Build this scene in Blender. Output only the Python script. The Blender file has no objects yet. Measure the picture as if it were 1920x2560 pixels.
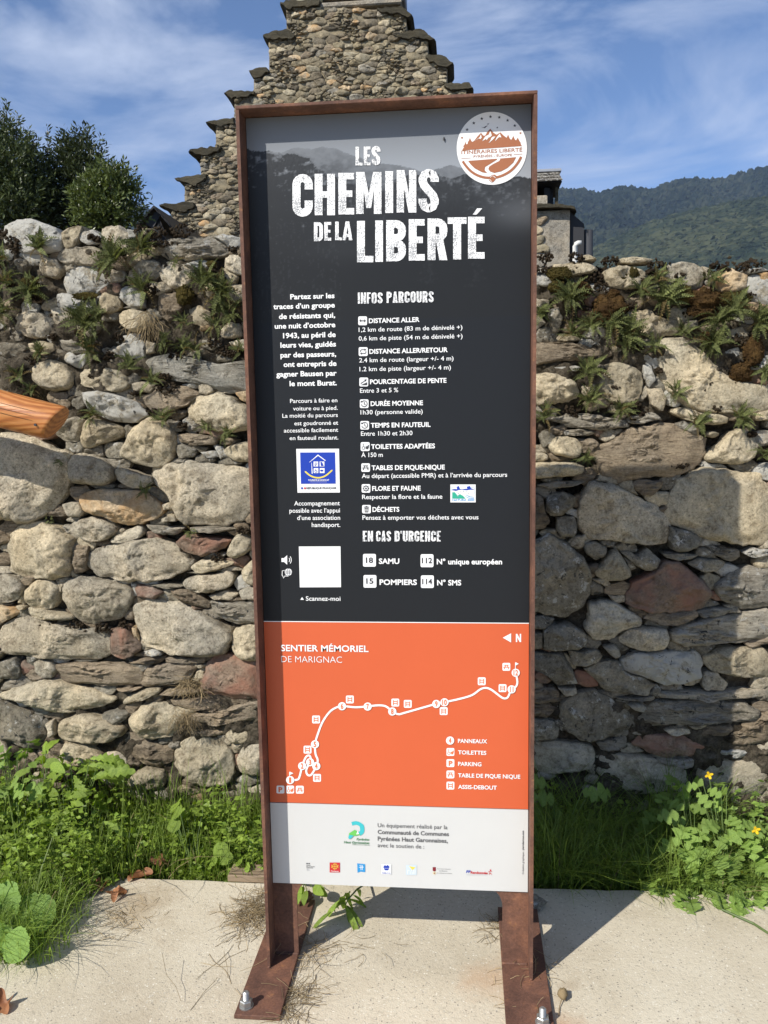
import bpy, math, random
import numpy as np
from mathutils import Matrix, Vector, noise as mnoise
random.seed(7); RS = np.random.RandomState(7)
sc = bpy.context.scene
C = sc.collection
R = math.radians

# ---------------------------------------------------------------- camera
F = 2095.0                      # focal length in pixels of the 1920x2560 photograph
CAMP = np.array([0.1741, -1.9707, 1.45]); YAW, PITCH, ROLL = -0.096, 0.1244, -0.0172
def cam_axes():
    cy, sy = math.cos(YAW), math.sin(YAW)
    fw = np.array([sy*math.cos(PITCH), cy*math.cos(PITCH), -math.sin(PITCH)])
    r0 = np.array([cy, -sy, 0.0]); u0 = np.cross(r0, fw)
    return (r0*math.cos(ROLL)+u0*math.sin(ROLL), -r0*math.sin(ROLL)+u0*math.cos(ROLL), fw)
CR, CU, CF = cam_axes()
def at(x, y, Y):                # the world point of the vertical plane Y seen at photo pixel x, y
    d = CF + CR*(x-960)/F - CU*(y-1280)/F
    return CAMP + d*((Y-CAMP[1])/d[1])
def ground(x, y, Z=0.0):
    d = CF + CR*(x-960)/F - CU*(y-1280)/F
    return CAMP + d*((Z-CAMP[2])/d[2])
cam = bpy.data.cameras.new('camera'); co = bpy.data.objects.new('camera', cam); C.objects.link(co)
co.matrix_world = Matrix(((CR[0], CU[0], -CF[0], CAMP[0]), (CR[1], CU[1], -CF[1], CAMP[1]),
                          (CR[2], CU[2], -CF[2], CAMP[2]), (0, 0, 0, 1)))
cam.sensor_fit = 'VERTICAL'; cam.sensor_height = 36.0; cam.lens = 36.0*F/2560
cam.clip_start = 0.05; cam.clip_end = 9000
sc.camera = co

# ---------------------------------------------------------------- light
SUN_EL = R(39.8); SUN_AZ = math.atan2(-0.645, -0.764)     # where the sun stands
world = bpy.data.worlds.new('World'); sc.world = world; world.use_nodes = True
nt = world.node_tree; nt.nodes.clear()
def wn(t, **k):
    n = nt.nodes.new(t)
    for a, b in k.items(): setattr(n, a, b)
    return n
sky = wn('ShaderNodeTexSky', sky_type='NISHITA', sun_disc=False, sun_elevation=SUN_EL, sun_rotation=SUN_AZ % (2*math.pi),
         altitude=600, air_density=0.68, dust_density=0.05, ozone_density=5.5)
geo = wn('ShaderNodeTexCoord'); mp = wn('ShaderNodeMapping')
mp.inputs['Rotation'].default_value = (R(12), R(18), R(25)); mp.inputs['Scale'].default_value = (1.5, 1.1, 4.4)
nz = wn('ShaderNodeTexNoise'); nz.inputs['Scale'].default_value = 1.7; nz.inputs['Detail'].default_value = 11
nz.inputs['Roughness'].default_value = 0.56; nz.inputs['Distortion'].default_value = 0.8
rmp = wn('ShaderNodeValToRGB'); rmp.color_ramp.elements[0].position = 0.44; rmp.color_ramp.elements[1].position = 0.64
rmp.color_ramp.elements[0].color = (0.0, 0.0, 0.0, 1); rmp.color_ramp.elements[1].color = (0.62, 0.62, 0.62, 1)
mx = wn('ShaderNodeMix', data_type='RGBA'); mx.inputs['B'].default_value = (5.0, 5.5, 6.6, 1)
bg = wn('ShaderNodeBackground'); bg.inputs['Strength'].default_value = 0.135
out = wn('ShaderNodeOutputWorld')
L = nt.links.new
L(geo.outputs['Generated'], mp.inputs['Vector']); L(mp.outputs['Vector'], nz.inputs['Vector'])
L(nz.outputs['Fac'], rmp.inputs['Fac']); L(rmp.outputs['Color'], mx.inputs['Factor'])
L(sky.outputs['Color'], mx.inputs['A']); L(mx.outputs['Result'], bg.inputs['Color']); L(bg.outputs['Background'], out.inputs['Surface'])
sl = bpy.data.lights.new('sun', 'SUN'); sl.energy = 5.0; sl.angle = R(0.53); sl.color = (1.0, 0.955, 0.88)
so = bpy.data.objects.new('sun', sl); C.objects.link(so); so.location = (-5, -6, 8)
sd = Vector((math.sin(SUN_AZ)*math.cos(SUN_EL), math.cos(SUN_AZ)*math.cos(SUN_EL), math.sin(SUN_EL)))
so.rotation_euler = sd.to_track_quat('Z', 'Y').to_euler()
sc.view_settings.view_transform = 'Standard'; sc.view_settings.look = 'None'
sc.view_settings.exposure = 0.24; sc.view_settings.gamma = 1; sc.view_settings.use_curve_mapping = False
sc.render.engine = 'CYCLES'; sc.cycles.use_denoising = True; sc.cycles.max_bounces = 6
sc.cycles.volume_bounces = 0; sc.cycles.transparent_max_bounces = 8

# ---------------------------------------------------------------- object helpers
def tag(o, label=None, cat=None, group=None, kind=None):
    if label: o['label'] = label
    if cat: o['category'] = cat
    if group: o['group'] = group
    if kind: o['kind'] = kind
    return o
def empty(name, loc, label=None, cat=None, group=None):
    o = bpy.data.objects.new(name, None); o.empty_display_size = 0.05; o.location = loc; C.objects.link(o)
    return tag(o, label, cat, group)
def link(name, me, parent=None, loc=(0, 0, 0)):
    o = bpy.data.objects.new(name, me); C.objects.link(o); o.location = loc
    if parent is not None:
        o.parent = parent; o.matrix_parent_inverse = Matrix.Identity(4)
    return o
def mesh(name, v, f, mat, smooth=False):
    me = bpy.data.meshes.new(name)
    v = np.asarray(v, float)
    me.from_pydata(v.tolist(), [], f if isinstance(f, list) else f.tolist())
    for m in (mat if isinstance(mat, (list, tuple)) else [mat]): me.materials.append(m)
    if smooth: me.polygons.foreach_set('use_smooth', [True]*len(me.polygons))
    me.update(); return me
def wobj(name, v, f, mat, parent=None, smooth=False, origin=None):
    """mesh given in world coordinates; children store their vertices relative to the parent's base"""
    v = np.asarray(v, float); base = np.zeros(3) if parent is None else np.array(world_loc(parent))
    if origin is None: origin = v.mean(0)
    origin = np.asarray(origin, float)
    return link(name, mesh(name, v-origin, f, mat, smooth), parent, tuple(origin-base))
def world_loc(o):
    p = Vector(o.location)
    while o.parent is not None: o = o.parent; p = p + Vector(o.location)
    return p
class MB:
    def __init__(s): s.v = []; s.f = []; s.n = 0
    def add(s, v, f):
        v = np.asarray(v, float); s.v.append(v); k = s.n
        s.f.extend([[a+k for a in q] for q in f]); s.n += len(v)
    def box(s, a, b, bev=0.0):
        a = np.minimum(a, b).astype(float) if False else np.array(a, float); b = np.array(b, float)
        if bev <= 0:
            v = [(x, y, z) for z in (a[2], b[2]) for y in (a[1], b[1]) for x in (a[0], b[0])]
            s.add(v, [(0, 2, 3, 1), (4, 5, 7, 6), (0, 1, 5, 4), (2, 6, 7, 3), (0, 4, 6, 2), (1, 3, 7, 5)])
        else:
            r = []
            for z, i in ((a[2], bev), (a[2]+bev, 0), (b[2]-bev, 0), (b[2], bev)):
                r += [(a[0]+i, a[1]+i, z), (b[0]-i, a[1]+i, z), (b[0]-i, b[1]-i, z), (a[0]+i, b[1]-i, z)]
            f = [(3, 2, 1, 0), (12, 13, 14, 15)]
            for k in range(3):
                for j in range(4): f.append((k*4+j, k*4+(j+1) % 4, k*4+4+(j+1) % 4, k*4+4+j))
            s.add(r, f)
    def tube(s, pts, rad, n=8, cap=True):
        pts = [Vector(p) for p in pts]; rad = rad if hasattr(rad, '__len__') else [rad]*len(pts)
        v = []; up = Vector((0.13, 0.21, 1)).normalized()
        for i, p in enumerate(pts):
            t = (pts[min(i+1, len(pts)-1)]-pts[max(i-1, 0)]).normalized()
            a = t.cross(up)
            if a.length < 0.05: a = t.cross(Vector((1, 0, 0)))
            a.normalize(); b = t.cross(a)
            for k in range(n):
                w = 2*math.pi*k/n; v.append(tuple(p+(a*math.cos(w)+b*math.sin(w))*rad[i]))
        f = []
        for i in range(len(pts)-1):
            for k in range(n): f.append((i*n+k, i*n+(k+1) % n, (i+1)*n+(k+1) % n, (i+1)*n+k))
        if cap: f += [tuple(range(n))[::-1], tuple((len(pts)-1)*n+k for k in range(n))]
        s.add(v, f)
    def obj(s, name, mat, parent=None, smooth=False, origin=None):
        return wobj(name, np.concatenate(s.v), s.f, mat, parent, smooth, origin)

# numpy value noise -------------------------------------------------
def _h(ix, iy, iz, seed):
    n = (ix*374761393 + iy*668265263 + iz*1274126177 + seed*974711) & 0x7fffffff
    n = ((n ^ (n >> 13))*1103515245 + 12345) & 0x7fffffff
    n = (n ^ (n >> 16)) & 0x7fffffff
    return (n % 100003)/100003.0
def vnoise(p, seed=0):
    p = np.asarray(p, float); i = np.floor(p).astype(np.int64); f = p-i; f = f*f*(3-2*f); r = 0
    for dx in (0, 1):
        for dy in (0, 1):
            for dz in (0, 1):
                w = (f[..., 0] if dx else 1-f[..., 0])*(f[..., 1] if dy else 1-f[..., 1])*(f[..., 2] if dz else 1-f[..., 2])
                r = r + w*_h(i[..., 0]+dx, i[..., 1]+dy, i[..., 2]+dz, seed)
    return r*2-1
def fbm(p, seed=0, o=4, g=0.5):
    r = 0; a = 1; p = np.asarray(p, float)
    for k in range(o): r = r + a*vnoise(p*(2.03**k)+17.3*k, seed+k); a *= g
    return r

# ---------------------------------------------------------------- materials
def new_mat(name):
    m = bpy.data.materials.new(name); m.use_nodes = True; n = m.node_tree
    return m, n, n.nodes['Principled BSDF']
def nd(n, t, ins=None, **k):
    x = n.nodes.new(t)
    for a, b in k.items(): setattr(x, a, b)
    for a, b in (ins or {}).items(): x.inputs[a].default_value = b
    return x
def c4(c): return (c[0], c[1], c[2], 1.0)
def plain(name, col, rough=0.6, spec=0.3, metal=0.0):
    m, n, b = new_mat(name); b.inputs['Base Color'].default_value = c4(col); b.inputs['Roughness'].default_value = rough
    b.inputs['Specular IOR Level'].default_value = spec; b.inputs['Metallic'].default_value = metal; return m
def ramp(n, fac, stops):
    r = n.nodes.new('ShaderNodeValToRGB'); e = r.color_ramp.elements
    while len(e) < len(stops): e.new(0.5)
    for i, (p, c) in enumerate(stops): e[i].position = p; e[i].color = c4(c)
    n.links.new(fac, r.inputs['Fac']); return r.outputs['Color']
def mixc(n, fac, a, b, mode='MIX'):
    m = n.nodes.new('ShaderNodeMix'); m.data_type = 'RGBA'; m.blend_type = mode; l = n.links.new
    for s, v in (('Factor', fac), ('A', a), ('B', b)):
        if hasattr(v, 'is_linked'): l(v, m.inputs[s])
        else: m.inputs[s].default_value = v if s == 'Factor' else c4(v)
    return m.outputs['Result']
def coords(n, rnd=True, scale=(1, 1, 1), space='Object'):
    tc = n.nodes.new('ShaderNodeTexCoord'); mpn = n.nodes.new('ShaderNodeMapping'); mpn.inputs['Scale'].default_value = scale
    n.links.new(tc.outputs[space], mpn.inputs['Vector'])
    if rnd:
        oi = n.nodes.new('ShaderNodeObjectInfo'); cm = n.nodes.new('ShaderNodeCombineXYZ'); ml = n.nodes.new('ShaderNodeMath')
        ml.operation = 'MULTIPLY'; ml.inputs[1].default_value = 37.0; n.links.new(oi.outputs['Random'], ml.inputs[0])
        n.links.new(ml.outputs[0], cm.inputs[0]); n.links.new(ml.outputs[0], cm.inputs[2]); n.links.new(cm.outputs[0], mpn.inputs['Location'])
    return mpn.outputs['Vector']
def noi(n, vec, scale, detail=5, rough=0.6, dist=0.0, out='Fac'):
    x = nd(n, 'ShaderNodeTexNoise', {'Scale': scale, 'Detail': detail, 'Roughness': rough, 'Distortion': dist})
    n.links.new(vec, x.inputs['Vector']); return x.outputs[out]
def bump(n, b, hs, strength=0.6):
    """hs: list of (height socket, distance in metres)"""
    prev = None
    for h, d in hs:
        x = nd(n, 'ShaderNodeBump', {'Strength': strength, 'Distance': d}); n.links.new(h, x.inputs['Height'])
        if prev is not None: n.links.new(prev, x.inputs['Normal'])
        prev = x.outputs['Normal']
    n.links.new(prev, b.inputs['Normal'])
def stone_mat(name, a, b2, speck=0.5, lichen=0.0, stri=False, stain=None):
    a = tuple(x*k for x, k in zip(a, (.83, .78, .70))); b2 = tuple(x*k for x, k in zip(b2, (.83, .78, .70)))
    m, n, b = new_mat(name); v = coords(n, True); vs = coords(n, True, (1, 1, 7) if stri else (1, 1, 1))
    big = noi(n, vs, 9 if not stri else 6, 6, 0.6, 0.4); fine = noi(n, v, 130, 4, 0.7); mid = noi(n, vs, 34, 5, 0.65, 0.3)
    col = ramp(n, big, [(0.3, a), (0.7, b2)])
    oi = n.nodes.new('ShaderNodeObjectInfo'); hv = n.nodes.new('ShaderNodeHueSaturation')
    mr = nd(n, 'ShaderNodeMapRange', {'To Min': 0.78, 'To Max': 1.2}); n.links.new(oi.outputs['Random'], mr.inputs['Value'])
    n.links.new(mr.outputs[0], hv.inputs['Value']); n.links.new(col, hv.inputs['Color']); col = hv.outputs['Color']
    sp = ramp(n, fine, [(0.36, (0.22,)*3), (0.45, (0.95,)*3), (0.57, (1.05,)*3), (0.67, (1.75,)*3)])
    col = mixc(n, speck, col, sp, 'MULTIPLY')
    md = ramp(n, mid, [(0.32, (0.5, 0.47, 0.43)), (0.46, (1,)*3), (0.72, (1.25,)*3)]); col = mixc(n, 0.85, col, md, 'MULTIPLY')
    pw = ramp(n, noi(n, v, 13, 9, 0.78, 0.8), [(0.36, (0.38, 0.35, 0.31)), (0.47, (1,)*3)]); col = mixc(n, 0.6, col, pw, 'MULTIPLY')
    if stain: 
        sm = ramp(n, noi(n, v, 7, 4, 0.6, 0.5), [(0.46, (0,)*3), (0.62, (1,)*3)]); col = mixc(n, sm, col, stain)
    wx = ramp(n, noi(n, v, 5, 3, 0.5, 0.3), [(0.35, (0.78, 0.80, 0.82)), (0.65, (1.12, 1.06, 0.96))]); col = mixc(n, 0.8, col, wx, 'MULTIPLY')
    if lichen:
        l1 = ramp(n, noi(n, v, 24, 8, 0.75), [(0.62-lichen*0.2, (0,)*3), (0.66-lichen*0.2, (1,)*3)]); col = mixc(n, l1, col, (0.50, 0.48, 0.42))
        l2 = ramp(n, noi(n, v, 31, 6, 0.7, 0.6), [(0.60, (0,)*3), (0.64, (1,)*3)]); col = mixc(n, l2, col, (0.07, 0.068, 0.062))
    n.links.new(col, b.inputs['Base Color']); b.inputs['Roughness'].default_value = 0.92; b.inputs['Specular IOR Level'].default_value = 0.2
    bump(n, b, [(big, 0.02), (mid, 0.009 if not stri else 0.028), (noi(n, v, 70, 8, 0.8), 0.010), (fine, 0.005)], 0.95); return m
M = {}
M['g'] = stone_mat('grey_granite', (0.495, 0.465, 0.398), (0.750, 0.705, 0.593), 0.6)
M['c'] = stone_mat('cream_limestone', (0.50, 0.455, 0.355), (0.72, 0.665, 0.53), 0.5)
M['l'] = stone_mat('lichen_grey_stone', (0.405, 0.393, 0.352), (0.630, 0.615, 0.555), 0.5, 1.0)
M['s'] = stone_mat('grey_slate', (0.360, 0.352, 0.315), (0.675, 0.645, 0.578), 0.3, 0.25, True)
M['b'] = stone_mat('brown_schist', (0.345, 0.292, 0.232), (0.615, 0.540, 0.435), 0.35, 0.0, True)
M['r'] = stone_mat('reddish_stone', (0.300, 0.232, 0.195), (0.465, 0.375, 0.315), 0.4, 0, False, (0.330, 0.180, 0.128))
M['o'] = stone_mat('ochre_stone', (0.576, 0.456, 0.300), (0.672, 0.588, 0.468), 0.35, 0, False, (0.552, 0.348, 0.168))
M['d'] = stone_mat('dark_grey_stone', (0.240, 0.232, 0.203), (0.435, 0.420, 0.367), 0.5, 0.25)
M['m'] = stone_mat('lime_mortar', (0.510, 0.488, 0.420), (0.705, 0.675, 0.585), 0.4)
M['w'] = stone_mat('pale_striated_slate', (0.330, 0.345, 0.330), (0.690, 0.690, 0.660), 0.3, 0.0, True)
def dirt_mat(name, a, b2, sc1=40):
    m, n, b = new_mat(name); v = coords(n, False); x = noi(n, v, 14, 8, 0.7); y = noi(n, v, sc1*3, 5, 0.7)
    col = ramp(n, x, [(0.35, a), (0.62, b2)]); col = mixc(n, 0.7, col, ramp(n, y, [(0.3, (0.3,)*3), (0.7, (1.5,)*3)]), 'MULTIPLY')
    n.links.new(col, b.inputs['Base Color']); b.inputs['Roughness'].default_value = 0.97; b.inputs['Specular IOR Level'].default_value = 0.1
    bump(n, b, [(x, 0.05), (y, 0.012)], 1.0); return m
M['joint'] = dirt_mat('earthy_shaded_joint_mortar', (0.032, 0.024, 0.016), (0.19, 0.16, 0.115))  # earthy mortar, darkened further to paint the shade of deep crevices
M['soil'] = dirt_mat('dark_soil', (0.05, 0.04, 0.028), (0.11, 0.09, 0.06))
def moss_mat(name, a, b2):
    m, n, b = new_mat(name); v = coords(n, True); x = noi(n, v, 28, 5, 0.6); y = noi(n, v, 420, 3, 0.8)
    col = ramp(n, x, [(0.35, a), (0.65, b2)]); col = mixc(n, 0.8, col, ramp(n, y, [(0.35, (0.35,)*3), (0.65, (1.5,)*3)]), 'MULTIPLY')
    n.links.new(col, b.inputs['Base Color']); b.inputs['Roughness'].default_value = 1; b.inputs['Specular IOR Level'].default_value = 0.05
    bump(n, b, [(x, 0.01), (y, 0.006)], 1.0); return m
M['moss'] = moss_mat('dark_brown_moss', (0.030, 0.022, 0.015), (0.075, 0.056, 0.036))
M['mossg'] = moss_mat('olive_moss', (0.055, 0.045, 0.016), (0.115, 0.09, 0.028))
M['mossr'] = moss_mat('rust_brown_moss', (0.055, 0.032, 0.015), (0.13, 0.078, 0.03))
def rust_mat():
    m, n, b = new_mat('rusted_steel'); v = coords(n, False, space='Object'); x = noi(n, v, 11, 7, 0.65, 0.3); y = noi(n, v, 160, 5, 0.75); z = noi(n, v, 45, 4, 0.6)
    col = ramp(n, x, [(0.3, (0.070, 0.036, 0.026)), (0.52, (0.135, 0.066, 0.044)), (0.72, (0.23, 0.105, 0.060))])
    col = mixc(n, 0.6, col, ramp(n, y, [(0.3, (0.5,)*3), (0.7, (1.5,)*3)]), 'MULTIPLY')
    col = mixc(n, ramp(n, z, [(0.62, (0,)*3), (0.74, (0.6,)*3)]), col, (0.32, 0.15, 0.06))
    n.links.new(col, b.inputs['Base Color']); b.inputs['Roughness'].default_value = 0.72; b.inputs['Specular IOR Level'].default_value = 0.3
    bump(n, b, [(x, 0.002), (y, 0.001)], 0.6); return m
M['rust'] = rust_mat()
def concrete():
    m, n, b = new_mat('pale_concrete'); v = coords(n, False); x = noi(n, v, 2.2, 8, 0.65); y = noi(n, v, 95, 5, 0.7)
    vo = nd(n, 'ShaderNodeTexVoronoi', {'Scale': 150.0}); n.links.new(v, vo.inputs['Vector'])
    vn = noi(n, v, 60, 3, 0.6)
    col = ramp(n, x, [(0.3, (0.42, 0.36, 0.26)), (0.5, (0.53, 0.47, 0.355)), (0.72, (0.60, 0.545, 0.425))])
    col = mixc(n, 0.55, col, ramp(n, y, [(0.32, (0.45,)*3), (0.45, (1,)*3), (0.60, (1.02,)*3), (0.7, (1.25,)*3)]), 'MULTIPLY')
    sep = n.nodes.new('ShaderNodeSeparateColor'); n.links.new(vo.outputs['Color'], sep.inputs[0])
    grains = ramp(n, sep.outputs[0], [(0.72, (0,)*3), (0.80, (1,)*3)]); dist = ramp(n, vo.outputs['Distance'], [(0.28, (1,)*3), (0.42, (0,)*3)])
    g2 = mixc(n, 1.0, grains, dist, 'MULTIPLY'); col = mixc(n, mixc(n, 1.0, g2, (0.8,)*3, 'MULTIPLY'), col, mixc(n, ramp(n, noi(n, v, 50, 2, 0.5), [(0.45, (0,)*3), (0.55, (1,)*3)]), (0.20, 0.18, 0.15), (0.70, 0.66, 0.55)))
    st = ramp(n, noi(n, v, 3.7, 6, 0.7, 0.8), [(0.60, (0,)*3), (0.75, (0.55,)*3)]); col = mixc(n, st, col, (0.33, 0.25, 0.16))
    sx = n.nodes.new('ShaderNodeSeparateXYZ'); n.links.new(v, sx.inputs[0])
    def mth(op, a_, b_=0.0, c_=0.0):
        q = n.nodes.new('ShaderNodeMath'); q.operation = op
        for i, w in enumerate((a_, b_, c_)):
            if hasattr(w, 'is_linked'): n.links.new(w, q.inputs[i])
            else: q.inputs[i].default_value = w
        return q.outputs[0]
    nn = noi(n, v, 9, 7, 0.7, 0.6)
    ed = mth('ADD', mth('MULTIPLY', mth('SUBTRACT', sx.outputs[1], 0.45), 3.2), mth('MULTIPLY', mth('SUBTRACT', nn, 0.5), 3.0))     # soil washed along the rear edge
    lf = mth('MULTIPLY', mth('SUBTRACT', mth('MULTIPLY', sx.outputs[0], -1.0), 0.95), 2.0); ed = mth('ADD', ed, mth('MAXIMUM', lf, 0.0))
    col = mixc(n, ramp(n, ed, [(0.15, (0,)*3), (0.75, (0.75,)*3)]), col, (0.26, 0.19, 0.115))
    for cx, cy, rr, cc in ((-.78, .27, .15, (.30, .22, .13)), (.24, .02, .10, (.46, .31, .19)), (.40, -.14, .07, (.42, .26, .15)), (-.29, .12, .11, (.27, .20, .13))):      # dirt and rust stains
        dd = mth('SQRT', mth('ADD', mth('POWER', mth('ABSOLUTE', mth('SUBTRACT', sx.outputs[0], cx)), 2.0), mth('POWER', mth('ABSOLUTE', mth('SUBTRACT', sx.outputs[1], cy)), 2.0)))
        ff = mth('ADD', mth('SUBTRACT', 1.0, mth('DIVIDE', dd, rr)), mth('MULTIPLY', mth('SUBTRACT', nn, 0.5), 2.2))
        col = mixc(n, ramp(n, ff, [(0.0, (0,)*3), (0.9, (0.65,)*3)]), col, cc)
    n.links.new(col, b.inputs['Base Color']); b.inputs['Roughness'].default_value = 0.9; b.inputs['Specular IOR Level'].default_value = 0.2
    bump(n, b, [(noi(n, v, 240, 3, 0.7), 0.002), (y, 0.0025), (vn, 0.0015)], 0.6); return m
M['concrete'] = concrete()
def leaf_mat(name, a, b2, trans=0.35, rough=0.5, vein=True):
    m, n, b = new_mat(name); v = coords(n, True); x = noi(n, v, 22, 3, 0.6)
    col = ramp(n, x, [(0.3, a), (0.7, b2)])
    oi = n.nodes.new('ShaderNodeObjectInfo'); hv = n.nodes.new('ShaderNodeHueSaturation')
    mr = nd(n, 'ShaderNodeMapRange', {'To Min': 0.75, 'To Max': 1.25}); n.links.new(oi.outputs['Random'], mr.inputs['Value'])
    gi = n.nodes.new('ShaderNodeNewGeometry'); mr2 = nd(n, 'ShaderNodeMapRange', {'To Min': 0.65, 'To Max': 1.35}); n.links.new(gi.outputs['Random Per Island'], mr2.inputs['Value'])
    mm = nd(n, 'ShaderNodeMath', operation='MULTIPLY'); n.links.new(mr.outputs[0], mm.inputs[0]); n.links.new(mr2.outputs[0], mm.inputs[1])
    n.links.new(mm.outputs[0], hv.inputs['Value']); n.links.new(col, hv.inputs['Color']); col = hv.outputs['Color']
    n.links.new(col, b.inputs['Base Color']); b.inputs['Roughness'].default_value = rough; b.inputs['Specular IOR Level'].default_value = 0.35
    tr = n.nodes.new('ShaderNodeBsdfTranslucent'); ms = n.nodes.new('ShaderNodeMixShader'); ms.inputs[0].default_value = trans
    hs = nd(n, 'ShaderNodeHueSaturation', {'Saturation': 1.15, 'Value': 1.3}); n.links.new(col, hs.inputs['Color']); n.links.new(hs.outputs[0], tr.inputs['Color'])
    o = n.nodes['Material Output']; n.links.new(b.outputs[0], ms.inputs[1]); n.links.new(tr.outputs[0], ms.inputs[2]); n.links.new(ms.outputs[0], o.inputs['Surface'])
    if vein: bump(n, b, [(noi(n, v, 90, 3, 0.6), 0.003)], 0.5)
    return m
M['fern'] = leaf_mat('fern_green', (0.085, 0.105, 0.032), (0.17, 0.185, 0.06), 0.2, 0.65)
M['fernd'] = leaf_mat('dry_fern_brown', (0.12, 0.085, 0.03), (0.2, 0.15, 0.06), 0.2, 0.8)
M['grass'] = leaf_mat('grass_green', (0.13, 0.19, 0.035), (0.22, 0.30, 0.06), 0.45, 0.5, False)
M['weed'] = leaf_mat('weed_green', (0.14, 0.22, 0.03), (0.28, 0.38, 0.06), 0.35, 0.45)
M['celandine'] = leaf_mat('soft_leaf_green', (0.16, 0.25, 0.05), (0.25, 0.36, 0.08), 0.35, 0.5)
M['mallow'] = leaf_mat('fresh_leaf_green', (0.17, 0.28, 0.06), (0.23, 0.36, 0.08), 0.4, 0.4)
M['straw'] = leaf_mat('dry_straw', (0.22, 0.16, 0.08), (0.38, 0.29, 0.16), 0.2, 0.8, False)
M['stem'] = leaf_mat('stem_green', (0.10, 0.15, 0.04), (0.14, 0.2, 0.06), 0.1, 0.5, False)
M['laurel'] = leaf_mat('laurel_green', (0.035, 0.048, 0.018), (0.085, 0.105, 0.038), 0.2, 0.35, False)
M['laurell'] = leaf_mat('young_laurel_green', (0.055, 0.078, 0.020), (0.13, 0.155, 0.045), 0.25, 0.35, False)
M['deadleaf'] = leaf_mat('dead_leaf', (0.20, 0.085, 0.04), (0.34, 0.16, 0.075), 0.2, 0.6)
M['yellow'] = plain('yellow_petal', (0.75, 0.48, 0.015), 0.6)
M['bark'] = dirt_mat('bark', (0.06, 0.045, 0.03), (0.14, 0.11, 0.08))
def wood_mat(name, a, b2, c2, along=(1, 9, 9)):
    m, n, b = new_mat(name); v = coords(n, False, along); x = noi(n, v, 7, 6, 0.6, 1.2)
    wv = nd(n, 'ShaderNodeTexWave', {'Scale': 2.2, 'Distortion': 11.0, 'Detail': 3.0, 'Detail Scale': 0.7}, wave_type='RINGS', rings_direction='X'); n.links.new(v, wv.inputs['Vector'])
    col = ramp(n, wv.outputs['Fac'], [(0.05, a), (0.45, b2), (0.9, c2)]); col = mixc(n, 0.5, col, ramp(n, x, [(0.3, (0.6,)*3), (0.7, (1.3,)*3)]), 'MULTIPLY')
    n.links.new(col, b.inputs['Base Color']); b.inputs['Roughness'].default_value = 0.38; b.inputs['Specular IOR Level'].default_value = 0.45
    bump(n, b, [(x, 0.003)], 0.5); return m
M['log'] = wood_mat('varnished_pine', (0.34, 0.115, 0.03), (0.45, 0.17, 0.045), (0.52, 0.22, 0.07))
M['plank'] = wood_mat('weathered_plank', (0.16, 0.11, 0.07), (0.22, 0.16, 0.10), (0.27, 0.2, 0.13)); M['plank'].node_tree.nodes['Principled BSDF'].inputs['Roughness'].default_value = 0.85
M['zinc'] = plain('zinc_plated_steel', (0.42, 0.42, 0.40), 0.42, 0.5, 0.8)
def coping_mat():
    return stone_mat('weathered_slate_slab', (0.08, 0.075, 0.058), (0.17, 0.16, 0.125), 0.4, 0.0, True)
M['slab'] = coping_mat()
M['cement'] = stone_mat('cement_render', (0.30, 0.29, 0.265), (0.46, 0.44, 0.40), 0.6)
M['creamblock'] = plain('cream_painted_block', (0.62, 0.58, 0.42), 0.8)
M['slateroof'] = stone_mat('roof_slate', (0.12, 0.115, 0.11), (0.22, 0.21, 0.20), 0.4, 0.5)
M['blackroof'] = plain('black_sheet', (0.012, 0.012, 0.014), 0.5)
M['greymetal'] = plain('grey_sheet_metal', (0.33, 0.34, 0.36), 0.45, 0.5, 0.3)
M['pvc'] = plain('white_plastic_pipe', (0.6, 0.59, 0.55), 0.5)

# ---------------------------------------------------------------- ground, slab
ZS = -0.06
v = [(-4000, -300, ZS), (4000, -300, ZS), (4000, 4000, ZS), (-4000, 4000, ZS)]
tag(wobj('ground', v, [(0, 1, 2, 3)], M['soil'], origin=(0, 0, ZS)), kind='structure')
def slab():
    xs = np.linspace(-8, 8, 321); fr = -14.0  # runs on out of view, enlarged to add warm bounce light
    vs = []; f = []
    ed = [0.445 - 0.03*min(1, max(0, (0.1-x)/0.7)) + 0.006*float(vnoise(np.array([x*6, 0, 0]))) + 0.003*float(vnoise(np.array([x*40, 0, 0]))) for x in xs]
    for x, e in zip(xs, ed): vs += [(x, fr, 0), (x, e-0.012, 0), (x, e, -0.007), (x, e+0.004, ZS-0.06), ]
    for i in range(len(xs)-1):
        for k in range(3): f.append((i*4+k, (i+1)*4+k, (i+1)*4+k+1, i*4+k+1))
    f.append((0, 3, len(xs)*4-1, len(xs)*4-4)[::-1])
    tag(wobj('pavement', vs, [q[::-1] for q in f[:-1]], M['concrete'], origin=(0, 0, 0)), kind='structure')
slab()

# ---------------------------------------------------------------- the sign
W, H, DEP = 0.6806, 2.1375, 0.0565     # DEP: face of the printed panels behind the frame's front edge
ZB = 0.2152
TT = {0: (1120, 260, 7.541), 1: (580, 220, 2.1269), 2: (660, 700, 2.4397), 3: (660, 1100, 2.4397), 4: (660, 1540, 2.4397), 5: (660, 2000, 2.4397), 6: (560, 2180, 1.929)}
def src(t, x, y): o = TT[t]; return o[0]+x/o[2], o[1]+y/o[2]
def sp(t, x, y, layer=1):
    p = at(*src(t, x, y), DEP); return (p[0], DEP-0.0004*layer, p[2])
sign = empty('information_sign', (0, 0, 0), 'tall rusted steel information sign with black, orange and white printed panels on concrete', 'sign')
fl = 0.008; FD = DEP+0.012
def bar(name, a, b, mat=M['rust'], parent=sign, bev=0.0015):
    m = MB(); m.box(a, b, bev); return m.obj(name, mat, parent)
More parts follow.
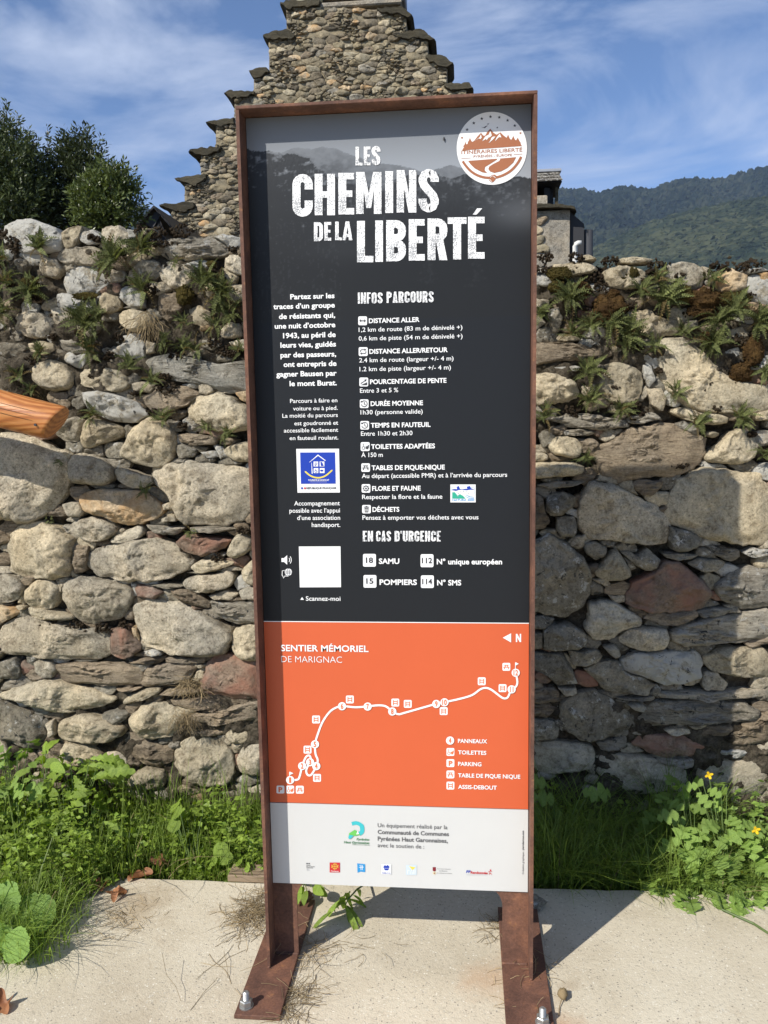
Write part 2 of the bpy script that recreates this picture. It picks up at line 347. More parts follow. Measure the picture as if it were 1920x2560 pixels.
bar('frame_side', (-W/2, 0, 0.012), (-W/2+fl, FD, H-fl)); bar('frame_side', (W/2-fl, 0, 0.012), (W/2, FD, H-fl)); bar('frame_top', (-W/2, 0, H-fl), (W/2, FD, H))
# back plate with arched cut-out between the two legs
lx = at(745, 2330, DEP+0.004)[0]; rx = at(1256, 2330, DEP+0.004)[0]
def backplate():
    x0, x1 = -W/2+fl, W/2-fl; zt = H-fl; arch = 0.228; r = 0.058
    y0, y1 = DEP+0.004, DEP+0.010
    out = [(x0, 0.012), (x0, zt), (x1, zt), (x1, 0.012), (rx, 0.012)]
    for k in range(9): a = math.pi/2*k/8; out.append((rx-r+r*math.cos(a), arch-r+r*math.sin(a)))
    for k in range(9): a = math.pi/2*k/8; out.append((lx+r-r*math.sin(a), arch-r+r*math.cos(a)))
    out.append((lx, 0.012)); n = len(out)
    v = [(x, y0, z) for x, z in out]+[(x, y1, z) for x, z in out]
    f = [tuple(range(n)), tuple(range(n, 2*n))[::-1]]+[(i, i+n, (i+1) % n+n, (i+1) % n) for i in range(n)]
    wobj('back_plate', v, f, M['rust'], sign)
backplate()
def bolt(x, y, parent, z0=0.012, tilt=0):
    m = MB(); m.tube([(x, y, z0), (x, y, z0+0.003)], 0.0175, 20); m.obj('washer', M['zinc'], parent)
    m = MB(); m.tube([(x, y, z0+0.003), (x, y, z0+0.004), (x, y, z0+0.016), (x, y, z0+0.018)], [0.0140, 0.0155, 0.0155, 0.0135], 6); m.obj('nut', M['zinc'], parent)
    m = MB(); pts = []; rr = []
    for k in range(14): pts.append((x, y, z0+0.017+k*0.0014)); rr.append(0.0085 if k % 2 else 0.0074)
    pts.append((x, y, z0+0.017+14*0.0014+0.002)); rr.append(0.005); m.tube(pts, rr, 12); m.obj('threaded_stud', M['zinc'], parent)
for xa, xb, bx in ((-0.381, -0.270, at(615, 2512, -0.14)[0]), (0.2655, 0.3775, at(1356, 2548, -0.15)[0])):
    b_ = bar('base_plate', (xa, -0.1715, 0.0005), (xb, 0.31, 0.012), bev=0.0012)
    g = ground(615, 2518, 0.012) if xa < 0 else ground(1357, 2560, 0.012)
    bolt(g[0], g[1]+0.004, b_); bolt((xa+xb)/2+(0.02 if xa > 0 else -0.02), 0.262, b_)
for s, xa in ((1, -W/2+fl), (-1, W/2-fl)):          # weld beads at the feet
    m = MB(); p = [(-W/2+0.004 if s > 0 else W/2-0.004, y, 0.0135) for y in np.linspace(-0.001, FD, 9)]; m.tube(p, [0.0035+0.001*random.random() for _ in p], 6)
    x0, x1 = (-W/2+fl, lx) if s > 0 else (rx, W/2-fl)
    p = [(x, DEP+0.003, 0.0135) for x in np.linspace(x0, x1, 14)]; m.tube(p, [0.0035+0.0012*random.random() for _ in p], 6); m.obj('weld_bead', M['rust'], sign, True)

# printed panels
zo = at(1000, 1556, DEP)[2]; zw = (at(680, 2005, DEP)[2]+at(1320, 2024, DEP)[2])/2
xl, xr = -W/2+fl+0.0015, W/2-fl-0.0015; ztop = H-fl-0.002
def print_mat(name, col, rough=0.42, spec=0.4):
    m, n, b = new_mat(name); v = coords(n, False); x = noi(n, v, 5, 5, 0.6); y = noi(n, v, 300, 3, 0.7)
    c = mixc(n, 0.12, col, ramp(n, x, [(0.3, (0.8,)*3), (0.7, (1.2,)*3)]), 'MULTIPLY')
    d = ramp(n, noi(n, v, 55, 6, 0.75), [(0.70, (0,)*3), (0.76, (0.25,)*3)]); c = mixc(n, d, c, (0.35, 0.32, 0.28))
    n.links.new(c, b.inputs['Base Color']); b.inputs['Roughness'].default_value = rough; b.inputs['Specular IOR Level'].default_value = spec
    bump(n, b, [(y, 0.0001)], 0.3); return m
M['black'] = print_mat('charcoal_print', (0.012, 0.0135, 0.016))
M['orange'] = print_mat('orange_print', (0.57, 0.105, 0.036))
M['white'] = print_mat('white_print', (0.56, 0.56, 0.54))
M['ink'] = plain('white_ink', (0.78, 0.78, 0.77), 0.5, 0.3)
M['inkg'] = plain('grey_ink', (0.42, 0.43, 0.44), 0.5, 0.3)
M['dark'] = plain('dark_ink', (0.045, 0.045, 0.05), 0.5, 0.3)
M['oink'] = plain('orange_ink', (0.72, 0.17, 0.06), 0.5, 0.3)
def worn_ink():
    m, n, b = new_mat('worn_white_ink'); v = coords(n, False); x = noi(n, v, 330, 3, 0.65); y = noi(n, v, 26, 4, 0.65)
    ad = nd(n, 'ShaderNodeMath', operation='MULTIPLY_ADD'); n.links.new(y, ad.inputs[0]); ad.inputs[1].default_value = 0.55; n.links.new(x, ad.inputs[2])
    c = ramp(n, ad.outputs[0], [(0.66, (0.82, 0.82, 0.81)), (0.80, (0.80, 0.80, 0.79)), (0.86, (0.28, 0.285, 0.29))])
    n.links.new(c, b.inputs['Base Color']); b.inputs['Roughness'].default_value = 0.5; return m
M['worn'] = worn_ink()
def photo_panel():
    """upper panel: a printed photograph of snowy mountains fading into charcoal (flat print)"""
    z0, z1 = zo+0.0012, ztop; nx, nz_ = 220, 330; zmid = at(900, 800, DEP)[2]
    xs = np.linspace(xl, xr, nx); zs = np.linspace(zmid, z1, nz_); X, Z = np.meshgrid(xs, zs)
    u = (X-xl)/(xr-xl)*1659/1.0; 
    # picture coordinates in tile 1 pixels (approximately)
    px = 60+(X-xl)/(xr-xl)*1540; py = 150+(z1-Z)/(z1-zmid)*1080
    P = np.stack([px/160, py/160, 0*px], -1); n1 = fbm(P, 3, 5, 0.6); n2 = fbm(P*5, 9, 4, 0.7); n3 = fbm(np.stack([px/14, py/60, 0*px], -1), 5, 3, 0.6)
    def ridge(pts, a=14): return np.interp(px, [p[0] for p in pts], [p[1] for p in pts]) + a*fbm(np.stack([px/45, 0*px, 0*px], -1), 21, 4, 0.6)
    sky_c = np.interp(py, [150, 260, 420, 520], [0.15, 0.19, 0.27, 0.31]); V = sky_c + 0*px
    bl = fbm(np.stack([px/30, py/22, 0*px+8], -1), 13, 4, .65); tr = fbm(np.stack([px/7, py/13, 0*px+2], -1), 17, 2, .6)
    far = ridge([(60, 340), (250, 335), (325, 312), (345, 308), (420, 325), (480, 312), (560, 330), (620, 352), (700, 385), (760, 405), (900, 432), (1050, 470), (1110, 452), (1170, 432), (1230, 455), (1300, 500), (1600, 560)], 5)
    t = np.clip((py-far)/150, 0, 1); rock = 0.16-0.07*t+0.05*np.clip(bl+.15, -.6, .8)*(.35+t)*(1-.3*t); V = np.where(py > far, rock, V)
    near = ridge([(60, 305), (160, 322), (260, 345), (340, 342), (400, 370), (450, 425), (520, 465), (600, 500), (700, 520), (800, 525), (950, 480), (1080, 478), (1180, 500), (1250, 492), (1420, 515), (1500, 508), (1600, 530)], 10)
    t2 = np.clip((py-near)/230, 0, 1); snow = np.clip(bl*0.9+tr*.35-.05-.9*t2, 0, 1)*.15*np.where(px < 620, 1, .45)
    V = np.where(py > near, 0.034-.012*t2+snow+.007*tr*(1-t2), V)
    V = V+np.exp(-((px-1330)/50)**2-((py-590)/45)**2)*.04*np.clip(bl+.4, 0, 1)
    fog = np.exp(-((px-1560)/170)**2-((py-690)/80)**2)*0.05+np.exp(-((px-600)/260)**2-((py-860)/60)**2)*0.006
    fade = np.clip((py-600)/300, 0, 1); V = V*(1-fade)+0.0135*fade+fog
    for cx, cy in ((1050, 920), (1310, 940)):      # faint fir trees
        tw = np.clip((py-(cy-90))/230, 0, 1)*75; mm = (abs(px-cx) < tw*(0.6+0.4*np.sin(py/6))) & (py < cy+130) & (n2 > -0.1); V = np.where(mm, V+0.006*(.4+tr), V)
    br = fbm(np.stack([px/9, py/26, 0*px+3], -1), 31, 3, 0.7); V = V+np.where((px < 560) & (py > 700) & (br > 0.6), 0.007, 0)
    V = np.clip(V, 0.0135, 0.6)
    col = np.stack([V*0.93, V*1.0, V*1.09, np.ones_like(V)], -1)
    verts = np.stack([X, np.full_like(X, DEP), Z], -1).reshape(-1, 3); f = []
    idx = np.arange(nx*nz_).reshape(nz_, nx)
    f = np.stack([idx[:-1, :-1], idx[:-1, 1:], idx[1:, 1:], idx[1:, :-1]], -1).reshape(-1, 4).tolist()
    k = len(verts); extra = [(xl, DEP, z0), (xr, DEP, z0), (xr, DEP, zmid), (xl, DEP, zmid), (xl, DEP+0.003, z0), (xr, DEP+0.003, z0), (xr, DEP+0.003, z1), (xl, DEP+0.003, z1), (xl, DEP, z1), (xr, DEP, z1)]
    f += [[k, k+1, k+2, k+3], [k+4, k+7, k+6, k+5], [k, k+4, k+5, k+1], [k, k+8, k+7, k+4], [k+1, k+5, k+6, k+9], [k+8, k+9, k+6, k+7]]
    allv = np.concatenate([verts, np.array(extra)])
    m_, n_, b_ = new_mat('mountain_photo_print'); a_ = n_.nodes.new('ShaderNodeAttribute'); a_.attribute_name = 'print'
    n_.links.new(a_.outputs['Color'], b_.inputs['Base Color']); b_.inputs['Roughness'].default_value = 0.45; b_.inputs['Specular IOR Level'].default_value = 0.25
    o = wobj('text_panel', allv, f, m_, sign)
    at_ = o.data.color_attributes.new('print', 'FLOAT_COLOR', 'POINT')
    cc = np.concatenate([col.reshape(-1, 4), np.tile([0.012, 0.0135, 0.016, 1], (len(extra), 1))]); at_.data.foreach_set('color', cc.ravel())
    return o
text_panel = photo_panel()
map_panel = bar('map_panel', (xl, DEP-0.0008, zw+0.0008), (xr, DEP+0.003, zo-0.0006), M['orange'], sign, 0)
logo_panel = bar('sponsor_panel', (xl, DEP-0.001, ZB), (xr, DEP+0.003, zw-0.0012), M['white'], sign, 0)
# seam edge, white to paint the highlight along its thickness
bar('panel_edge_highlight', (xl, DEP-0.0012, zo-0.0006), (xr, DEP+0.002, zo+0.0012), M['ink'], sign, 0)

LY = [0]
def decal(name, mat, polys, t, parent, layer=3, ylift=None):
    v = []; f = []
    for i, p in enumerate(polys):
        k = len(v); v += [sp(t, x, y, layer+0.01*i) for x, y in p]; f.append(list(range(k, k+len(p))))
    me_f = []
    for q in f:                                        # orient towards the viewer
        a = sum((v[q[i]][0]*v[q[(i+1) % len(q)]][2]-v[q[(i+1) % len(q)]][0]*v[q[i]][2]) for i in range(len(q)))
        me_f.append(q if a > 0 else q[::-1])
    return wobj(name, v, me_f, mat, parent)
def rrect(x0, y0, x1, y1, r=0.16):
    r = r*min(abs(x1-x0), abs(y1-y0)); p = []
    for cx, cy, a0 in ((x1-r, y0+r, -90), (x1-r, y1-r, 0), (x0+r, y1-r, 90), (x0+r, y0+r, 180)):
        for k in range(4): a = R(a0+30*k); p.append((cx+r*math.cos(a), cy+r*math.sin(a)))
    return p
def circ(cx, cy, r, n=24, ry=None): return [(cx+r*math.cos(2*math.pi*k/n), cy+(ry or r)*math.sin(2*math.pi*k/n)) for k in range(n)]
def rect(x0, y0, x1, y1): return [(x0, y0), (x1, y0), (x1, y1), (x0, y1)]
def ribbon(pts, w, closed=False):
    pts = [np.array(p, float) for p in pts]; n = len(pts); Lp = []; Rp = []
    if hasattr(w, '__len__'): w = list(np.interp(np.linspace(0, 1, n), np.linspace(0, 1, len(w)), w))
    for i in range(n):
        a = pts[(i-1) % n] if (closed or i > 0) else pts[i]; b = pts[(i+1) % n] if (closed or i < n-1) else pts[i]
        t = b-a; t = t/(np.linalg.norm(t)+1e-9); nn = np.array([-t[1], t[0]]); ww = w[i] if hasattr(w, '__len__') else w
        Lp.append(pts[i]+nn*ww/2); Rp.append(pts[i]-nn*ww/2)
    m = n if closed else n-1
    return [[tuple(Lp[i]), tuple(Lp[(i+1) % n]), tuple(Rp[(i+1) % n]), tuple(Rp[i])] for i in range(m)]
def smooth_path(pts, k=6):
    P = [np.array(p, float) for p in pts]; P = [P[0]]+P+[P[-1]]; o = []
    for i in range(1, len(P)-2):
        for j in range(k):
            t = j/k; o.append(tuple(0.5*((2*P[i])+(P[i+1]-P[i-1])*t+(2*P[i-1]-5*P[i]+4*P[i+1]-P[i+2])*t*t+(3*P[i]-P[i-1]-3*P[i+1]+P[i+2])*t**3)))
    o.append(tuple(P[-2])); return o

# text -------------------------------------------------------------
def text_mesh(s, bold):
    cu = bpy.data.curves.new('t', 'FONT'); cu.body = s; cu.size = 1.0; cu.offset = bold; cu.resolution_u = 3
    o = bpy.data.objects.new('t', cu); C.objects.link(o); dg = bpy.context.evaluated_depsgraph_get()
    me = bpy.data.meshes.new_from_object(o.evaluated_get(dg)); bpy.data.objects.remove(o); bpy.data.curves.remove(cu); return me
_cap = {}
def text(s, t, x0, x1, yb, cap, mat=None, bold=0.0, parent=None, layer=3, shear=0.0, rot=False, name='lettering'):
    if 'H' not in _cap:
        h = text_mesh('H', 0); _cap['H'] = max(v.co.y for v in h.vertices)
    me = text_mesh(s, bold); n = len(me.vertices); a = np.empty(n*3); me.vertices.foreach_get('co', a); a = a.reshape(-1, 3)
    w = a[:, 0].max()-a[:, 0].min(); a[:, 0] -= a[:, 0].min()
    p0 = np.array(sp(t, x0, yb, layer)); 
    if not rot:
        p1 = np.array(sp(t, x1, yb, layer)); pc = np.array(sp(t, x0, yb-cap, layer))
        sx = (p1[0]-p0[0])/w; sz = (pc[2]-p0[2])/_cap['H']
        b = np.stack([p0[0]+a[:, 0]*sx+a[:, 1]*sz*shear, np.full(n, p0[1]), p0[2]+a[:, 1]*sz], -1)
    else:                                              # reading upwards
        p1 = np.array(sp(t, x0, x1, layer)); sz = abs(sp(t, x0+cap, yb)[0]-p0[0])/_cap['H']; sx = (p1[2]-p0[2])/w
        b = np.stack([p0[0]-a[:, 1]*sz, np.full(n, p0[1]), p0[2]+a[:, 0]*sx], -1)
    org = b.mean(0); b = b-org; me.vertices.foreach_set('co', b.ravel()); me.materials.clear(); me.materials.append(mat or M['ink']); me.update()
    me.name = name
    pl = np.array(world_loc(parent)); return link(name, me, parent, tuple(org-pl))
# condensed heavy capitals drawn from strips: unit box, y down ------------
def glyph(ch, w, t):
    """w width, t stem thickness, height 1"""
    h = t*0.82; o = []
    def ring(x0, y0, x1, y1, r, a=None):
        c = []; r = min(r, (x1-x0)/2-t/2, (y1-y0)/2-h/2)
        x0, y0, x1, y1 = x0+t/2, y0+t/2, x1-t/2, y1-t/2
        for cx, cy, s in ((x1-r, y0+r, -90), (x1-r, y1-r, 0), (x0+r, y1-r, 90), (x0+r, y0+r, 180)):
            for k in range(5): q = R(s+22.5*k); c.append((cx+r*math.cos(q), cy+r*math.sin(q)))
        return c
    if ch == 'I': o = [rect(0, 0, w, 1)]
    elif ch == 'L': o = [[(0, 0), (t, 0), (t, 1-h), (w, 1-h), (w, 1), (0, 1)]]
    elif ch in 'EÉ': 
        o = [[(0, 0), (w, 0), (w, h), (t, h), (t, 0.5-h/2), (w*.88, 0.5-h/2), (w*.88, 0.5+h/2), (t, 0.5+h/2), (t, 1-h), (w, 1-h), (w, 1), (0, 1)]]
        if ch == 'É': o.append([(w*.28, -0.05), (w*.55, -0.20), (w*.86, -0.20), (w*.52, -0.05)])
    elif ch == 'F': o = [[(0, 0), (w, 0), (w, h), (t, h), (t, 0.5-h/2), (w*.88, 0.5-h/2), (w*.88, 0.5+h/2), (t, 0.5+h/2), (t, 1), (0, 1)]]
    elif ch == 'H': o = [[(0, 0), (t, 0), (t, .5-h/2), (w-t, .5-h/2), (w-t, 0), (w, 0), (w, 1), (w-t, 1), (w-t, .5+h/2), (t, .5+h/2), (t, 1), (0, 1)]]
    elif ch == 'T': o = [[(0, 0), (w, 0), (w, h), (w/2+t/2, h), (w/2+t/2, 1), (w/2-t/2, 1), (w/2-t/2, h), (0, h)]]
    elif ch == 'N': o = [[(0, 0), (t*.95, 0), (w-t*.9, .58), (w-t*.9, 0), (w, 0), (w, 1), (w-t*.95, 1), (t*.9, .42), (t*.9, 1), (0, 1)]]
    elif ch == 'M': o = [[(0, 0), (t*1.05, 0), (w/2, .52), (w-t*1.05, 0), (w, 0), (w, 1), (w-t*.95, 1), (w-t*.95, .42), (w/2+t*.3, .86), (w/2-t*.3, .86), (t*.95, .42), (t*.95, 1), (0, 1)]]
    elif ch == 'A': o = [[(0, 1), (w/2-t*.5, 0), (w/2+t*.5, 0), (w, 1), (w-t, 1), (w-t-.02, .83), (t+.02, .83), (t, 1)], ]
    elif ch == 'V': o = [[(0, 0), (t, 0), (w/2, .8), (w-t, 0), (w, 0), (w/2+t/2, 1), (w/2-t/2, 1)]]
    elif ch == "'": o = [[(0, 0), (w, 0), (w*.75, .26), (w*.15, .26)]]
    elif ch == 'O': o = ribbon(ring(0, 0, w, 1, w*.36), t, True)
    elif ch == 'D': c = ring(0, 0, w, 1, w*.4); c = [(t/2, t/2)]+c[:10]+[(t/2, 1-t/2)]; o = ribbon(c[1:-1], t)+[rect(0, 0, t, 1)]+[rect(t, 0, c[1][0], t), rect(t, 1-t, c[-2][0], 1)]
    elif ch in 'CGJ':
        c = ring(0, 0, w, 1, w*.38); c = [(w-t/2, .36)]+c[:5][::-1]+c[15:][::-1]+c[10:15][::-1]+c[5:10][::-1]+[(w-t/2, .62)]; o = ribbon(c, t)
        if ch == 'G': o.append(rect(w*.5, .50, w, .50+h))
    elif ch == 'U': c = ring(0, -1, w, 1, w*.38); o = ribbon([(w-t/2, 0)]+c[5:15]+[(t/2, 0)], t)
    elif ch == 'S':
        x0, x1 = t/2, w-t/2; y0, ym, y1 = t/2, .5, 1-t/2; r = min((x1-x0)/2, .2)
        P = [(x1, .30), (x1, y0+r), (x1-r*.3, y0+r*.3), (x1-r, y0), (x0+r, y0), (x0+r*.3, y0+r*.3), (x0, y0+r), (x0, .28), (x0+r*.25, .38), (w/2, .5), (x1-r*.25, .62), (x1, .72), (x1, y1-r), (x1-r*.3, y1-r*.3), (x1-r, y1), (x0+r, y1), (x0+r*.3, y1-r*.3), (x0, y1-r), (x0, .68)]
        o = ribbon(P, t)
    elif ch in 'BPR':
        def bowl(a, b, ww):
            c = ring(0, a, ww, b, .16)[:10]; return ribbon([(t, a+t/2)]+c+[(t, b-t/2)], t)
        o = [rect(0, 0, t, 1)]+bowl(0, .56 if ch != 'B' else .53, w)
        if ch == 'B': o += bowl(.46, 1, w)
        if ch == 'R': o.append([(w*.42, .52), (w*.80, .52), (w, 1), (w-t, 1)])
    return o
def letter(ch, t, x0, x1, y0, y1, parent, stem=0.19, mat=None, name='title_letter'):
    hh = y1-y0; w = (x1-x0)/hh; polys = [[(x0+a*hh, y0+b*hh) for a, b in p] for p in glyph(ch, w, stem)]
    if ch == 'A': polys2 = [[(x0+a*hh, y0+b*hh) for a, b in q] for q in ([(w/2-.001, .30), (w/2+.001, .30), (w-stem*1.18, .66), (stem*1.18, .66)],)]
    o = decal(name, mat or M['worn'], polys, t, parent, 3)
    if ch == 'A': decal('letter_counter', M['black'], polys2, t, o, 5)
    return o
title = [('L', 657, 694, 313, 413), ('E', 701, 737, 312, 412), ('S', 742, 790, 308, 412),
 ('C', 322, 430, 458, 685), ('H', 440, 548, 457, 677), ('E', 566, 650, 452, 673), ('M', 660, 795, 447, 670), ('I', 815, 857, 443, 665), ('N', 876, 980, 437, 663), ('S', 992, 1100, 430, 663),
 ('D', 436, 484, 714, 815), ('E', 491, 528, 713, 812), ('L', 549, 584, 711, 810), ('A', 587, 641, 710, 810),
 ('L', 665, 752, 707, 927), ('I', 762, 803, 705, 925), ('B', 820, 925, 703, 922), ('E', 940, 1025, 698, 918), ('R', 1040, 1145, 694, 916), ('T', 1147, 1247, 688, 912), ('É', 1255, 1343, 685, 908)]
for ch, a, b, c, d in title: letter(ch, 1, a, b, c, d, text_panel)
def heading(s, t, x0, x1, y0, y1, stem=0.17, mat=None, parent=None, slope=0.0):
    ww = {'I': stem, 'M': .60, "'": .12, 'N': .42, 'E': .33, 'F': .32, 'L': .3, 'D': .42}; gap = .075
    tot = sum(ww.get(c, .42) for c in s)+gap*(len(s)-1); k = (x1-x0)/tot; x = x0; hh = y1-y0; m = []
    for c in s:
        w = ww.get(c, .42)
        for p in glyph(c, w, stem):
            q = [(x+a*k, y0+b*hh+(x+a*k-x0)*slope) for a, b in p]
            m.append(q)
        if c == 'A': pass
        x += (w+gap)*k
    o = decal('heading', mat or M['worn'], m, t, parent or text_panel, 3)
    x = x0
    for c in s:
        w = ww.get(c, .42)
        if c == 'A': decal('letter_counter', M['black'], [[(x+(w/2)*k-.3, y0+.3*hh), (x+(w/2)*k+.3, y0+.3*hh), (x+(w-stem*1.15)*k, y0+.66*hh), (x+stem*1.15*k, y0+.66*hh)]], t, o, 6)
        x += (w+gap)*k
heading('INFOS', 2, 573, 724, 77, 145, slope=-.012); heading('PARCOURS', 2, 748, 1035, 72, 140, slope=-.012)
heading('EN', 3, 603, 665, 554, 618); heading('CAS', 3, 684, 775, 554, 618); heading("D'URGENCE", 3, 797, 1078, 554, 618)
BO = 0.028
for s, a, b, y in [('Partez sur les', 161, 431, 118), ('traces d’un groupe', 58, 433, 178), ('de résistants qui,', 92, 435, 238), ('une nuit d’octobre', 66, 436, 297), ('1943, au péril de', 117, 438, 355),
  ('leurs vies, guidés', 101, 440, 413), ('par des passeurs,', 101, 441, 473), ('ont entrepris de', 120, 443, 530), ('gagner Bausen par', 76, 444, 590), ('le mont Burat.', 157, 445, 647)]: text(s, 2, a, b, y, 30, bold=BO, parent=text_panel)
for s, a, b, y in [('Parcours à faire en', 160, 448, 750), ('voiture ou à pied.', 178, 450, 796), ('La moitié du parcours', 113, 451, 840), ('est goudronné et', 186, 453, 886), ('accessible facilement', 122, 453, 930), ('en fauteuil roulant.', 157, 454, 976)]: text(s, 2, a, b, y, 24, bold=0.008, parent=text_panel)
for s, a, b, y in [('DISTANCE ALLER', 640, 949, 263), ('DISTANCE ALLER/RETOUR', 643, 1121, 450), ('POURCENTAGE DE PENTE', 647, 1113, 635), ('DURÉE MOYENNE', 651, 970, 768), ('TEMPS EN FAUTEUIL', 652, 1016, 900), ('TOILETTES ADAPTÉES', 654, 1043, 1030)]: text(s, 2, a, b, y, 27, bold=BO, parent=text_panel)
for s, a, b, y in [('1,2 km de route (83 m de dénivelé +)', 578, 1210, 317), ('0,6 km de piste (54 m de dénivelé +)', 578, 1211, 370), ('2.4 km de route (largeur +/- 4 m)', 581, 1156, 503), ('1.2 km de piste (largeur +/- 4 m)', 583, 1140, 557), ('Entre 3 et 5 %', 586, 819, 688), ('1h30 (personne valide)', 589, 968, 820), ('Entre 1h30 et 2h30', 592, 906, 950)]: text(s, 2, a, b, y, 26, bold=0.008, parent=text_panel)
for s, a, b, y in [('TABLES DE PIQUE-NIQUE', 657, 1103, 183), ('FLORE ET FAUNE', 660, 956, 309), ('DÉCHETS', 662, 826, 437)]: text(s, 3, a, b, y, 27, bold=BO, parent=text_panel)
for s, a, b, y in [('À 150 m', 594, 725, 104), ('Au départ (accessible PMR) et à l’arrivée du parcours', 597, 1483, 232), ('Respecter la flore et la faune', 599, 1088, 360), ('Pensez à emporter vos déchets avec vous', 601, 1308, 486), ('Accompagnement', 185, 463, 399), ('possible avec l’appui', 156, 464, 443), ('d’une association', 203, 465, 487), ('handisport.', 292, 466, 530), ('Scannez-moi', 256, 467, 979)]: text(s, 3, a, b, y, 26, bold=0.01, parent=text_panel)
for s, a, b, y in [('SAMU', 701, 826, 754), ('POMPIERS', 705, 933, 882), ('N° unique européen', 1054, 1452, 757), ('N° SMS', 1056, 1203, 885)]: text(s, 3, a, b, y, 31, bold=BO, parent=text_panel)
for a, b, c, d, s, xa, xb, y in [(604, 694, 683, 772, '18', 622, 666, 748), (955, 696, 1034, 775, '112', 963, 1026, 750), (607, 823, 686, 900, '15', 624, 668, 875), (957, 825, 1036, 902, '114', 965, 1026, 878)]:
    q = decal('number_tile', M['ink'], [rrect(a, b, c, d, .12)], 3, text_panel); text(s, 3, xa, xb, y, 31, M['dark'], BO, q, 4)
decal('arrow_mark', M['ink'], [[(222, 974), (244, 974), (233, 957)]], 3, text_panel)
# pictograms
def tile_icon(t, x0, y0, x1, y1, shapes, parent, ink=None):
    q = decal('pictogram', M['ink'], [rrect(x0, y0, x1, y1)], t, parent)
    sx, sy = x1-x0, y1-y0; decal('pictogram_mark', ink or M['dark'], [[(x0+a*sx, y0+b*sy) for a, b in p] for p in shapes], t, q, 4.2)
I_ARROW = [rect(.25, .45, .75, .56), [(.12, .5), (.32, .3), (.32, .7)], [(.88, .5), (.68, .3), (.68, .7)]]
I_LOOP = ribbon([(.2, .55), (.2, .38), (.32, .28), (.68, .28)], .09)+[[(.64, .14), (.86, .28), (.64, .42)]]+ribbon([(.8, .45), (.8, .62), (.68, .72), (.32, .72)], .09)+[[(.36, .58), (.14, .72), (.36, .86)]]
I_SLOPE = [[(.14, .86), (.88, .52), (.88, .86)], [(.14, .62), (.6, .34), (.54, .24), (.82, .18), (.74, .46), (.67, .40), (.14, .74)]]
I_CLOCK = ribbon([(.5+.34*math.cos(a), .5+.34*math.sin(a)) for a in np.linspace(-2.4, 2.9, 22)], .09)+ribbon([(.5, .28), (.5, .54), (.66, .62)], .09)+[[(.06, .36), (.34, .34), (.16, .12)]]
I_WC = ribbon([(.30+.16*math.cos(a), .66+.16*math.sin(a)) for a in np.linspace(-1.2, 4.2, 14)], .055)+[circ(.28, .22, .06, 10)]+ribbon([(.28, .3), (.28, .52), (.44, .52), (.5, .72)], .07)+[[(.56, .46), (.72, .46), (.86, .3), (.92, .3), (.9, .62), (.78, .8), (.62, .8), (.56, .6)]]
I_TABLE = [rect(.22, .24, .78, .33), rect(.10, .50, .90, .58), [(.34, .33), (.44, .33), (.26, .8), (.15, .8)], [(.56, .33), (.66, .33), (.85, .8), (.74, .8)]]
I_FLOWER = [[(.5+(.34+.05*math.cos(8*a))*math.cos(a), .5+(.34+.05*math.cos(8*a))*math.sin(a)) for a in np.linspace(0, 2*math.pi, 40)[:-1]]]
I_BIN = [rect(.2, .2, .8, .28), rect(.4, .12, .6, .2), [(.26, .33), (.74, .33), (.70, .88), (.30, .88)]]
I_BENCH = [rect(.2, .18, .3, .84), rect(.7, .18, .8, .84), rect(.3, .30, .7, .40), rect(.3, .56, .7, .66)]
for t, a, b, c, d, s in [(2, 575, 222, 629, 276, I_ARROW), (2, 578, 410, 633, 464, I_LOOP), (2, 582, 595, 636, 649, I_SLOPE), (2, 585, 728, 638, 781, I_CLOCK), (2, 588, 860, 641, 912, I_CLOCK), (3, 590, 13, 645, 67, I_WC), (3, 594, 142, 647, 194, I_TABLE), (3, 596, 269, 649, 321, I_FLOWER), (3, 599, 396, 652, 447, I_BIN)]: tile_icon(t, a, b, c, d, s, text_panel)
decal('pictogram_mark', M['ink'], [circ(622.5, 295, 11)], 3, text_panel, 6); decal('pictogram_mark', M['dark'], [circ(622.5, 295, 6, 12)], 3, text_panel, 7)
decal('pictogram_mark', M['ink'], [rect(617, 418, 619.5, 436), rect(624, 418, 626.5, 436), rect(631, 418, 633.5, 436)], 3, text_panel, 6)
# loudspeaker and speech-globe marks, blank white label, two certification labels
decal('speaker_mark', M['ink'], [[(107, 720), (122, 720), (142, 702), (142, 760), (122, 743), (107, 743)]]+ribbon([(148+9*math.cos(a), 731+14*math.sin(a)) for a in np.linspace(-1, 1, 6)], 4)+ribbon([(152+15*math.cos(a), 731+25*math.sin(a)) for a in np.linspace(-1, 1, 8)], 4), 3, text_panel)
decal('globe_mark', M['ink'], [circ(149, 805, 22, 22)]+ribbon([(126, 795), (112, 797), (111, 825), (116, 830), (119, 842), (128, 829), (150, 829)], 4), 3, text_panel)
decal('globe_lines', M['dark'], [rect(130, 797, 168, 799), rect(128, 804, 170, 806), rect(130, 811, 168, 813)]+ribbon([(149+8*math.cos(a), 805+22*math.sin(a)) for a in np.linspace(0, 2*math.pi, 13)[:-1]], 1.8, True), 3, text_panel, 4.2)
decal('white_label', M['ink'], [[(213, 649), (467, 648), (470, 897), (219, 898)]], 3, text_panel)
th = decal('tourism_label', M['ink'], [[(197, 54), (458, 53), (463, 320), (205, 321)]], 3, text_panel)
M['blue'] = plain('blue_ink', (0.012, 0.045, 0.36), 0.5); M['green'] = plain('green_ink', (0.03, 0.36, 0.24), 0.5); M['lblue'] = plain('light_blue_ink', (0.03, 0.26, 0.55), 0.5)
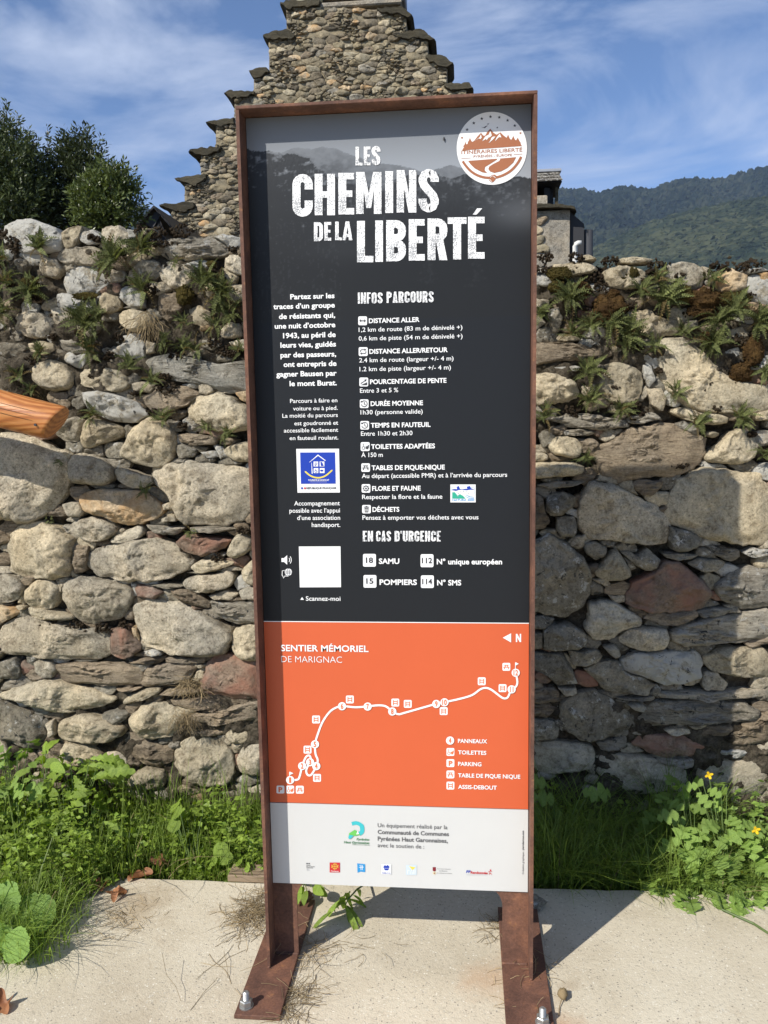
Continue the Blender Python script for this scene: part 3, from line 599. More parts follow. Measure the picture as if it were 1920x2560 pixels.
M['yink'] = plain('yellow_ink', (0.72, 0.58, 0.08), 0.5); M['redk'] = plain('red_ink', (0.50, 0.03, 0.035), 0.5); M['teal'] = plain('teal_ink', (0.05, 0.45, 0.48), 0.5); M['lime'] = plain('lime_ink', (0.14, 0.48, 0.10), 0.5); M['maroon'] = plain('maroon_ink', (0.2, 0.02, 0.03), 0.5); M['tan'] = plain('tan_ink', (0.62, 0.55, 0.36), 0.5)
decal('blue_field', M['blue'], [[(221, 76), (434, 75), (438, 266), (226, 267)]], 3, th, 4.2)
decal('house_outline', M['ink'], ribbon([(278, 136), (330, 92), (376, 126)], [2, 8, 5])+ribbon([(291, 138), (295, 205)], [2, 6])+[rect(303, 131, 331, 161), rect(340, 131, 369, 161), rect(304, 171, 332, 201), rect(341, 171, 370, 201)], 3, th, 5)
decal('house_marks', M['blue'], ribbon([(311, 156), (312, 142), (318, 137), (325, 142), (318, 150), (316, 158)], 3.2)+[[(345, 134), (355, 134), (360, 145), (365, 158), (348, 158)], circ(353, 186, 10, 14, 6)]+ribbon([(317+7*math.cos(a), 190+7*math.sin(a)) for a in np.linspace(-1, 4.4, 9)], 2.5)+ribbon([(316, 176), (316, 186), (323, 187), (326, 196)], 2.8), 3, th, 6)
decal('smile', M['yink'], ribbon(smooth_path([(250, 190), (285, 218), (330, 230), (375, 218), (418, 182)]), [2]+[9]*23+[3]), 3, th, 5)
text('TOURISME & HANDICAP', 3, 270, 398, 249, 9, M['ink'], 0.02, th, 5); decal('caption_line', M['inkg'], [rect(282, 254, 384, 256)], 3, th, 5)
decal('flag_mark', M['blue'], [rect(227, 288, 238, 299)], 3, th, 5); decal('flag_mark', M['redk'], [rect(245, 288, 256, 299)], 3, th, 5); text('RÉPUBLIQUE FRANÇAISE', 3, 260, 441, 299, 11, M['dark'], 0.02, th, 5)
na = decal('nature_label', M['ink'], [rect(1137, 271, 1291, 380)], 3, text_panel)
decal('birds', M['blue'], [[(1141, 304), (1160, 298), (1178, 300), (1174, 288), (1187, 279), (1196, 298), (1212, 301), (1190, 304), (1170, 310)], [(1202, 303), (1226, 297), (1240, 297), (1236, 285), (1256, 280), (1262, 294), (1284, 301), (1256, 303), (1236, 306)]], 3, na, 4.2)
decal('green_hills', M['green'], [[(1148, 318), (1164, 318), (1180, 338), (1196, 330), (1214, 340), (1230, 357), (1148, 357)]], 3, na, 4.2)
decal('water_lines', M['lblue'], ribbon([(1230, 332), (1250, 345), (1280, 348)], 3)+ribbon([(1228, 344), (1250, 354), (1280, 356)], 3)+ribbon([(1145, 314), (1145, 287), (1165, 287)], 1.5)+ribbon([(1262, 288), (1282, 288), (1282, 330)], 1.5), 3, na, 4.2)
for k in range(7):
    a = math.pi*(1+k/6.0); cx, cy = 1216+34*math.cos(a), 340+28*math.sin(a); decal('small_star', M['inkg'], [circ(cx, cy, 4, 5)], 3, na, 4.4)
text('NATURA 2000', 3, 1149, 1283, 371, 11, M['lblue'], 0.02, na, 4.2)
# round emblem ---------------------------------------------------------
em = decal('emblem', M['ink'], [circ(826, 838, 662, 72, 687)], 0, text_panel)
M['copper'] = print_mat('copper_print', (0.34, 0.125, 0.055), 0.5)
def star(cx, cy, r): return [(cx+(r if k % 2 == 0 else r*.42)*math.sin(math.pi*k/5), cy-(r if k % 2 == 0 else r*.42)*math.cos(math.pi*k/5)) for k in range(10)]
decal('star_ring', M['dark'], [star(x, y, 33) for x, y in ((360, 486), (486, 363), (636, 281), (801, 243), (966, 255), (1123, 312), (1258, 411))]+[star(928, 450, 20)], 0, em, 4.2)
decal('star_ring', M['copper'], [star(264, 640, 28), star(1364, 552, 28)], 0, em, 4.2)
decal('bird_marks', M['dark'], [[(630, 445), (680, 445), (700, 425), (752, 407), (715, 440), (695, 460)], [(728, 378), (755, 378), (782, 362), (765, 388), (745, 390)]], 0, em, 4.2)
decal('mountains', M['copper'], [[(262, 880), (300, 820), (285, 800), (312, 770), (325, 715), (345, 765), (372, 755), (375, 720), (395, 690), (412, 640), (435, 690), (455, 718), (490, 700), (560, 610), (622, 547), (665, 600), (700, 600), (740, 530), (797, 470), (850, 540), (915, 582), (985, 537), (1050, 600), (1105, 640), (1132, 580), (1160, 650), (1190, 680), (1210, 650), (1230, 603), (1255, 665), (1278, 690), (1296, 670), (1314, 635), (1340, 690), (1372, 740), (1365, 750), (1392, 795)]], 0, em, 4.2)
decal('snow_marks', M['ink'], [[(500, 703), (600, 630), (618, 575), (635, 640), (608, 668), (585, 650)], [(645, 705), (700, 620), (770, 580), (797, 510), (825, 600), (790, 630), (760, 640), (725, 690), (720, 660)], [(767, 745), (800, 690), (820, 640), (850, 620), (893, 618), (860, 660)], [(888, 703), (915, 640), (975, 560), (1005, 635), (960, 630), (930, 660)]], 0, em, 5.4)
text('ITINÉRAIRES LIBERTÉ', 0, 252, 1400, 950, 66, M['copper'], 0.012, em, 4.2); text('PYRÉNÉES - EUROPE', 0, 480, 1205, 1018, 44, M['copper'], 0.008, em, 4.2)
decal('rule_lines', M['copper'], [[(250, 1028), (430, 1017), (430, 1024), (250, 1035)], [(1235, 955), (1400, 942), (1400, 949), (1235, 962)]], 0, em, 4.2)
decal('valley', M['copper'], [[(378, 1075), (920, 1035), (925, 1050), (800, 1130), (700, 1190), (690, 1250), (740, 1308), (640, 1290), (500, 1215), (420, 1135)], [(975, 1032), (1285, 1005), (1230, 1110), (1120, 1210), (1000, 1275), (870, 1303), (790, 1275), (760, 1230), (775, 1185), (850, 1135), (960, 1080), (985, 1050)]], 0, em, 4.2)
arc = [(278, 1082), (330, 1160), (420, 1260), (530, 1335), (660, 1382), (790, 1395), (920, 1385), (1070, 1330), (1200, 1245), (1310, 1120), (1378, 998)]
decal('lower_band', M['copper'], ribbon(smooth_path(arc), 46), 0, em, 4.2)
decal('clasped_hands', M['copper'], [[(770, 1440), (800, 1410), (785, 1370), (830, 1340), (880, 1335), (920, 1365), (890, 1400), (900, 1420), (850, 1475), (815, 1480)]], 0, em, 5.2); decal('hands_gap', M['ink'], ribbon([(800, 1392), (812, 1365), (850, 1360), (895, 1395)], 10)+ribbon([(785, 1425), (825, 1470)], 9), 0, em, 6)
# map panel ------------------------------------------------------------
PM = map_panel
text('SENTIER MÉMORIEL', 4, 105, 638, 212, 37, bold=0.018, parent=PM, layer=5); text('DE MARIGNAC', 4, 107, 477, 280, 38, bold=-0.012, parent=PM, layer=5)
decal('north_arrow', M['ink'], [[(1456, 131), (1507, 104), (1507, 160)]], 4, PM, 5); heading('N', 4, 1536, 1568, 108, 158, .12, M['ink'], PM)
route = [(161, 998), (195, 998), (215, 985), (234, 912), (250, 870), (263, 852), (278, 850), (286, 868), (282, 889), (265, 920), (258, 945), (268, 968), (290, 965), (320, 913), (328, 875), (315, 840), (312, 780), (325, 730), (355, 650), (395, 590), (430, 562), (477, 548), (560, 555), (633, 549), (700, 543), (745, 550), (783, 580), (820, 597), (860, 588), (1050, 534), (1100, 524), (1200, 502), (1270, 480), (1320, 445), (1355, 437), (1390, 450), (1450, 495), (1475, 500), (1490, 488), (1509, 445), (1535, 430), (1545, 400), (1535, 345)]
decal('trail_line', M['ink'], ribbon(smooth_path(route, 4), 12), 4, PM, 4)
for s, x, y in [('1', 161, 998), ('2', 234, 912), ('3', 282, 889), ('4', 320, 913), ('5', 312, 780), ('6', 477, 548), ('7', 633, 550), ('8', 783, 580), ('9', 1051, 534), ('10', 1101, 524), ('11', 1510, 445), ('12', 1535, 344), ('4', 1135, 757)]:
    q = decal('stop_disc', M['ink'], [circ(x, y, 25, 24)], 4, PM, 6.5+0.0005*x); w_ = 6.5 if s == '1' else 8 if len(s) == 1 else 14 if s != '11' else 11; text(s, 4, x-w_, x+w_, y+15, 31, M['oink'], 0.03, q, 8.2)
decal('flag', M['ink'], [rect(155, 950, 159, 980), [(157, 946), (181, 957), (157, 968)]], 4, PM, 6); decal('flag', M['ink'], [rect(1531, 282, 1535, 325), [(1533, 279), (1554, 290), (1533, 301)]], 4, PM, 6)
for x, y in [(524, 508), (318, 630), (266, 814), (324, 986), (801, 527), (877, 535), (1096, 579), (1328, 397), (1455, 439), (1137, 1033)]: tile_icon(4, x-24, y-24, x+24, y+24, I_BENCH, PM, M['oink'])
for x, y, s in [(1478, 309, I_TABLE), (219, 1058, I_TABLE), (160, 1057, I_WC), (1137, 828, I_WC), (1137, 965, I_TABLE)]: tile_icon(4, x-24, y-24, x+24, y+24, s, PM, M['oink'])
for x, y in [(101, 1057), (1137, 896)]:
    q = decal('pictogram', M['ink'], [rrect(x-24, y-24, x+24, y+24)], 4, PM); text('P', 4, x-11, x+13, y+14, 28, M['oink'], 0.04, q, 5)
for s, a, b, y in [('PANNEAUX', 1183, 1361, 771), ('TOILETTES', 1184, 1356, 841), ('PARKING', 1184, 1326, 911), ('TABLE DE PIQUE NIQUE', 1184, 1563, 981), ('ASSIS-DEBOUT', 1184, 1420, 1051)]: text(s, 4, a, b, y, 23, bold=0.022, parent=PM, layer=5)
# sponsor panel ---------------------------------------------------------
PS = logo_panel; M['gk'] = plain('grey_text_ink', (0.12, 0.12, 0.12), 0.6)
for s, a, b, y, bo in [('Un équipement réalisé par la', 694, 1119, 163, .006), ('Communauté de Communes', 694, 1128, 204, .025), ('Pyrénées Haut Garonnaises,', 694, 1121, 245, .025), ('avec le soutien de :', 694, 977, 285, .006)]: text(s, 5, a, b, y, 24, M['gk'], bo, PS, 5)
text('Création graphique : ', 5, 1584, 308, 450, 11, M['gk'], 0.004, PS, 5, rot=True); text('pierrelacroux.com', 5, 1584, 185, 302, 11, M['gk'], 0.03, PS, 5, rot=True)
decal('community_logo', M['teal'], ribbon(smooth_path([(536, 143), (565, 138), (595, 155), (598, 190), (580, 205)]), [22]*8+[26]*9), 5, PS, 5)
decal('community_logo', M['lime'], [[(517, 222), (520, 200), (555, 178), (590, 208), (560, 216), (535, 214)]], 5, PS, 6.5); decal('community_logo', M['ink'], [[(563, 206), (572, 184), (581, 204)]], 5, PS, 8)
decal('community_logo', M['teal'], [[(515, 222), (522, 208), (548, 214), (530, 232), (518, 234)]], 5, PS, 8)
M['gg'] = plain('grey_green_ink', (0.10, 0.22, 0.12), 0.6)
text('Pyrénées', 5, 565, 642, 243, 13, M['gg'], .03, PS, 5, .2); text('Haut Garonnaises', 5, 488, 642, 261, 13, M['gg'], .03, PS, 5, .2); text('COMMUNAUTÉ DE COMMUNES', 5, 538, 645, 272, 5, M['gg'], .01, PS, 5)
decal('ministry_logo', M['dark'], [rect(259, 382, 268, 388), rect(272, 382, 280, 388)], 5, PS, 5)
for i, (s, b) in enumerate([('PRÉFET', 285), ('DE LA HAUTE-', 311), ('GARONNE', 299)]): text(s, 5, 259, b, 398+i*7.5, 5, M['gk'], .02, PS, 5)
decal('ministry_logo', M['inkg'], [rect(260, 417, 274, 418.5), rect(260, 421, 270, 422.5), rect(260, 425, 279, 426.5)], 5, PS, 5)
q = decal('region_logo', M['redk'], [rect(401, 379, 464, 439)], 5, PS, 5); decal('region_cross', M['yink'], ribbon([(433, 384), (415, 402), (433, 420), (451, 402)], 2.5, True)+ribbon([(433, 382), (433, 422)], 2.5)+ribbon([(412, 402), (454, 402)], 2.5)+[circ(x, y, 2.6, 6) for x, y in ((424, 388), (442, 388), (414, 395), (414, 409), (452, 395), (452, 409), (424, 416), (442, 416))], 5, q, 6)
text('Occitanie', 5, 408, 456, 433, 6, M['ink'], .02, q, 6)
q = decal('council_logo', M['lblue'], [[(569, 384), (617, 389), (618, 438), (590, 434), (571, 441)]], 5, PS, 5); decal('council_mark', M['ink'], ribbon([(583, 396), (592, 393), (592, 424)], 3)+ribbon([(600, 394), (600, 424)], 3)+ribbon([(580, 408), (608, 406)], 3), 5, q, 6)
q = decal('lottery_logo', M['ink'], [rect(713, 389, 778, 451)], 5, PS, 5); decal('lottery_outline', M['inkg'], ribbon([(722, 391), (714, 391), (714, 450), (722, 450)], 1.6)+ribbon([(769, 391), (777, 391), (777, 450), (769, 450)], 1.6), 5, q, 6)
decal('lottery_mark', M['blue'], [[(728, 405), (738, 393), (746, 400), (754, 392), (766, 404), (764, 412), (730, 412)], [(731, 414), (764, 414), (757, 426), (738, 426)]], 5, q, 6); text('CASA C+S', 5, 721, 771, 446, 9, M['blue'], .02, q, 6)
q = decal('foundation_logo', plain('pale_blue_ink', (0.52, 0.60, 0.64), .5), [rect(866, 394, 932, 455)], 5, PS, 5); decal('foundation_mark', M['yink'], [[(885, 400), (925, 408), (905, 424)]], 5, q, 6); decal('foundation_mark', M['ink'], ribbon([(876, 446), (876, 426), (886, 426)], 3)+ribbon([(893, 447), (900, 424), (908, 447)], 3)+ribbon([(914, 446), (914, 424)], 3)+ribbon([(922, 446), (922, 424)], 3), 5, q, 6)
decal('medal_logo', M['maroon'], [[(1029, 407), (1048, 407), (1048, 428), (1039, 434), (1029, 428)]], 5, PS, 5); decal('medal_logo', M['tan'], [circ(1039, 443, 10, 14)], 5, PS, 5); decal('medal_logo', M['maroon'], [circ(1039, 443, 4, 8)], 5, PS, 6)
for s, a, b, y in [('Association Nationale', 1056, 1138, 419), ('des Médaillés', 1068, 1118, 432), ('de la Résistance Française', 1056, 1146, 445)]: text(s, 5, a, b, y, 5, M['gk'], .004, PS, 5)
text('FF', 5, 1233, 1258, 442, 15, M['blue'], .03, PS, 5, .15); text('Randonnée', 5, 1260, 1364, 446, 14, M['redk'], .03, PS, 5); decal('walker_mark', M['redk'], ribbon([(1372, 452), (1378, 440), (1368, 436), (1384, 430), (1390, 436)], 3.5)+ribbon([(1378, 440), (1388, 452)], 3.5)+[circ(1381, 425, 4.5, 8)], 5, PS, 5)
decal('caption_line', M['inkg'], [rect(1234, 453, 1362, 455)], 5, PS, 5)

# ---------------------------------------------------------------- the dry-stone garden wall
TT.update({'A': (0, 540, 2.5136), 'B': (0, 1040, 2.5136), 'C': (0, 1500, 2.44), 'D': (1320, 600, 2.765), 'E': (1320, 1060, 2.765), 'F': (1320, 1500, 2.765), 'G': (340, 0, 1.8433), 'K': (1320, 380, 2.765), 'S': (0, 240, 2.765), 'V': (0, 1860, 2.44), 'N': (1320, 1900, 2.765)})
WY = 0.90                                           # wall face
STONES = {
'A': """l 20,60 90,20 200,25 300,70 350,130 330,200 200,220 100,200 20,150 0,110
c 370,100 430,60 500,55 480,120 460,180 400,195 370,170
l 490,100 560,80 620,120 600,160 520,170 480,140
g 620,70 720,60 790,110 800,170 760,200 680,200 630,160
l 790,80 870,85 850,130 800,130
c 880,70 960,75 950,110 890,115
s 1000,160 1060,140 1300,130 1400,170 1430,210 1370,245 1200,260 1050,265 1010,220
l 1340,125 1390,110 1500,130 1505,180 1450,205 1400,160
b 1470,200 1510,170 1540,240 1490,245
g 1410,260 1440,240 1515,250 1540,360 1460,350 1410,310
l -40,210 40,205 55,240 30,270 -40,270
g 350,220 430,190 580,190 640,230 600,300 500,300 400,290 350,260
g 260,250 330,270 370,330 330,370 250,360 230,310
d 70,270 130,265 160,310 120,350 70,330
l 430,310 500,300 600,330 640,420 560,480 470,490 400,470 380,400
d 380,300 430,290 490,300 470,330 400,345
g 1020,290 1130,300 1220,330 1200,420 1120,450 1040,420 990,360
l 1150,300 1240,270 1320,280 1330,310 1230,330
d 880,270 980,280 1000,340 950,390 880,370 830,320
l 340,490 420,490 520,530 600,590 560,620 440,600 350,560
c 600,540 640,480 720,500 740,570 660,610 610,600
l 750,460 790,440 860,480 880,560 800,560 740,510
g 80,620 180,600 290,640 310,700 240,760 130,750 70,700
g 300,580 350,570 420,620 400,690 340,680 310,630
c 740,600 800,580 900,600 940,650 920,700 830,720 750,690 720,640
b 980,490 1100,470 1150,520 1120,600 1050,660 980,600
c 1170,580 1240,560 1310,600 1320,660 1250,690 1190,670
o 1250,690 1300,680 1310,710 1250,720
c 160,800 230,780 300,800 320,840 250,870 180,850
d -20,800 90,795 130,830 100,880 20,890 -20,860
s 360,780 430,775 480,810 520,850 450,860 370,830
l 700,840 760,800 860,780 890,810 880,870 830,890 750,880
g 900,780 960,800 950,850 900,860
d 1260,780 1340,770 1380,810 1310,840 1250,820
g 1430,790 1540,770 1545,830 1460,830
c 220,920 300,900 390,930 430,1000 420,1060 350,1100 260,1090 190,1040 180,970
c 510,950 600,930 700,960 770,1000 790,1060 720,1110 600,1090 500,1060 485,1000
w 910,920 960,875 1080,860 1200,890 1350,930 1545,900 1550,1090 1400,1110 1250,1060 1080,1030 940,990
g 670,900 720,890 750,940 690,945
g 30,920 80,900 120,940 100,955 30,950
d 50,980 130,965 175,980 165,1030 110,1040 50,1020
l 520,1120 600,1105 720,1130 840,1180 880,1240 820,1285 700,1280 570,1230 520,1160
d 440,1150 500,1130 510,1190 470,1220 430,1190
g 800,1050 900,1040 970,1060 920,1105 830,1100
b 870,1140 1000,1080 1180,1070 1240,1120 1150,1190 1020,1240 930,1220
g 1235,1060 1300,1050 1330,1100 1280,1125 1240,1110
c 1180,1180 1240,1130 1370,1110 1480,1160 1555,1230 1570,1350 1400,1360 1230,1310 1170,1250
o 1470,1110 1545,1095 1560,1180 1500,1155""",
'B': """c 510,40 560,15 740,70 760,110 700,150 600,180 530,210 485,160 500,90
g 340,50 450,0 500,25 490,90 475,160 400,160 340,120
c 800,100 860,40 930,0 1000,40 1080,110 1090,200 1060,290 990,325 900,320 800,280 740,250 770,170
g -80,120 120,130 280,190 390,270 410,380 390,480 300,590 180,660 60,665 -100,650
g 415,260 500,235 600,260 680,320 695,390 640,435 520,430 418,430
g 690,345 760,330 860,370 945,385 945,440 840,465 760,430 710,400
b 1100,120 1200,110 1350,140 1330,180 1180,190 1110,160
d 1080,190 1130,180 1230,220 1200,260 1110,270
l 1250,230 1350,225 1360,260 1280,265
c 1400,205 1500,165 1580,160 1580,290 1470,290 1400,240
g 950,360 1040,310 1200,285 1400,320 1575,345 1580,560 1480,680 1300,690 1110,670 1080,580 1040,480 960,420
o 490,520 540,470 700,465 880,480 980,540 1000,620 900,670 780,695 640,640 520,600
m 380,560 480,545 510,610 480,640 410,640
g 420,690 540,635 640,655 730,730 640,790 540,800 440,740
m 670,800 740,740 870,690 890,760 760,805
s 900,690 1000,700 1130,710 1090,755 960,745
s 1190,710 1330,700 1490,715 1350,740 1200,730
g 1005,560 1060,540 1075,590 1010,600
m 1010,650 1085,620 1100,665 1010,670
c 30,780 80,700 200,670 330,710 430,780 430,830 425,1010 330,1035 170,1010 40,1000 40,900
b 440,830 535,830 520,980 435,1010
g 520,880 590,840 760,805 920,770 1050,810 1160,900 1130,1000 950,1045 740,1040 600,1010 530,950
r 1090,800 1150,760 1300,770 1430,790 1390,840 1270,890 1140,860
c 1410,870 1440,800 1490,735 1590,820 1490,905 1420,890
c 1180,950 1280,900 1400,920 1470,930 1380,970 1220,1005
g 1140,1050 1230,1010 1330,1010 1410,980 1465,1010 1430,1080 1300,1120 1180,1110 1140,1080
c 1500,980 1600,890 1605,1080 1530,1060
g -50,1010 60,1010 130,1080 110,1150 40,1185 -50,1180
b 100,1050 150,1010 210,1015 180,1070 130,1075
c 130,1120 200,1040 300,1035 360,1080 360,1150 310,1220 220,1230 140,1190
g 370,1070 440,1025 600,1035 740,1060 820,1110 800,1200 740,1280 600,1315 480,1300 400,1190
r 830,1100 850,1070 930,1075 1010,1120 950,1160 850,1140
d 910,1070 1040,1065 1130,1080 1040,1095
b 1060,1100 1160,1100 1300,1180 1295,1220 1190,1205 1080,1140
g 1300,1140 1400,1105 1485,1130 1440,1165 1330,1165
g 1490,1110 1540,1085 1610,1095 1600,1165 1510,1165
s 1310,1180 1430,1185 1615,1170 1615,1320 1480,1320 1340,1270
o -40,1200 60,1215 100,1245 30,1290 -40,1320
c 65,1205 130,1200 150,1220 100,1235
c 145,1225 200,1210 440,1260 440,1290 230,1290 150,1260""",
'C': """g -30,220 80,110 220,120 400,170 560,190 640,195 652,300 640,350 520,380 340,370 160,355 20,345 -50,290
r 648,200 760,180 850,280 840,330 750,370 655,340
g 800,50 920,20 1080,30 1200,90 1330,160 1400,230 1370,320 1250,350 1080,350 950,310 865,290 815,160 790,90
o 790,180 818,180 840,265 820,260
c 1405,200 1480,175 1575,175 1575,380 1470,380 1410,330
d -30,390 60,370 100,420 90,490 -30,500
g 180,400 220,378 290,385 330,440 300,485 240,490 190,450
b 330,410 420,395 600,400 740,420 850,430 835,520 690,545 500,530 390,520 340,460
b 845,530 870,440 950,405 1150,405 1200,420 1130,510 1000,525 880,545
b 770,400 860,365 990,360 960,395 850,408
l 860,325 940,310 980,345 880,355
b 990,370 1220,365 1230,400 1000,398
r 1215,500 1250,400 1310,355 1400,355 1575,410 1580,620 1400,610 1280,580 1205,570
c 120,540 240,500 370,510 520,560 620,600 700,620 650,650 520,680 380,705 220,670 80,620 -30,600 40,570
c 730,625 850,565 960,545 960,580 870,620 740,658
b 690,560 850,548 830,565 720,572
b 960,590 1010,560 1120,560 1190,580 1060,600
b 1030,630 1130,625 1260,620 1350,650 1290,695 1180,690 1050,660
b 1130,720 1270,705 1460,650 1575,640 1580,740 1400,780 1270,775 1150,760
d -40,620 100,680 220,740 260,840 220,930 120,900 -40,870
c 330,770 400,730 510,705 600,740 750,800 720,850 620,885 470,880 350,850
d 600,715 680,692 770,705 740,750 680,775 620,750
c 775,730 850,660 960,640 1080,680 1120,750 1060,840 940,865 830,850 780,790
c 1360,830 1430,800 1505,830 1500,880 1420,900 1370,860
b 1150,830 1200,800 1350,820 1340,840 1200,850
g 265,770 310,745 325,830 290,860
c 350,940 380,880 500,900 600,950 600,1000 480,1030 345,1010
g 615,960 700,950 760,990 755,1090 700,1150 620,1130 600,1050
b 775,900 880,880 970,900 1050,930 1040,1000 960,1040 860,1020 790,980
c 750,1150 790,1090 880,1040 1000,1070 990,1160 900,1190
c 1060,910 1180,850 1330,870 1400,950 1420,1050 1390,1140 1270,1160 1150,1130 1070,1040
g 1430,1000 1460,920 1540,895 1600,900 1600,1080 1470,1080""",
'D': """l 30,200 120,190 190,260 150,310 30,300
c 140,180 220,155 400,150 490,190 470,220 330,240 200,220
c 530,190 650,170 780,190 860,240 850,300 750,330 620,340 530,300
l 430,300 520,290 610,345 600,365 480,360
c 630,125 740,108 870,128 850,148 720,155 640,148
c 370,105 430,95 490,128 440,142 380,135
g 970,180 1030,155 1160,160 1230,210 1220,290 1150,330 1050,310 990,260
g 930,240 975,220 1020,280 990,320 930,300
o 1320,230 1390,190 1440,200 1530,240 1520,330 1440,370 1340,360 1320,300
l 1530,250 1600,230 1700,280 1700,440 1560,410 1520,340
o 1610,220 1700,215 1700,280 1630,270
g 1230,180 1270,190 1300,250 1260,260
l 1530,195 1620,180 1700,200 1600,215 1540,225
c 660,500 740,475 850,475 900,520 1060,560 1050,620 980,660 860,670 780,640 700,560
o 1480,430 1560,420 1700,450 1700,500 1540,500
d 1310,390 1370,390 1380,420 1320,430
d 160,480 220,465 240,530 220,620 170,620 150,540
g 30,400 140,410 150,470 90,490 30,450
g 1400,620 1500,600 1540,650 1500,700 1400,690
d 1100,560 1180,550 1190,600 1120,630
b 30,720 180,700 330,710 470,750 600,760 560,800 400,830 250,830 30,865
l 200,880 330,868 370,882 340,903 240,903
c 30,930 180,915 300,960 350,1010 350,1080 230,1130 30,1140
c 490,930 590,840 700,860 770,880 810,980 790,1080 720,1130 600,1130 520,1080 475,1010
c 920,770 970,690 1100,680 1200,760 1290,850 1400,920 1520,980 1700,1010 1700,1150 1500,1190 1350,1180 1200,1180 1080,1120 990,1020 920,930 910,840
c 1000,1180 1090,1150 1200,1195 1400,1210 1380,1280 1200,1270 1060,1230
g 840,1040 930,1030 970,1090 940,1170 870,1130
l 815,870 860,860 890,960 850,1010 818,940
s 180,1240 300,1210 460,1210 660,1250 680,1290 500,1310 300,1290
s 700,1225 860,1195 930,1240 760,1275 700,1260
s 250,1320 380,1312 500,1330 400,1355 260,1350
l 1370,770 1470,740 1480,790 1420,820 1370,800
l 1530,860 1620,790 1700,800 1700,900 1560,890
c 1570,1205 1700,1170 1700,1250 1600,1250""",
'E': """d 80,90 120,45 200,80 170,140 110,170
c 145,160 190,95 260,85 350,110 385,170 350,240 260,230 180,210
b 440,190 600,110 700,40 830,10 1000,10 1120,60 1220,110 1225,210 1150,310 1000,370 800,370 650,400 500,340 470,240
c 1240,220 1350,130 1420,50 1520,40 1600,110 1600,210 1520,275 1380,275 1250,270
c 1230,70 1290,50 1345,70 1290,100
c 20,210 110,195 160,230 140,258 20,260
c 20,272 150,265 320,265 400,310 370,360 220,370 20,380
s 80,430 200,400 400,405 340,430 180,455
b 720,430 780,390 940,395 940,450 870,500 790,490
g 400,480 430,420 500,405 600,430 720,490 830,540 920,600 990,690 980,790 910,845 770,830 600,805 440,800 380,720 350,600
c 985,620 1010,460 1110,360 1230,305 1400,325 1659,360 1730,600 1690,850 1400,820 1220,790 1060,720 995,690
b 20,470 110,510 120,600 160,680 120,730 20,740
d 140,500 240,480 340,520 320,580 240,635 180,645 125,600
d 205,655 260,640 330,645 350,720 330,790 240,790 205,740
d 0,830 60,820 160,780 280,840 400,940 455,1080 440,1180 370,1290 230,1335 0,1300
d 400,835 470,825 555,860 540,930 480,950 410,910
c 610,855 680,960 730,1050 700,1085 560,1095 460,1050 520,980
d 660,900 720,890 760,920 840,870 930,950 900,1010 830,1025 740,980
d 995,720 1100,735 1220,790 1180,860 1090,895 1010,880 985,800
d 940,905 1040,900 1200,915 1150,940 1040,950 960,930
d 1120,970 1210,935 1330,948 1390,970 1330,1020 1230,1035 1150,1000
s 1240,850 1350,855 1480,885 1490,920 1420,960 1320,920
r 740,1110 850,1050 960,970 1040,965 1120,1020 1240,1110 1270,1190 1200,1280 1000,1310 840,1310 760,1270 700,1250 710,1180
s 1320,1130 1400,1050 1520,1010 1700,1020 1700,1260 1500,1290 1380,1240 1320,1180
l 1510,900 1580,870 1700,880 1700,920 1570,935""",
'F': """m 430,60 530,10 620,40 700,90 790,135 790,205 690,200 600,285 480,300 400,220 440,120
b 805,140 860,100 1180,80 1170,130 1060,190 960,185 840,150
d 20,130 130,125 190,150 130,210 20,215
d 115,220 180,190 290,190 395,250 405,310 350,350 210,360 120,355
d 20,240 105,245 105,350 20,355
g 630,290 700,220 820,210 960,210 990,260 970,340 880,365 740,350
s 1190,90 1290,70 1430,75 1370,120 1220,130
s 1010,230 1170,160 1400,120 1700,80 1700,260 1520,300 1300,310 1100,330 1030,290
c 1230,410 1330,350 1450,340 1700,370 1700,550 1540,550 1380,530 1280,500 1240,450
d 20,390 230,375 300,470 350,590 210,600 130,530 20,480
d 290,370 480,360 530,410 500,445 400,472 320,470
d 400,500 500,455 640,445 685,520 800,555 900,610 830,670 640,650 540,640 490,580
l 660,440 760,385 900,375 1050,372 1170,375 1220,450 1200,550 1080,590 960,600 800,545 695,510
m 530,340 600,320 640,360 650,400 600,410
g 1220,600 1240,520 1320,510 1400,600 1360,640 1240,640
b 20,650 180,625 220,660 215,720 20,730
g 220,630 340,620 350,660 260,680
b 20,740 150,740 210,770 130,830 20,820
d 20,840 180,850 220,910 210,970 20,990
d 240,720 400,650 470,650 600,720 740,830 740,900 600,960 380,980 280,930 230,820
s 620,690 720,692 880,675 890,705 720,710 640,705
s 900,660 1200,650 1620,640 1630,690 1400,705 1100,700 920,695
s 790,850 900,720 1200,712 1500,730 1615,790 1590,840 1350,860 1080,880 880,890 800,870
m 700,740 790,722 830,750 810,780 740,770
g 1120,885 1250,865 1245,890 1160,910
g 960,920 1060,898 1125,912 1135,940 1000,950
b 1140,950 1260,895 1400,880 1430,910 1380,950 1200,965
b 1350,975 1470,910 1500,860 1700,800 1700,1000 1540,1030 1430,1020
r 780,960 900,945 1160,970 1300,1020 1250,1060 1150,1110 1060,1090 960,1110 840,1070 740,1020
s 480,1010 600,980 690,970 690,1040 590,1060 510,1050
l 1320,1070 1420,1050 1560,1070 1500,1110 1400,1110
s 850,1115 1160,1115 1150,1165 950,1160
m 30,1010 200,1000 440,1030 480,1110 420,1200 30,1220
m 510,1080 830,1110 1100,1190 1140,1300 700,1382 480,1250
m 1200,1140 1450,1130 1700,1090 1700,1382 1300,1382 1170,1250"""}
FLAT = set('swb')
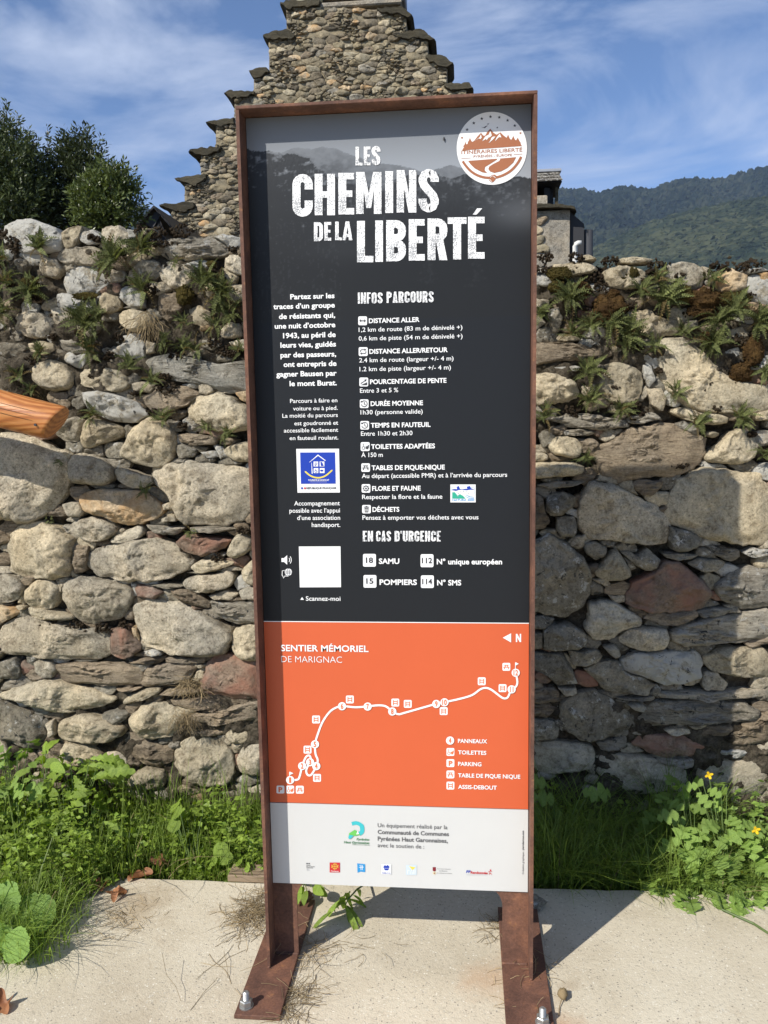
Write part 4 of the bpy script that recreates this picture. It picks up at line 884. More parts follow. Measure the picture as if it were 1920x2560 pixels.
def chaikin(p, k):
    p = np.asarray(p, float)
    for _ in range(k):
        q = np.roll(p, -1, 0); p = np.stack([p*.78+q*.22, p*.22+q*.78], 1).reshape(-1, 2)
    return p
def resample(p, n):
    q = np.vstack([p, p[:1]]); d = np.r_[0, np.cumsum(np.linalg.norm(np.diff(q, axis=0), axis=1))]
    t = np.linspace(0, d[-1], n, endpoint=False); return np.stack([np.interp(t, d, q[:, 0]), np.interp(t, d, q[:, 1])], -1)
def stone_geo(poly, prot, seed, back=0.05, box=3.5, rough=1.0, faceted=2, layered=False, N=None, RG=None, sm=2, grow=1.0):
    """front-facing stone: outline in x,z; returns vertices with y measured out of the wall (negative = out)"""
    rs = np.random.RandomState(seed); p = chaikin(poly, sm); c = p.mean(0); per = np.linalg.norm(np.diff(np.vstack([p, p[:1]]), axis=0), axis=1).sum()
    N = N or int(np.clip(per/0.0085, 14, 84)); p = c+(resample(p, N)-c)*grow
    rad = np.linalg.norm(p-c, axis=1); rmean = rad.mean()
    ang = np.linspace(0, 2*np.pi, N, endpoint=False); nz_ = fbm(np.stack([p[:, 0]*28, p[:, 1]*28, np.full(N, seed*1.7)], -1), seed % 97, 3)
    nj = fbm(np.stack([p[:, 0]*75, p[:, 1]*75, np.full(N, seed*2.3)], -1), seed % 89, 2); p = c+(p-c)*(1+0.055*rough*nz_[:, None])+(p-c)/(rad[:, None]+1e-6)*nj[:, None]*.0022*rough
    RG = RG or int(np.clip(rmean/0.0068, 4, 18)); s = np.r_[1.0, 1.0, 0.975, 1-np.linspace(0, 1, RG+1)[1:-1]*1.0]
    s[3:] = np.linspace(0.93, 0.0, RG+1)[:-1][:len(s[3:])]
    P = c[None, None]+(p-c)[None]*s[:, None, None]; M_, _ = P.shape[:2], 0
    prof = prot*(1-s**box)**(1/1.7); dep = np.repeat(prof[:, None], N, 1)
    # broken facets: planes cut the dome
    for k in range(faceted):
        a = rs.uniform(0, 2*np.pi); n2 = np.array([math.cos(a), math.sin(a)]); tilt = rs.uniform(0.12, 0.75)
        pl = prot*rs.uniform(0.6, 1.0)-((P-c)@n2)*tilt*1.0; dep = np.minimum(dep, np.maximum(pl, -0.01)) if True else dep
    q = np.stack([P[..., 0]*1.0, dep*0+seed*0.37, P[..., 1]*(3.6 if layered else 1.0)], -1)
    w = np.clip((1-s)*4, 0, 1)[:, None]
    rg = np.abs(vnoise(q*17, 8)); rg2 = np.abs(vnoise(q*37+5, 9))
    dep = dep + w*rough*(0.009*fbm(q*11, 3, 2)+0.006*fbm(q*42, 5, 3, .65)-.004*np.clip(1-rg/.05, 0, 1)*(vnoise(q*6, 2) > 0)-.0015*np.clip(1-rg2/.12, 0, 1))*min(1, prot/0.03+.25)
    if layered: dep = dep + w*0.0055*np.round(1.6*fbm(q*[4, 1, 15], 11, 2))
    dep = np.maximum(dep, .45*prof[:, None]*np.clip(1-s, 0, .3)[:, None]/.3); dep[0] = -back; dep[1] = -0.004
    cen = dep[-1].mean(); v = np.stack([P[..., 0], -dep, P[..., 1]], -1).reshape(-1, 3); v = np.vstack([v, [[c[0], -cen, c[1]]]])
    f = []; K = len(s)
    for i in range(K-1):
        for j in range(N): f.append((i*N+j, i*N+(j+1) % N, (i+1)*N+(j+1) % N, (i+1)*N+j))
    for j in range(N): f.append(((K-1)*N+j, (K-1)*N+(j+1) % N, K*N))
    area = 0.5*np.sum(poly[:, 0]*np.roll(poly[:, 1], -1)-np.roll(poly[:, 0], -1)*poly[:, 1]) if len(poly) else 1
    if area < 0: f = [q_[::-1] for q_ in f]
    return v, f, rmean
top_px = [(0, 556), (120, 556), (250, 570), (400, 585), (600, 600), (960, 625), (1340, 640), (1500, 650), (1700, 655), (1920, 662)]
TX = [at(x, y, WY)[0] for x, y in top_px]; TZ = [at(x, y, WY)[2] for x, y in top_px]
def wall_top(x): return np.interp(x, TX, TZ)-0.02
wall = empty('stone_wall', (0, WY, 0), 'old mossy dry-stone garden wall of round and flat stones behind the sign', 'wall')
X0, X1 = -2.7, 2.9
def wall_core():
    xs = np.arange(X0, X1, 0.010); prof = []
    vs = []; nrow = 0
    zs = np.linspace(0, 1, 200)
    back = np.linspace(0, 1, 10); tops = np.linspace(0, 1, 22)
    Xf, Tf = np.meshgrid(xs, zs, indexing='ij'); zt = wall_top(Xf)-0.004+.008*fbm(np.stack([Xf*14, 0*Xf, 0*Xf], -1), 71, 3); Zf = -0.12+(zt+0.12)*Tf
    p = np.stack([Xf, 0*Xf, Zf], -1); Yf = WY+0.022-0.026*fbm(p*10, 40, 3, .55)-0.012*fbm(p*48, 41, 3, .6) + 0.05*np.clip(Tf-0.97, 0, 1)/0.03
    low = np.clip((0.42-Zf)/0.3, 0, 1)*(Xf > 0.3); Yf = Yf+0.034*np.clip((Zf-.38)/.15, 0, 1)*np.clip((1.55-Zf)/.2, 0, 1)-0.014*low-0.016*np.clip((Zf-1.5)/.25, 0, 1)*(.6+fbm(p*5, 66, 2))
    Xt, Tt = np.meshgrid(xs, tops[1:], indexing='ij'); pt = np.stack([Xt, Tt*.5, 0*Xt], -1); Yt = WY+0.05+0.45*Tt; Zt = wall_top(Xt)-0.004+0.012*fbm(pt*9, 43, 4)+0.012*np.sin(Tt*3.14)
    Xb, Tb = np.meshgrid(xs, back[1:], indexing='ij'); Yb = WY+0.50+0*Xb; Zb = (wall_top(Xb)-0.02)*(1-Tb)-0.12*Tb
    V = np.concatenate([np.stack([Xf, Yf, Zf], -1), np.stack([Xt, Yt, Zt], -1), np.stack([Xb, Yb, Zb], -1)], 1); n, m = V.shape[:2]
    idx = np.arange(n*m).reshape(n, m); f = np.stack([idx[:-1, :-1], idx[1:, :-1], idx[1:, 1:], idx[:-1, 1:]], -1).reshape(-1, 4)
    wobj('mortar', V.reshape(-1, 3), f.tolist(), M['joint'], wall, True)
wall_core()
RES = 0.01; gx = np.arange(X0, X1, RES); gz = np.arange(-0.06, 2.25, RES); GX, GZ = np.meshgrid(gx, gz)
mask = GZ < wall_top(GX)-0.005
def inpoly(poly, px, pz):
    r = np.zeros(px.shape, bool); n = len(poly)
    for i in range(n):
        x1, z1 = poly[i]; x2, z2 = poly[(i+1) % n]
        if z1 == z2: continue
        c_ = ((z1 > pz) != (z2 > pz)) & (px < (x2-x1)*(pz-z1)/(z2-z1)+x1); r ^= c_
    return r
parts = []
sid = 0
for tl, body in STONES.items():
    for line in body.strip().split('\n'):
        w_ = line.split(); mat = w_[0]; pts = [tuple(map(float, q.split(','))) for q in w_[1:]]
        poly = np.array([[*(at(*src(tl, x, y), WY-0.02)[[0, 2]])] for x, y in pts]); sid += 1
        c = poly.mean(0); rm = np.linalg.norm(poly-c, axis=1).mean(); mask &= ~inpoly(chaikin(poly, 1), GX, GZ)
        flat = mat in FLAT; prot = min(0.065, 0.022+rm*0.38)*(0.75 if flat else 1)*random.uniform(.85, 1.15)
        if mat == 'm': prot = 0.045
        upper = tl in 'AD'; rnd = mat in 'c' and not upper
        v, f, r = stone_geo(poly, prot*(.8 if upper and mat in 'lgd' else 1), 100+sid, box=5.5 if flat else 3.0 if rnd else 4.4, rough=1.45 if flat or upper else 1.15, faceted=5 if mat in 'dbrswl' else 4 if not rnd else 2, layered=flat, sm=0 if mat in 'sbwdlr' or (rm < .05 and not rnd) else 1, grow=(1.15 if mat in 'lgds' else 1.06) if upper else 1.05)
        v[:, 1] += WY+0.012; parts.append((rm*rm, v, f, mat))
def cells(mask, gx, gz, nseed, aspect, rs, dens=None):
    """anisotropic Voronoi cells of the uncovered area, as star polygons"""
    zz, xx = np.nonzero(mask); k = rs.permutation(len(zz)); keep = []
    cell = {}
    for i in k:
        x, z = gx[xx[i]], gz[zz[i]]; r = dens(x, z); key = (int(x/(0.05*aspect)), int(z/0.05)); ok = True
        R_ = int(r/0.05)+1
        for a in range(key[0]-R_, key[0]+R_+1):
            for b in range(key[1]-R_, key[1]+R_+1):
                for (u, w) in cell.get((a, b), ()):
                    if ((u-x)/aspect)**2+(w-z)**2 < r*r: ok = False; break
                if not ok: break
            if not ok: break
        if ok:
            cell.setdefault(key, []).append((x, z)); keep.append((x, z))
            if len(keep) >= nseed: break
    S = np.array(keep); from mathutils import kdtree
    kd = kdtree.KDTree(len(S)); [kd.insert((x/aspect, z, 0), i) for i, (x, z) in enumerate(S)]; kd.balance()
    own = -np.ones(mask.shape, int)
    for a, b in zip(zz, xx): own[a, b] = kd.find((gx[b]/aspect, gz[a], 0))[1]
    res = []; dx = gx[1]-gx[0]
    for i, (x, z) in enumerate(S):
        m = []
        for k_ in range(16):
            a = 2*math.pi*k_/16; ca, sa = math.cos(a), math.sin(a); d = 0
            while d < 0.5:
                d += dx*0.5; c_ = int(round((x+ca*d-gx[0])/dx)); r_ = int(round((z+sa*d-gz[0])/dx))
                if c_ < 0 or r_ < 0 or c_ >= len(gx) or r_ >= len(gz) or own[r_, c_] != i: break
            m.append((x+ca*max(d-dx*0.35, dx*.4), z+sa*max(d-dx*0.35, dx*.4)))
        res.append(np.array(m))
    return res
xl_b, xr_b = at(640, 1400, WY)[0], at(1315, 1400, WY)[0]; xL, xR = at(0, 1400, WY)[0], at(1920, 1400, WY)[0]
def dens(x, z):
    if x < xL-.02 or x > xR+.02 or (xl_b+.02 < x < xr_b-.02): return 0.085
    return 0.038
rsw = np.random.RandomState(11)
for poly in cells(mask, gx, gz, 2200, 1.9, rsw, dens):
    c = poly.mean(0); rm = np.linalg.norm(poly-c, axis=1).mean()
    if rm < 0.010: continue
    sid += 1; big = rm > 0.05; mat = random.choice('gggccslldbbrow' if big else 'ggcsldbbbdr')
    if not big and random.random() < 0.38: continue
    if 0 < c[1] < .35 and c[0] > .35 and not big: mat = random.choice('mmd')
    v, f, r = stone_geo(c+(poly-c)*1.0, (0.045 if big else 0.018)*random.uniform(.5, 1.4), 3000+sid, rough=1.3, faceted=4, box=4.5, layered=mat in FLAT, sm=1 if random.random() < .3 else 0, N=None if big else 18, RG=None if big else 5, back=0.06)
    v[:, 1] += WY+(0.012 if big else 0.022); view = 1.0 if (xL < c[0] < xR and not (xl_b < c[0] < xr_b)) else 0.02; parts.append((rm*rm*view, v, f, mat))
# coping stones lying along the top of the wall
for k in range(64):
    x = X0+(X1-X0)*(k+random.random()*.8)/64; r = random.uniform(.03, .07); y = WY+random.uniform(.06, .36); zt_ = wall_top(x)
    a = np.linspace(0, 2*np.pi, 14, endpoint=False); poly = np.stack([x+r*1.5*np.cos(a)*(1+.15*np.sin(3*a+k)), y+r*np.sin(a)*.9], -1); sid += 1
    v, f, rr = stone_geo(poly, r*random.uniform(.25, .5), 7000+sid, back=.05, N=18, RG=5); v2 = np.stack([v[:, 0], v[:, 2], zt_-0.034-v[:, 1]], -1); f = [q[::-1] for q in f]
    parts.append((r*r*.12, v2, f, random.choice('ggclld')))
parts.sort(key=lambda q: -q[0])
for s_, v, f, mat in parts[:300]: wobj('stone', v, f, M[mat], wall, True)
def joined(name, lst, parent, origin, kind='stuff'):
    mats = sorted(set(q[3] for q in lst)); v = []; f = []; mi = []; n = 0
    for _, a, b, m in lst: v.append(a); f += [[i+n for i in q] for q in b]; mi += [mats.index(m)]*len(b); n += len(a)
    o = wobj(name, np.concatenate(v), f, [M[m] for m in mats], parent, True, origin); o.data.polygons.foreach_set('material_index', mi); o['kind'] = kind; return o
joined('small_stones', parts[300:], wall, (0, WY, 1))
print('wall stones', len(parts))
# moss -----------------------------------------------------------------
def blob(c, r, seed, sc_=(1, 1, 1), n=14, m=9, amp=.22):
    th = np.linspace(0, 2*np.pi, n, endpoint=False); ph = np.linspace(0, np.pi, m); T, P_ = np.meshgrid(th, ph)
    d = np.stack([np.cos(T)*np.sin(P_), np.sin(T)*np.sin(P_), np.cos(P_)], -1); rr = 1+amp*fbm(d*2.2+seed*3.1, seed % 50, 3)+amp*.5*vnoise(d*9+seed, 3)
    v = np.asarray(c)+d*rr[..., None]*r*np.array(sc_); idx = np.arange(n*m).reshape(m, n)
    f = [(idx[i, j], idx[i+1, j], idx[i+1, (j+1) % n], idx[i, (j+1) % n]) for i in range(m-1) for j in range(n)]
    return v.reshape(-1, 3), f
_t = (1+5**.5)/2; ICO = np.array([(-1, _t, 0), (1, _t, 0), (-1, -_t, 0), (1, -_t, 0), (0, -1, _t), (0, 1, _t), (0, -1, -_t), (0, 1, -_t), (_t, 0, -1), (_t, 0, 1), (-_t, 0, -1), (-_t, 0, 1)])/1.9
ICF = [(0, 11, 5), (0, 5, 1), (0, 1, 7), (0, 7, 10), (0, 10, 11), (1, 5, 9), (5, 11, 4), (11, 10, 2), (10, 7, 6), (7, 1, 8), (3, 9, 4), (3, 4, 2), (3, 2, 6), (3, 6, 8), (3, 8, 9), (4, 9, 5), (2, 4, 11), (6, 2, 10), (8, 6, 7), (9, 8, 1)]
def grains(pts, r, rs, jit=.35):
    n = len(pts); s = r*rs.uniform(.55, 1.3, n)[:, None, None]*(1+jit*rs.uniform(-1, 1, (n, 12, 1))); v = np.asarray(pts)[:, None]+ICO[None]*s
    return v.reshape(-1, 3), (np.array(ICF)[None]+(np.arange(n)*12)[:, None, None]).reshape(-1, 3).tolist()
def moss_patch(name, spots, mat, label=None, cat=None, kind=None, group=None, depth=.35):
    rs = np.random.RandomState(4); P = []
    for i, (c, rx_, rz_) in enumerate(spots):
        n = int(26+rx_*rz_*34000); d = rs.normal(size=(n, 3)); d /= np.linalg.norm(d, axis=1)[:, None]; k = rs.uniform(.3, 1, (n, 1))**.5*(1+.35*fbm(d*2+i, 3, 2)[:, None]); P.append(np.array(c)+d*k*np.array([rx_, max(.012, min(rx_, rz_)*.6), rz_]))
    v, f = grains(np.concatenate(P), .0048, rs); o = wobj(name, v, f, M[mat], None, True); return tag(o, label, cat, group, kind)
sp_ = []; rm_ = random.Random(5)
for k in range(230):
    x = rm_.uniform(X0, X1); z = wall_top(x); y = WY+rm_.uniform(-.005, .22); sp_.append(((x, y, z-0.012+rm_.uniform(-.012, .008)), rm_.uniform(.02, .075), rm_.uniform(.006, .013)))
for (t, x, y, r) in [('A', 880, 100, 60), ('A', 1000, 105, 60), ('A', 1150, 100, 70), ('A', 580, 130, 30), ('A', 330, 760, 30), ('A', 1340, 800, 45), ('A', 1420, 850, 50), ('A', 1460, 870, 30), ('A', 1060, 1090, 70), ('A', 740, 770, 40), ('A', 90, 160, 50), ('A', 100, 200, 40), ('A', 950, 470, 50), ('A', 250, 120, 20), ('A', 620, 150, 25), ('A', 690, 870, 25), ('A', 1020, 1070, 40),
  ('C', 300, 140, 60), ('C', 470, 165, 70), ('C', 620, 170, 50), ('C', 760, 150, 40), ('B', 1360, 890, 40), ('B', 1530, 720, 35), ('B', 1150, 60, 30), ('D', 120, 120, 50), ('D', 330, 130, 45), ('D', 560, 150, 50), ('D', 900, 180, 60), ('D', 850, 215, 30), ('D', 470, 260, 50), ('D', 1300, 200, 50), ('D', 1420, 180, 60), ('D', 1560, 180, 60), ('D', 390, 220, 30), ('D', 700, 460, 40), ('D', 560, 370, 35), ('D', 1050, 250, 30), ('D', 900, 900, 25), ('D', 300, 1180, 50), ('D', 1450, 700, 50)]:
    p = at(*src(t, x, y), WY); rr = r/2.6/2095*2.9*1.15; sp_.append(((p[0], WY-.004, p[2]), rr, rr*.6))
for k in range(150):
    x = rm_.uniform(X0, X1); z = wall_top(x)-rm_.uniform(.03, .75)**1.2; rr = rm_.uniform(.012, .035); sp_.append(((x, WY-.002, z), rr, rr*rm_.uniform(.3, .8)))
moss_patch('moss', sp_, 'moss', kind='stuff')
o = bpy.data.objects['moss']; tag(o, 'dark brown dried moss spread along the top and joints of the stone wall', 'moss')
for t, x, y, rx_, rz_, mat, lab in [('D', 560, 470, 100, 75, 'mossr', 'large rust-brown moss cushion beside ferns, right of the sign near its upper edge'), ('D', 1230, 400, 90, 65, 'mossr', 'domed rust-brown moss cushion below the grey lichen-spotted capping stone'), ('D', 1230, 485, 60, 30, 'mossr', 'smaller brown moss cushion hanging directly under a domed one'),
  ('D', 1160, 490, 45, 25, 'mossr', 'small brown moss tuft left of the lowest of the paired cushions'), ('D', 1560, 770, 60, 80, 'mossr', 'tall reddish-brown moss cushion right of the large cream boulder'), ('D', 1480, 920, 70, 55, 'mossr', 'reddish-brown moss cushion resting in the notch of the large cream boulder'),
  ('D', 1250, 680, 45, 35, 'mossr', 'brown moss cushion half hidden by fern fronds above the cream boulder'), ('D', 720, 225, 38, 28, 'mossg', 'round olive moss button on a pale capping stone'), ('D', 650, 255, 35, 22, 'mossg', 'flat olive moss button left of the round one on a pale capping stone'), ('D', 220, 230, 70, 38, 'mossg', 'olive moss cushion under the capping stone next to the sign frame'), ('D', 195, 320, 45, 30, 'mossg', 'ochre-olive moss cushion above a fern right of the sign frame'), ('D', 370, 340, 60, 38, 'mossr', 'brown moss cushion behind the fern nearest the sign on the right'), ('D', 1430, 400, 90, 35, 'mossg', 'long olive moss mat under the ochre capping stone'), ('D', 1080, 375, 60, 45, 'mossg', 'dark olive moss mat between grey capping stone and fern'), ('D', 590, 370, 35, 22, 'mossr', 'small brown moss knob above the large cushion right of the sign'),
  ('A', 175, 430, 62, 45, 'mossg', 'olive moss cushion behind a yellow-green fern at far left'), ('A', 1325, 300, 28, 18, 'mossg', 'small olive moss button on the white stone left of the sign'), ('A', 1150, 500, 55, 55, 'mossg', 'yellow-brown moss hanging between ferns left of the sign'), ('A', 530, 500, 80, 18, 'mossg', 'thin olive moss strip under a hanging pale stone')]:
    p = at(*src(t, x, y), WY-.02); k_ = 2.86/2095/2.6; mb = MB(); v, f = blob((0, 0, 0), 1, int(x), (rx_*k_, min(rx_, rz_)*k_*.75, rz_*k_), 44, 28, .3); cb = np.array([p[0], WY-.010, p[2]]); mb.add(v+cb, f); rg_ = np.random.RandomState(int(x)); v2, f2 = grains((v*1.0+cb)[rg_.permutation(len(v))[:700]], .0026, rg_); mb.add(v2, f2); tag(mb.obj('moss_cushion', M[mat], None, True), lab, 'moss cushion', 'moss cushions on the wall')

# ---------------------------------------------------------------- leaves and ferns
def leaf_geo(Ln, wf, n=14, fold=.25, bend=.3, curl=0.0, stalk=0.0):
    """leaf along +Y, up +Z: left edge, midrib, right edge"""
    v = []; 
    for i in range(n+1):
        t = i/n; w = wf(t)*Ln; a = bend*t; y = Ln*(t-bend*bend*t**3/6)+stalk; z = -Ln*bend*t*t/2
        v += [(-w, y, z+w*fold+curl*math.sin(t*19)*w), (0, y, z), (w, y, z+w*fold+curl*math.sin(t*17+2)*w)]
    f = []
    for i in range(n): f += [(i*3, i*3+1, i*3+4, i*3+3), (i*3+1, i*3+2, i*3+5, i*3+4)]
    return np.array(v), f
def saw(t, n, d): return 1-d*(0.5-0.5*math.cos(2*math.pi*n*t)) 
def w_fern(t): return (0.105*math.sin(math.pi*min(1, t*.86+.14))**.6*(1-t*.25))*saw(t, 12, .62) if t < .995 else 0.004
def w_round(t): return 0.5*math.sqrt(max(0, 1-(2*t-1)**2))**.8*(1-.12*abs(math.sin(t*28)))
def w_oval(t): return 0.23*math.sin(math.pi*t)**.75
def w_dand(t): return (0.05+0.16*t)*math.sin(math.pi*min(1, t*.9+.1))**.6*(.45+.55*((t*6) % 1))*1.4
def w_cel(t): return .40*math.sin(math.pi*min(1, t*.93+.05))**.7*(.18+.82*abs(math.sin(math.pi*(t*2.6+.08)))**.8)*saw(t, 13, .2)*min(1, (1-t)*7)
def w_long(t): return 0.075*math.sin(math.pi*t)**.6
def lm(name, geo, mat): v, f = geo; return mesh(name, v, f, M[mat], True)
def frond_geo(bend, fold, np_=9, wide=.13, seed=0):
    r = random.Random(seed); v = []; f = []
    def spine(t): return Vector((0, t-bend*bend*t**3/6, -bend*t*t/2))
    for i in range(9):
        t = i/8; c = spine(t); w = .014*(1-t*.6); v += [tuple(c+Vector((-w, 0, .004))), tuple(c+Vector((w, 0, .004)))]
    f += [(2*i, 2*i+1, 2*i+3, 2*i+2) for i in range(8)]
    for i in range(np_*2):
        s_ = -1 if i % 2 else 1; t = .10+.86*(i/2)/np_; c = spine(t); L_ = wide*(math.sin(math.pi*min(1, t*.75+.28))**.7)*r.uniform(.85, 1.1); hw = .36/np_*r.uniform(.9, 1.1); z = fold*L_+r.uniform(-.015, .015); k = len(v)
        prof = [(.02, -.5), (.30, -1), (.72, -1.05), (1.0, -.35), (.97, .45), (.66, 1.1), (.25, .9), (.02, .5)]
        for a_, b_ in prof: v.append((c.x+s_*L_*a_, c.y+hw*b_+L_*.25*a_, c.z+z*a_+.02*math.sin(a_*3)))
        f.append(tuple(range(k, k+8)) if s_ > 0 else tuple(range(k, k+8))[::-1])
    k = len(v); c = spine(1); v += [(c.x-.03, c.y-.06, c.z), (c.x+.03, c.y-.06, c.z), (c.x, c.y+.05, c.z-.02)]; f.append((k, k+1, k+2)); return np.array(v), f
FR = [lm('frond', frond_geo(.3+.35*i, .1+.12*i, 9+i % 2, .135, i), 'fern') for i in range(4)]
FRD = [lm('frond', frond_geo(1.4, .5, 8, .11, 7), 'fernd')]
def place_leaf(me, parent, off, dirv, up, size, name, roll=0):
    """dirv: where the leaf points, up: its upper side"""
    y = Vector(dirv).normalized(); z = Vector(up); z = (z-y*z.dot(y)); z = z.normalized() if z.length > 1e-4 else Vector((1, 0, 0)); x = y.cross(z)
    m = Matrix((x, y, z)).transposed(); 
    if roll: m = m @ Matrix.Rotation(roll, 3, 'Y')
    o = bpy.data.objects.new(name, me); C.objects.link(o); o.parent = parent; o.location = off; o.rotation_euler = m.to_euler(); o.scale = (size,)*3 if not hasattr(size, '__len__') else size; return o
rf = random.Random(3)
def fern(t, x, y, size, label, n=12, dry=0):
    size *= 1.02; n = int(n*1.35)
    p = at(*src(t, x, y), WY-.02); e = empty('wall_fern', (p[0], WY-.015, p[2]), label, 'fern', 'small ferns growing from the wall joints')
    for k in range(int(n*1.7)):
        a = rf.uniform(0, 2*math.pi) if k > n*.35 else rf.uniform(.3, 2.8); el = rf.uniform(.15, 1.1)
        d = (math.cos(a)*math.cos(el*.8), -math.sin(el)*.9-.15, math.sin(a)*math.cos(el*.8)+.35)
        me = FRD[0] if rf.random() < dry else rf.choice(FR); L_ = size*rf.uniform(.5, 1.0)
        place_leaf(me, e, (rf.uniform(-.012, .012), rf.uniform(-.012, .004), rf.uniform(-.012, .012)), d, (0, -1, .9), L_, 'frond', rf.uniform(-.5, .5))
for t, x, y, s, n, lab in [
 ('A', 250, 195, .075, 14, 'fern tuft on the white lichen-covered capping stones at far left'),
 ('A', 720, 270, .095, 22, 'big bright fern clump high on the wall, widest one left of the sign'),
 ('A', 890, 200, .08, 16, 'fern clump reaching the wall top, just right of the widest left clump'),
 ('A', 640, 340, .06, 9, 'small fern hanging below the widest fern clump on the left'),
 ('A', 190, 470, .085, 16, 'yellow-green fern growing out of an olive moss cushion at far left'),
 ('A', 40, 420, .07, 10, 'fern at the left picture edge beside an olive moss cushion'),
 ('A', 15, 260, .06, 9, 'shaded fern at the left picture edge under the capping stones'),
 ('A', 10, 610, .075, 10, 'fern at the left picture edge left of a rough pale stone'),
 ('A', 890, 460, .075, 12, 'upright fern above the hanging dead roots left of the sign'),
 ('A', 1290, 410, .085, 16, 'dark fern with the pale tip frond left of the sign frame'),
 ('A', 1400, 480, .09, 20, 'dense dark fern clump closest to the left frame of the sign'),
 ('A', 1440, 600, .075, 12, 'fern clump drooping right beside the left sign frame'),
 ('A', 1350, 680, .06, 9, 'small fern above the long striated slate'),
 ('A', 1150, 670, .05, 8, 'little fern between two brown stones left of the sign'),
 ('A', 530, 670, .10, 18, 'broad fern clump with spread fronds in the middle of the left wall'),
 ('A', 600, 640, .08, 12, 'right half of the broad middle clump, leaning towards brown stones'),
 ('A', 565, 850, .07, 14, 'fern growing directly below the broad middle clump'),
 ('A', 255, 850, .05, 12, 'bushy little fern on top of a round cream boulder at left'),
 ('A', 820, 940, .065, 11, 'fern to the right of two round cream boulders'),
 ('A', 960, 1040, .065, 8, 'single upright fern on brown mossy rock'),
 ('A', 1160, 830, .06, 10, 'pale fern just above the long striated slate'),
 ('A', 1230, 840, .055, 8, 'short fern with upright frond next to the one above the striated slate'),
 ('A', 1030, 800, .055, 9, 'fern above the left end of the striated slate'),
 ('A', 1110, 285, .035, 7, 'tiny fern under the flat grey capping slab left of the sign'),
 ('A', 1510, 840, .05, 8, 'bright little fern touching the left sign frame above the slate'),
 ('A', 570, 1250, .055, 10, 'fern right of the end of the wooden log'),
 ('A', 1020, 1280, .055, 11, 'fern on the peak of a pale pointed boulder'),
 ('B', 1290, 60, .05, 8, 'fern standing in front of the cream boulder near the sign'),
 ('B', 1420, 110, .055, 10, 'fern under the cream boulder nearest the sign frame'),
 ('A', 110, 1000, .06, 9, 'shaded fern above the wooden log'),
 ('A', 200, 1100, .045, 9, 'low fern tuft just above the log end'),
 ('B', 910, 480, .05, 8, 'little fern on top of the orange-stained stone'),
 ('B', 385, 300, .03, 6, 'tiny fern right of the big round boulder below the log'),
 ('B', 1190, 730, .035, 7, 'tiny fern on the reddish stone near the sign'),
 ('B', 310, 655, .025, 5, 'very small fern under the big round boulder at left'),
 ('D', 290, 400, .085, 16, 'fern with long fronds nearest the sign on the right side'),
 ('D', 90, 500, .06, 11, 'fern peeping out from behind the right sign frame'),
 ('D', 900, 280, .065, 13, 'upright fern reaching up onto the capping stones right of the sign'),
 ('D', 940, 410, .09, 20, 'large pale fern clump with long shadow right of the sign'),
 ('D', 790, 360, .065, 12, 'dark fern left of the large pale clump'),
 ('D', 1270, 270, .055, 12, 'light green fern below the gap of two capping stones at right'),
 ('D', 560, 560, .085, 16, 'dark fern clump below the large rust-brown moss cushion'),
 ('D', 440, 590, .065, 11, 'dark fern left of the clump under the rust-brown moss'),
 ('D', 690, 650, .09, 18, 'fern clump with grey-green fronds above the brown slab, right of the sign'),
 ('D', 310, 640, .06, 10, 'fern with brown old fronds above the brown slab beside the sign'),
 ('D', 680, 740, .06, 11, 'hanging fern dropping over the edge of the brown slab'),
 ('D', 1430, 480, .08, 16, 'fern clump under the ochre capping stone at the right'),
 ('D', 1320, 560, .075, 14, 'dark fern left of and below the ochre-stone fern'),
 ('D', 1600, 560, .085, 16, 'fern clump at the right picture edge under the cracked stone'),
 ('D', 1280, 720, .085, 18, 'wide fern clump draped over the large cream boulder'),
 ('D', 890, 740, .055, 9, 'small fern over the dark hollow left of the cream boulder'),
 ('D', 1080, 640, .05, 9, 'small fern on the tip of the large cream boulder'),
 ('D', 420, 910, .075, 14, 'upright fern between two cream stones right of the sign'),
 ('D', 430, 1110, .065, 12, 'fern with bright lobes below and left of the square cream stone'),
 ('D', 650, 1180, .06, 12, 'yellow-green fern under the square cream stone'),
 ('D', 1020, 1050, .06, 10, 'fern in the hollow on the left flank of the large cream boulder'),
 ('D', 110, 1220, .06, 11, 'yellow-green fern right against the right sign frame'),
 ('D', 1160, 1270, .06, 9, 'bright fern with two long fronds under the large cream boulder'),
 ('D', 1460, 1230, .065, 12, 'bright fern under the right end of the large cream boulder'),
 ('D', 1630, 920, .06, 11, 'fern at the right picture edge above the cream boulder'),
 ('E', 405, 240, .045, 10, 'small bright fern right of the oval pale pebble'),
 ('E', 1640, 210, .055, 10, 'mossy fern at the right picture edge above the rounded tan boulder')]:
    fern(t, x, y, s, lab, n, .12)
# hanging dead roots and dried tangles in the wall
def strands(name, cx, cy, t, n, spread, L_, label, droop=1.0):
    p = at(*src(t, cx, cy), WY-.05); mb = MB(); r = random.Random(int(cx+cy))
    for k in range(n):
        a = Vector((p[0]+r.uniform(-spread, spread), WY-.045+r.uniform(-.015, .01), p[2]+r.uniform(-spread, spread)*.6)); pts = [a]; d = Vector((r.uniform(-1, 1), r.uniform(-.5, .1), r.uniform(-.9, .3)-droop*.4)).normalized()
        for i in range(5): d = (d+Vector((r.uniform(-.6, .6), r.uniform(-.2, .15), r.uniform(-.6, .3)*droop))).normalized(); pts.append(pts[-1]+d*L_/5)
        mb.tube(pts, .0008, 3, False)
    return tag(mb.obj(name, M['straw']), label, 'dried plant', None, 'stuff')
strands('dead_roots', 920, 620, 'A', 45, .025, .10, 'pale dead roots hanging from a fern left of the sign', 1.4)
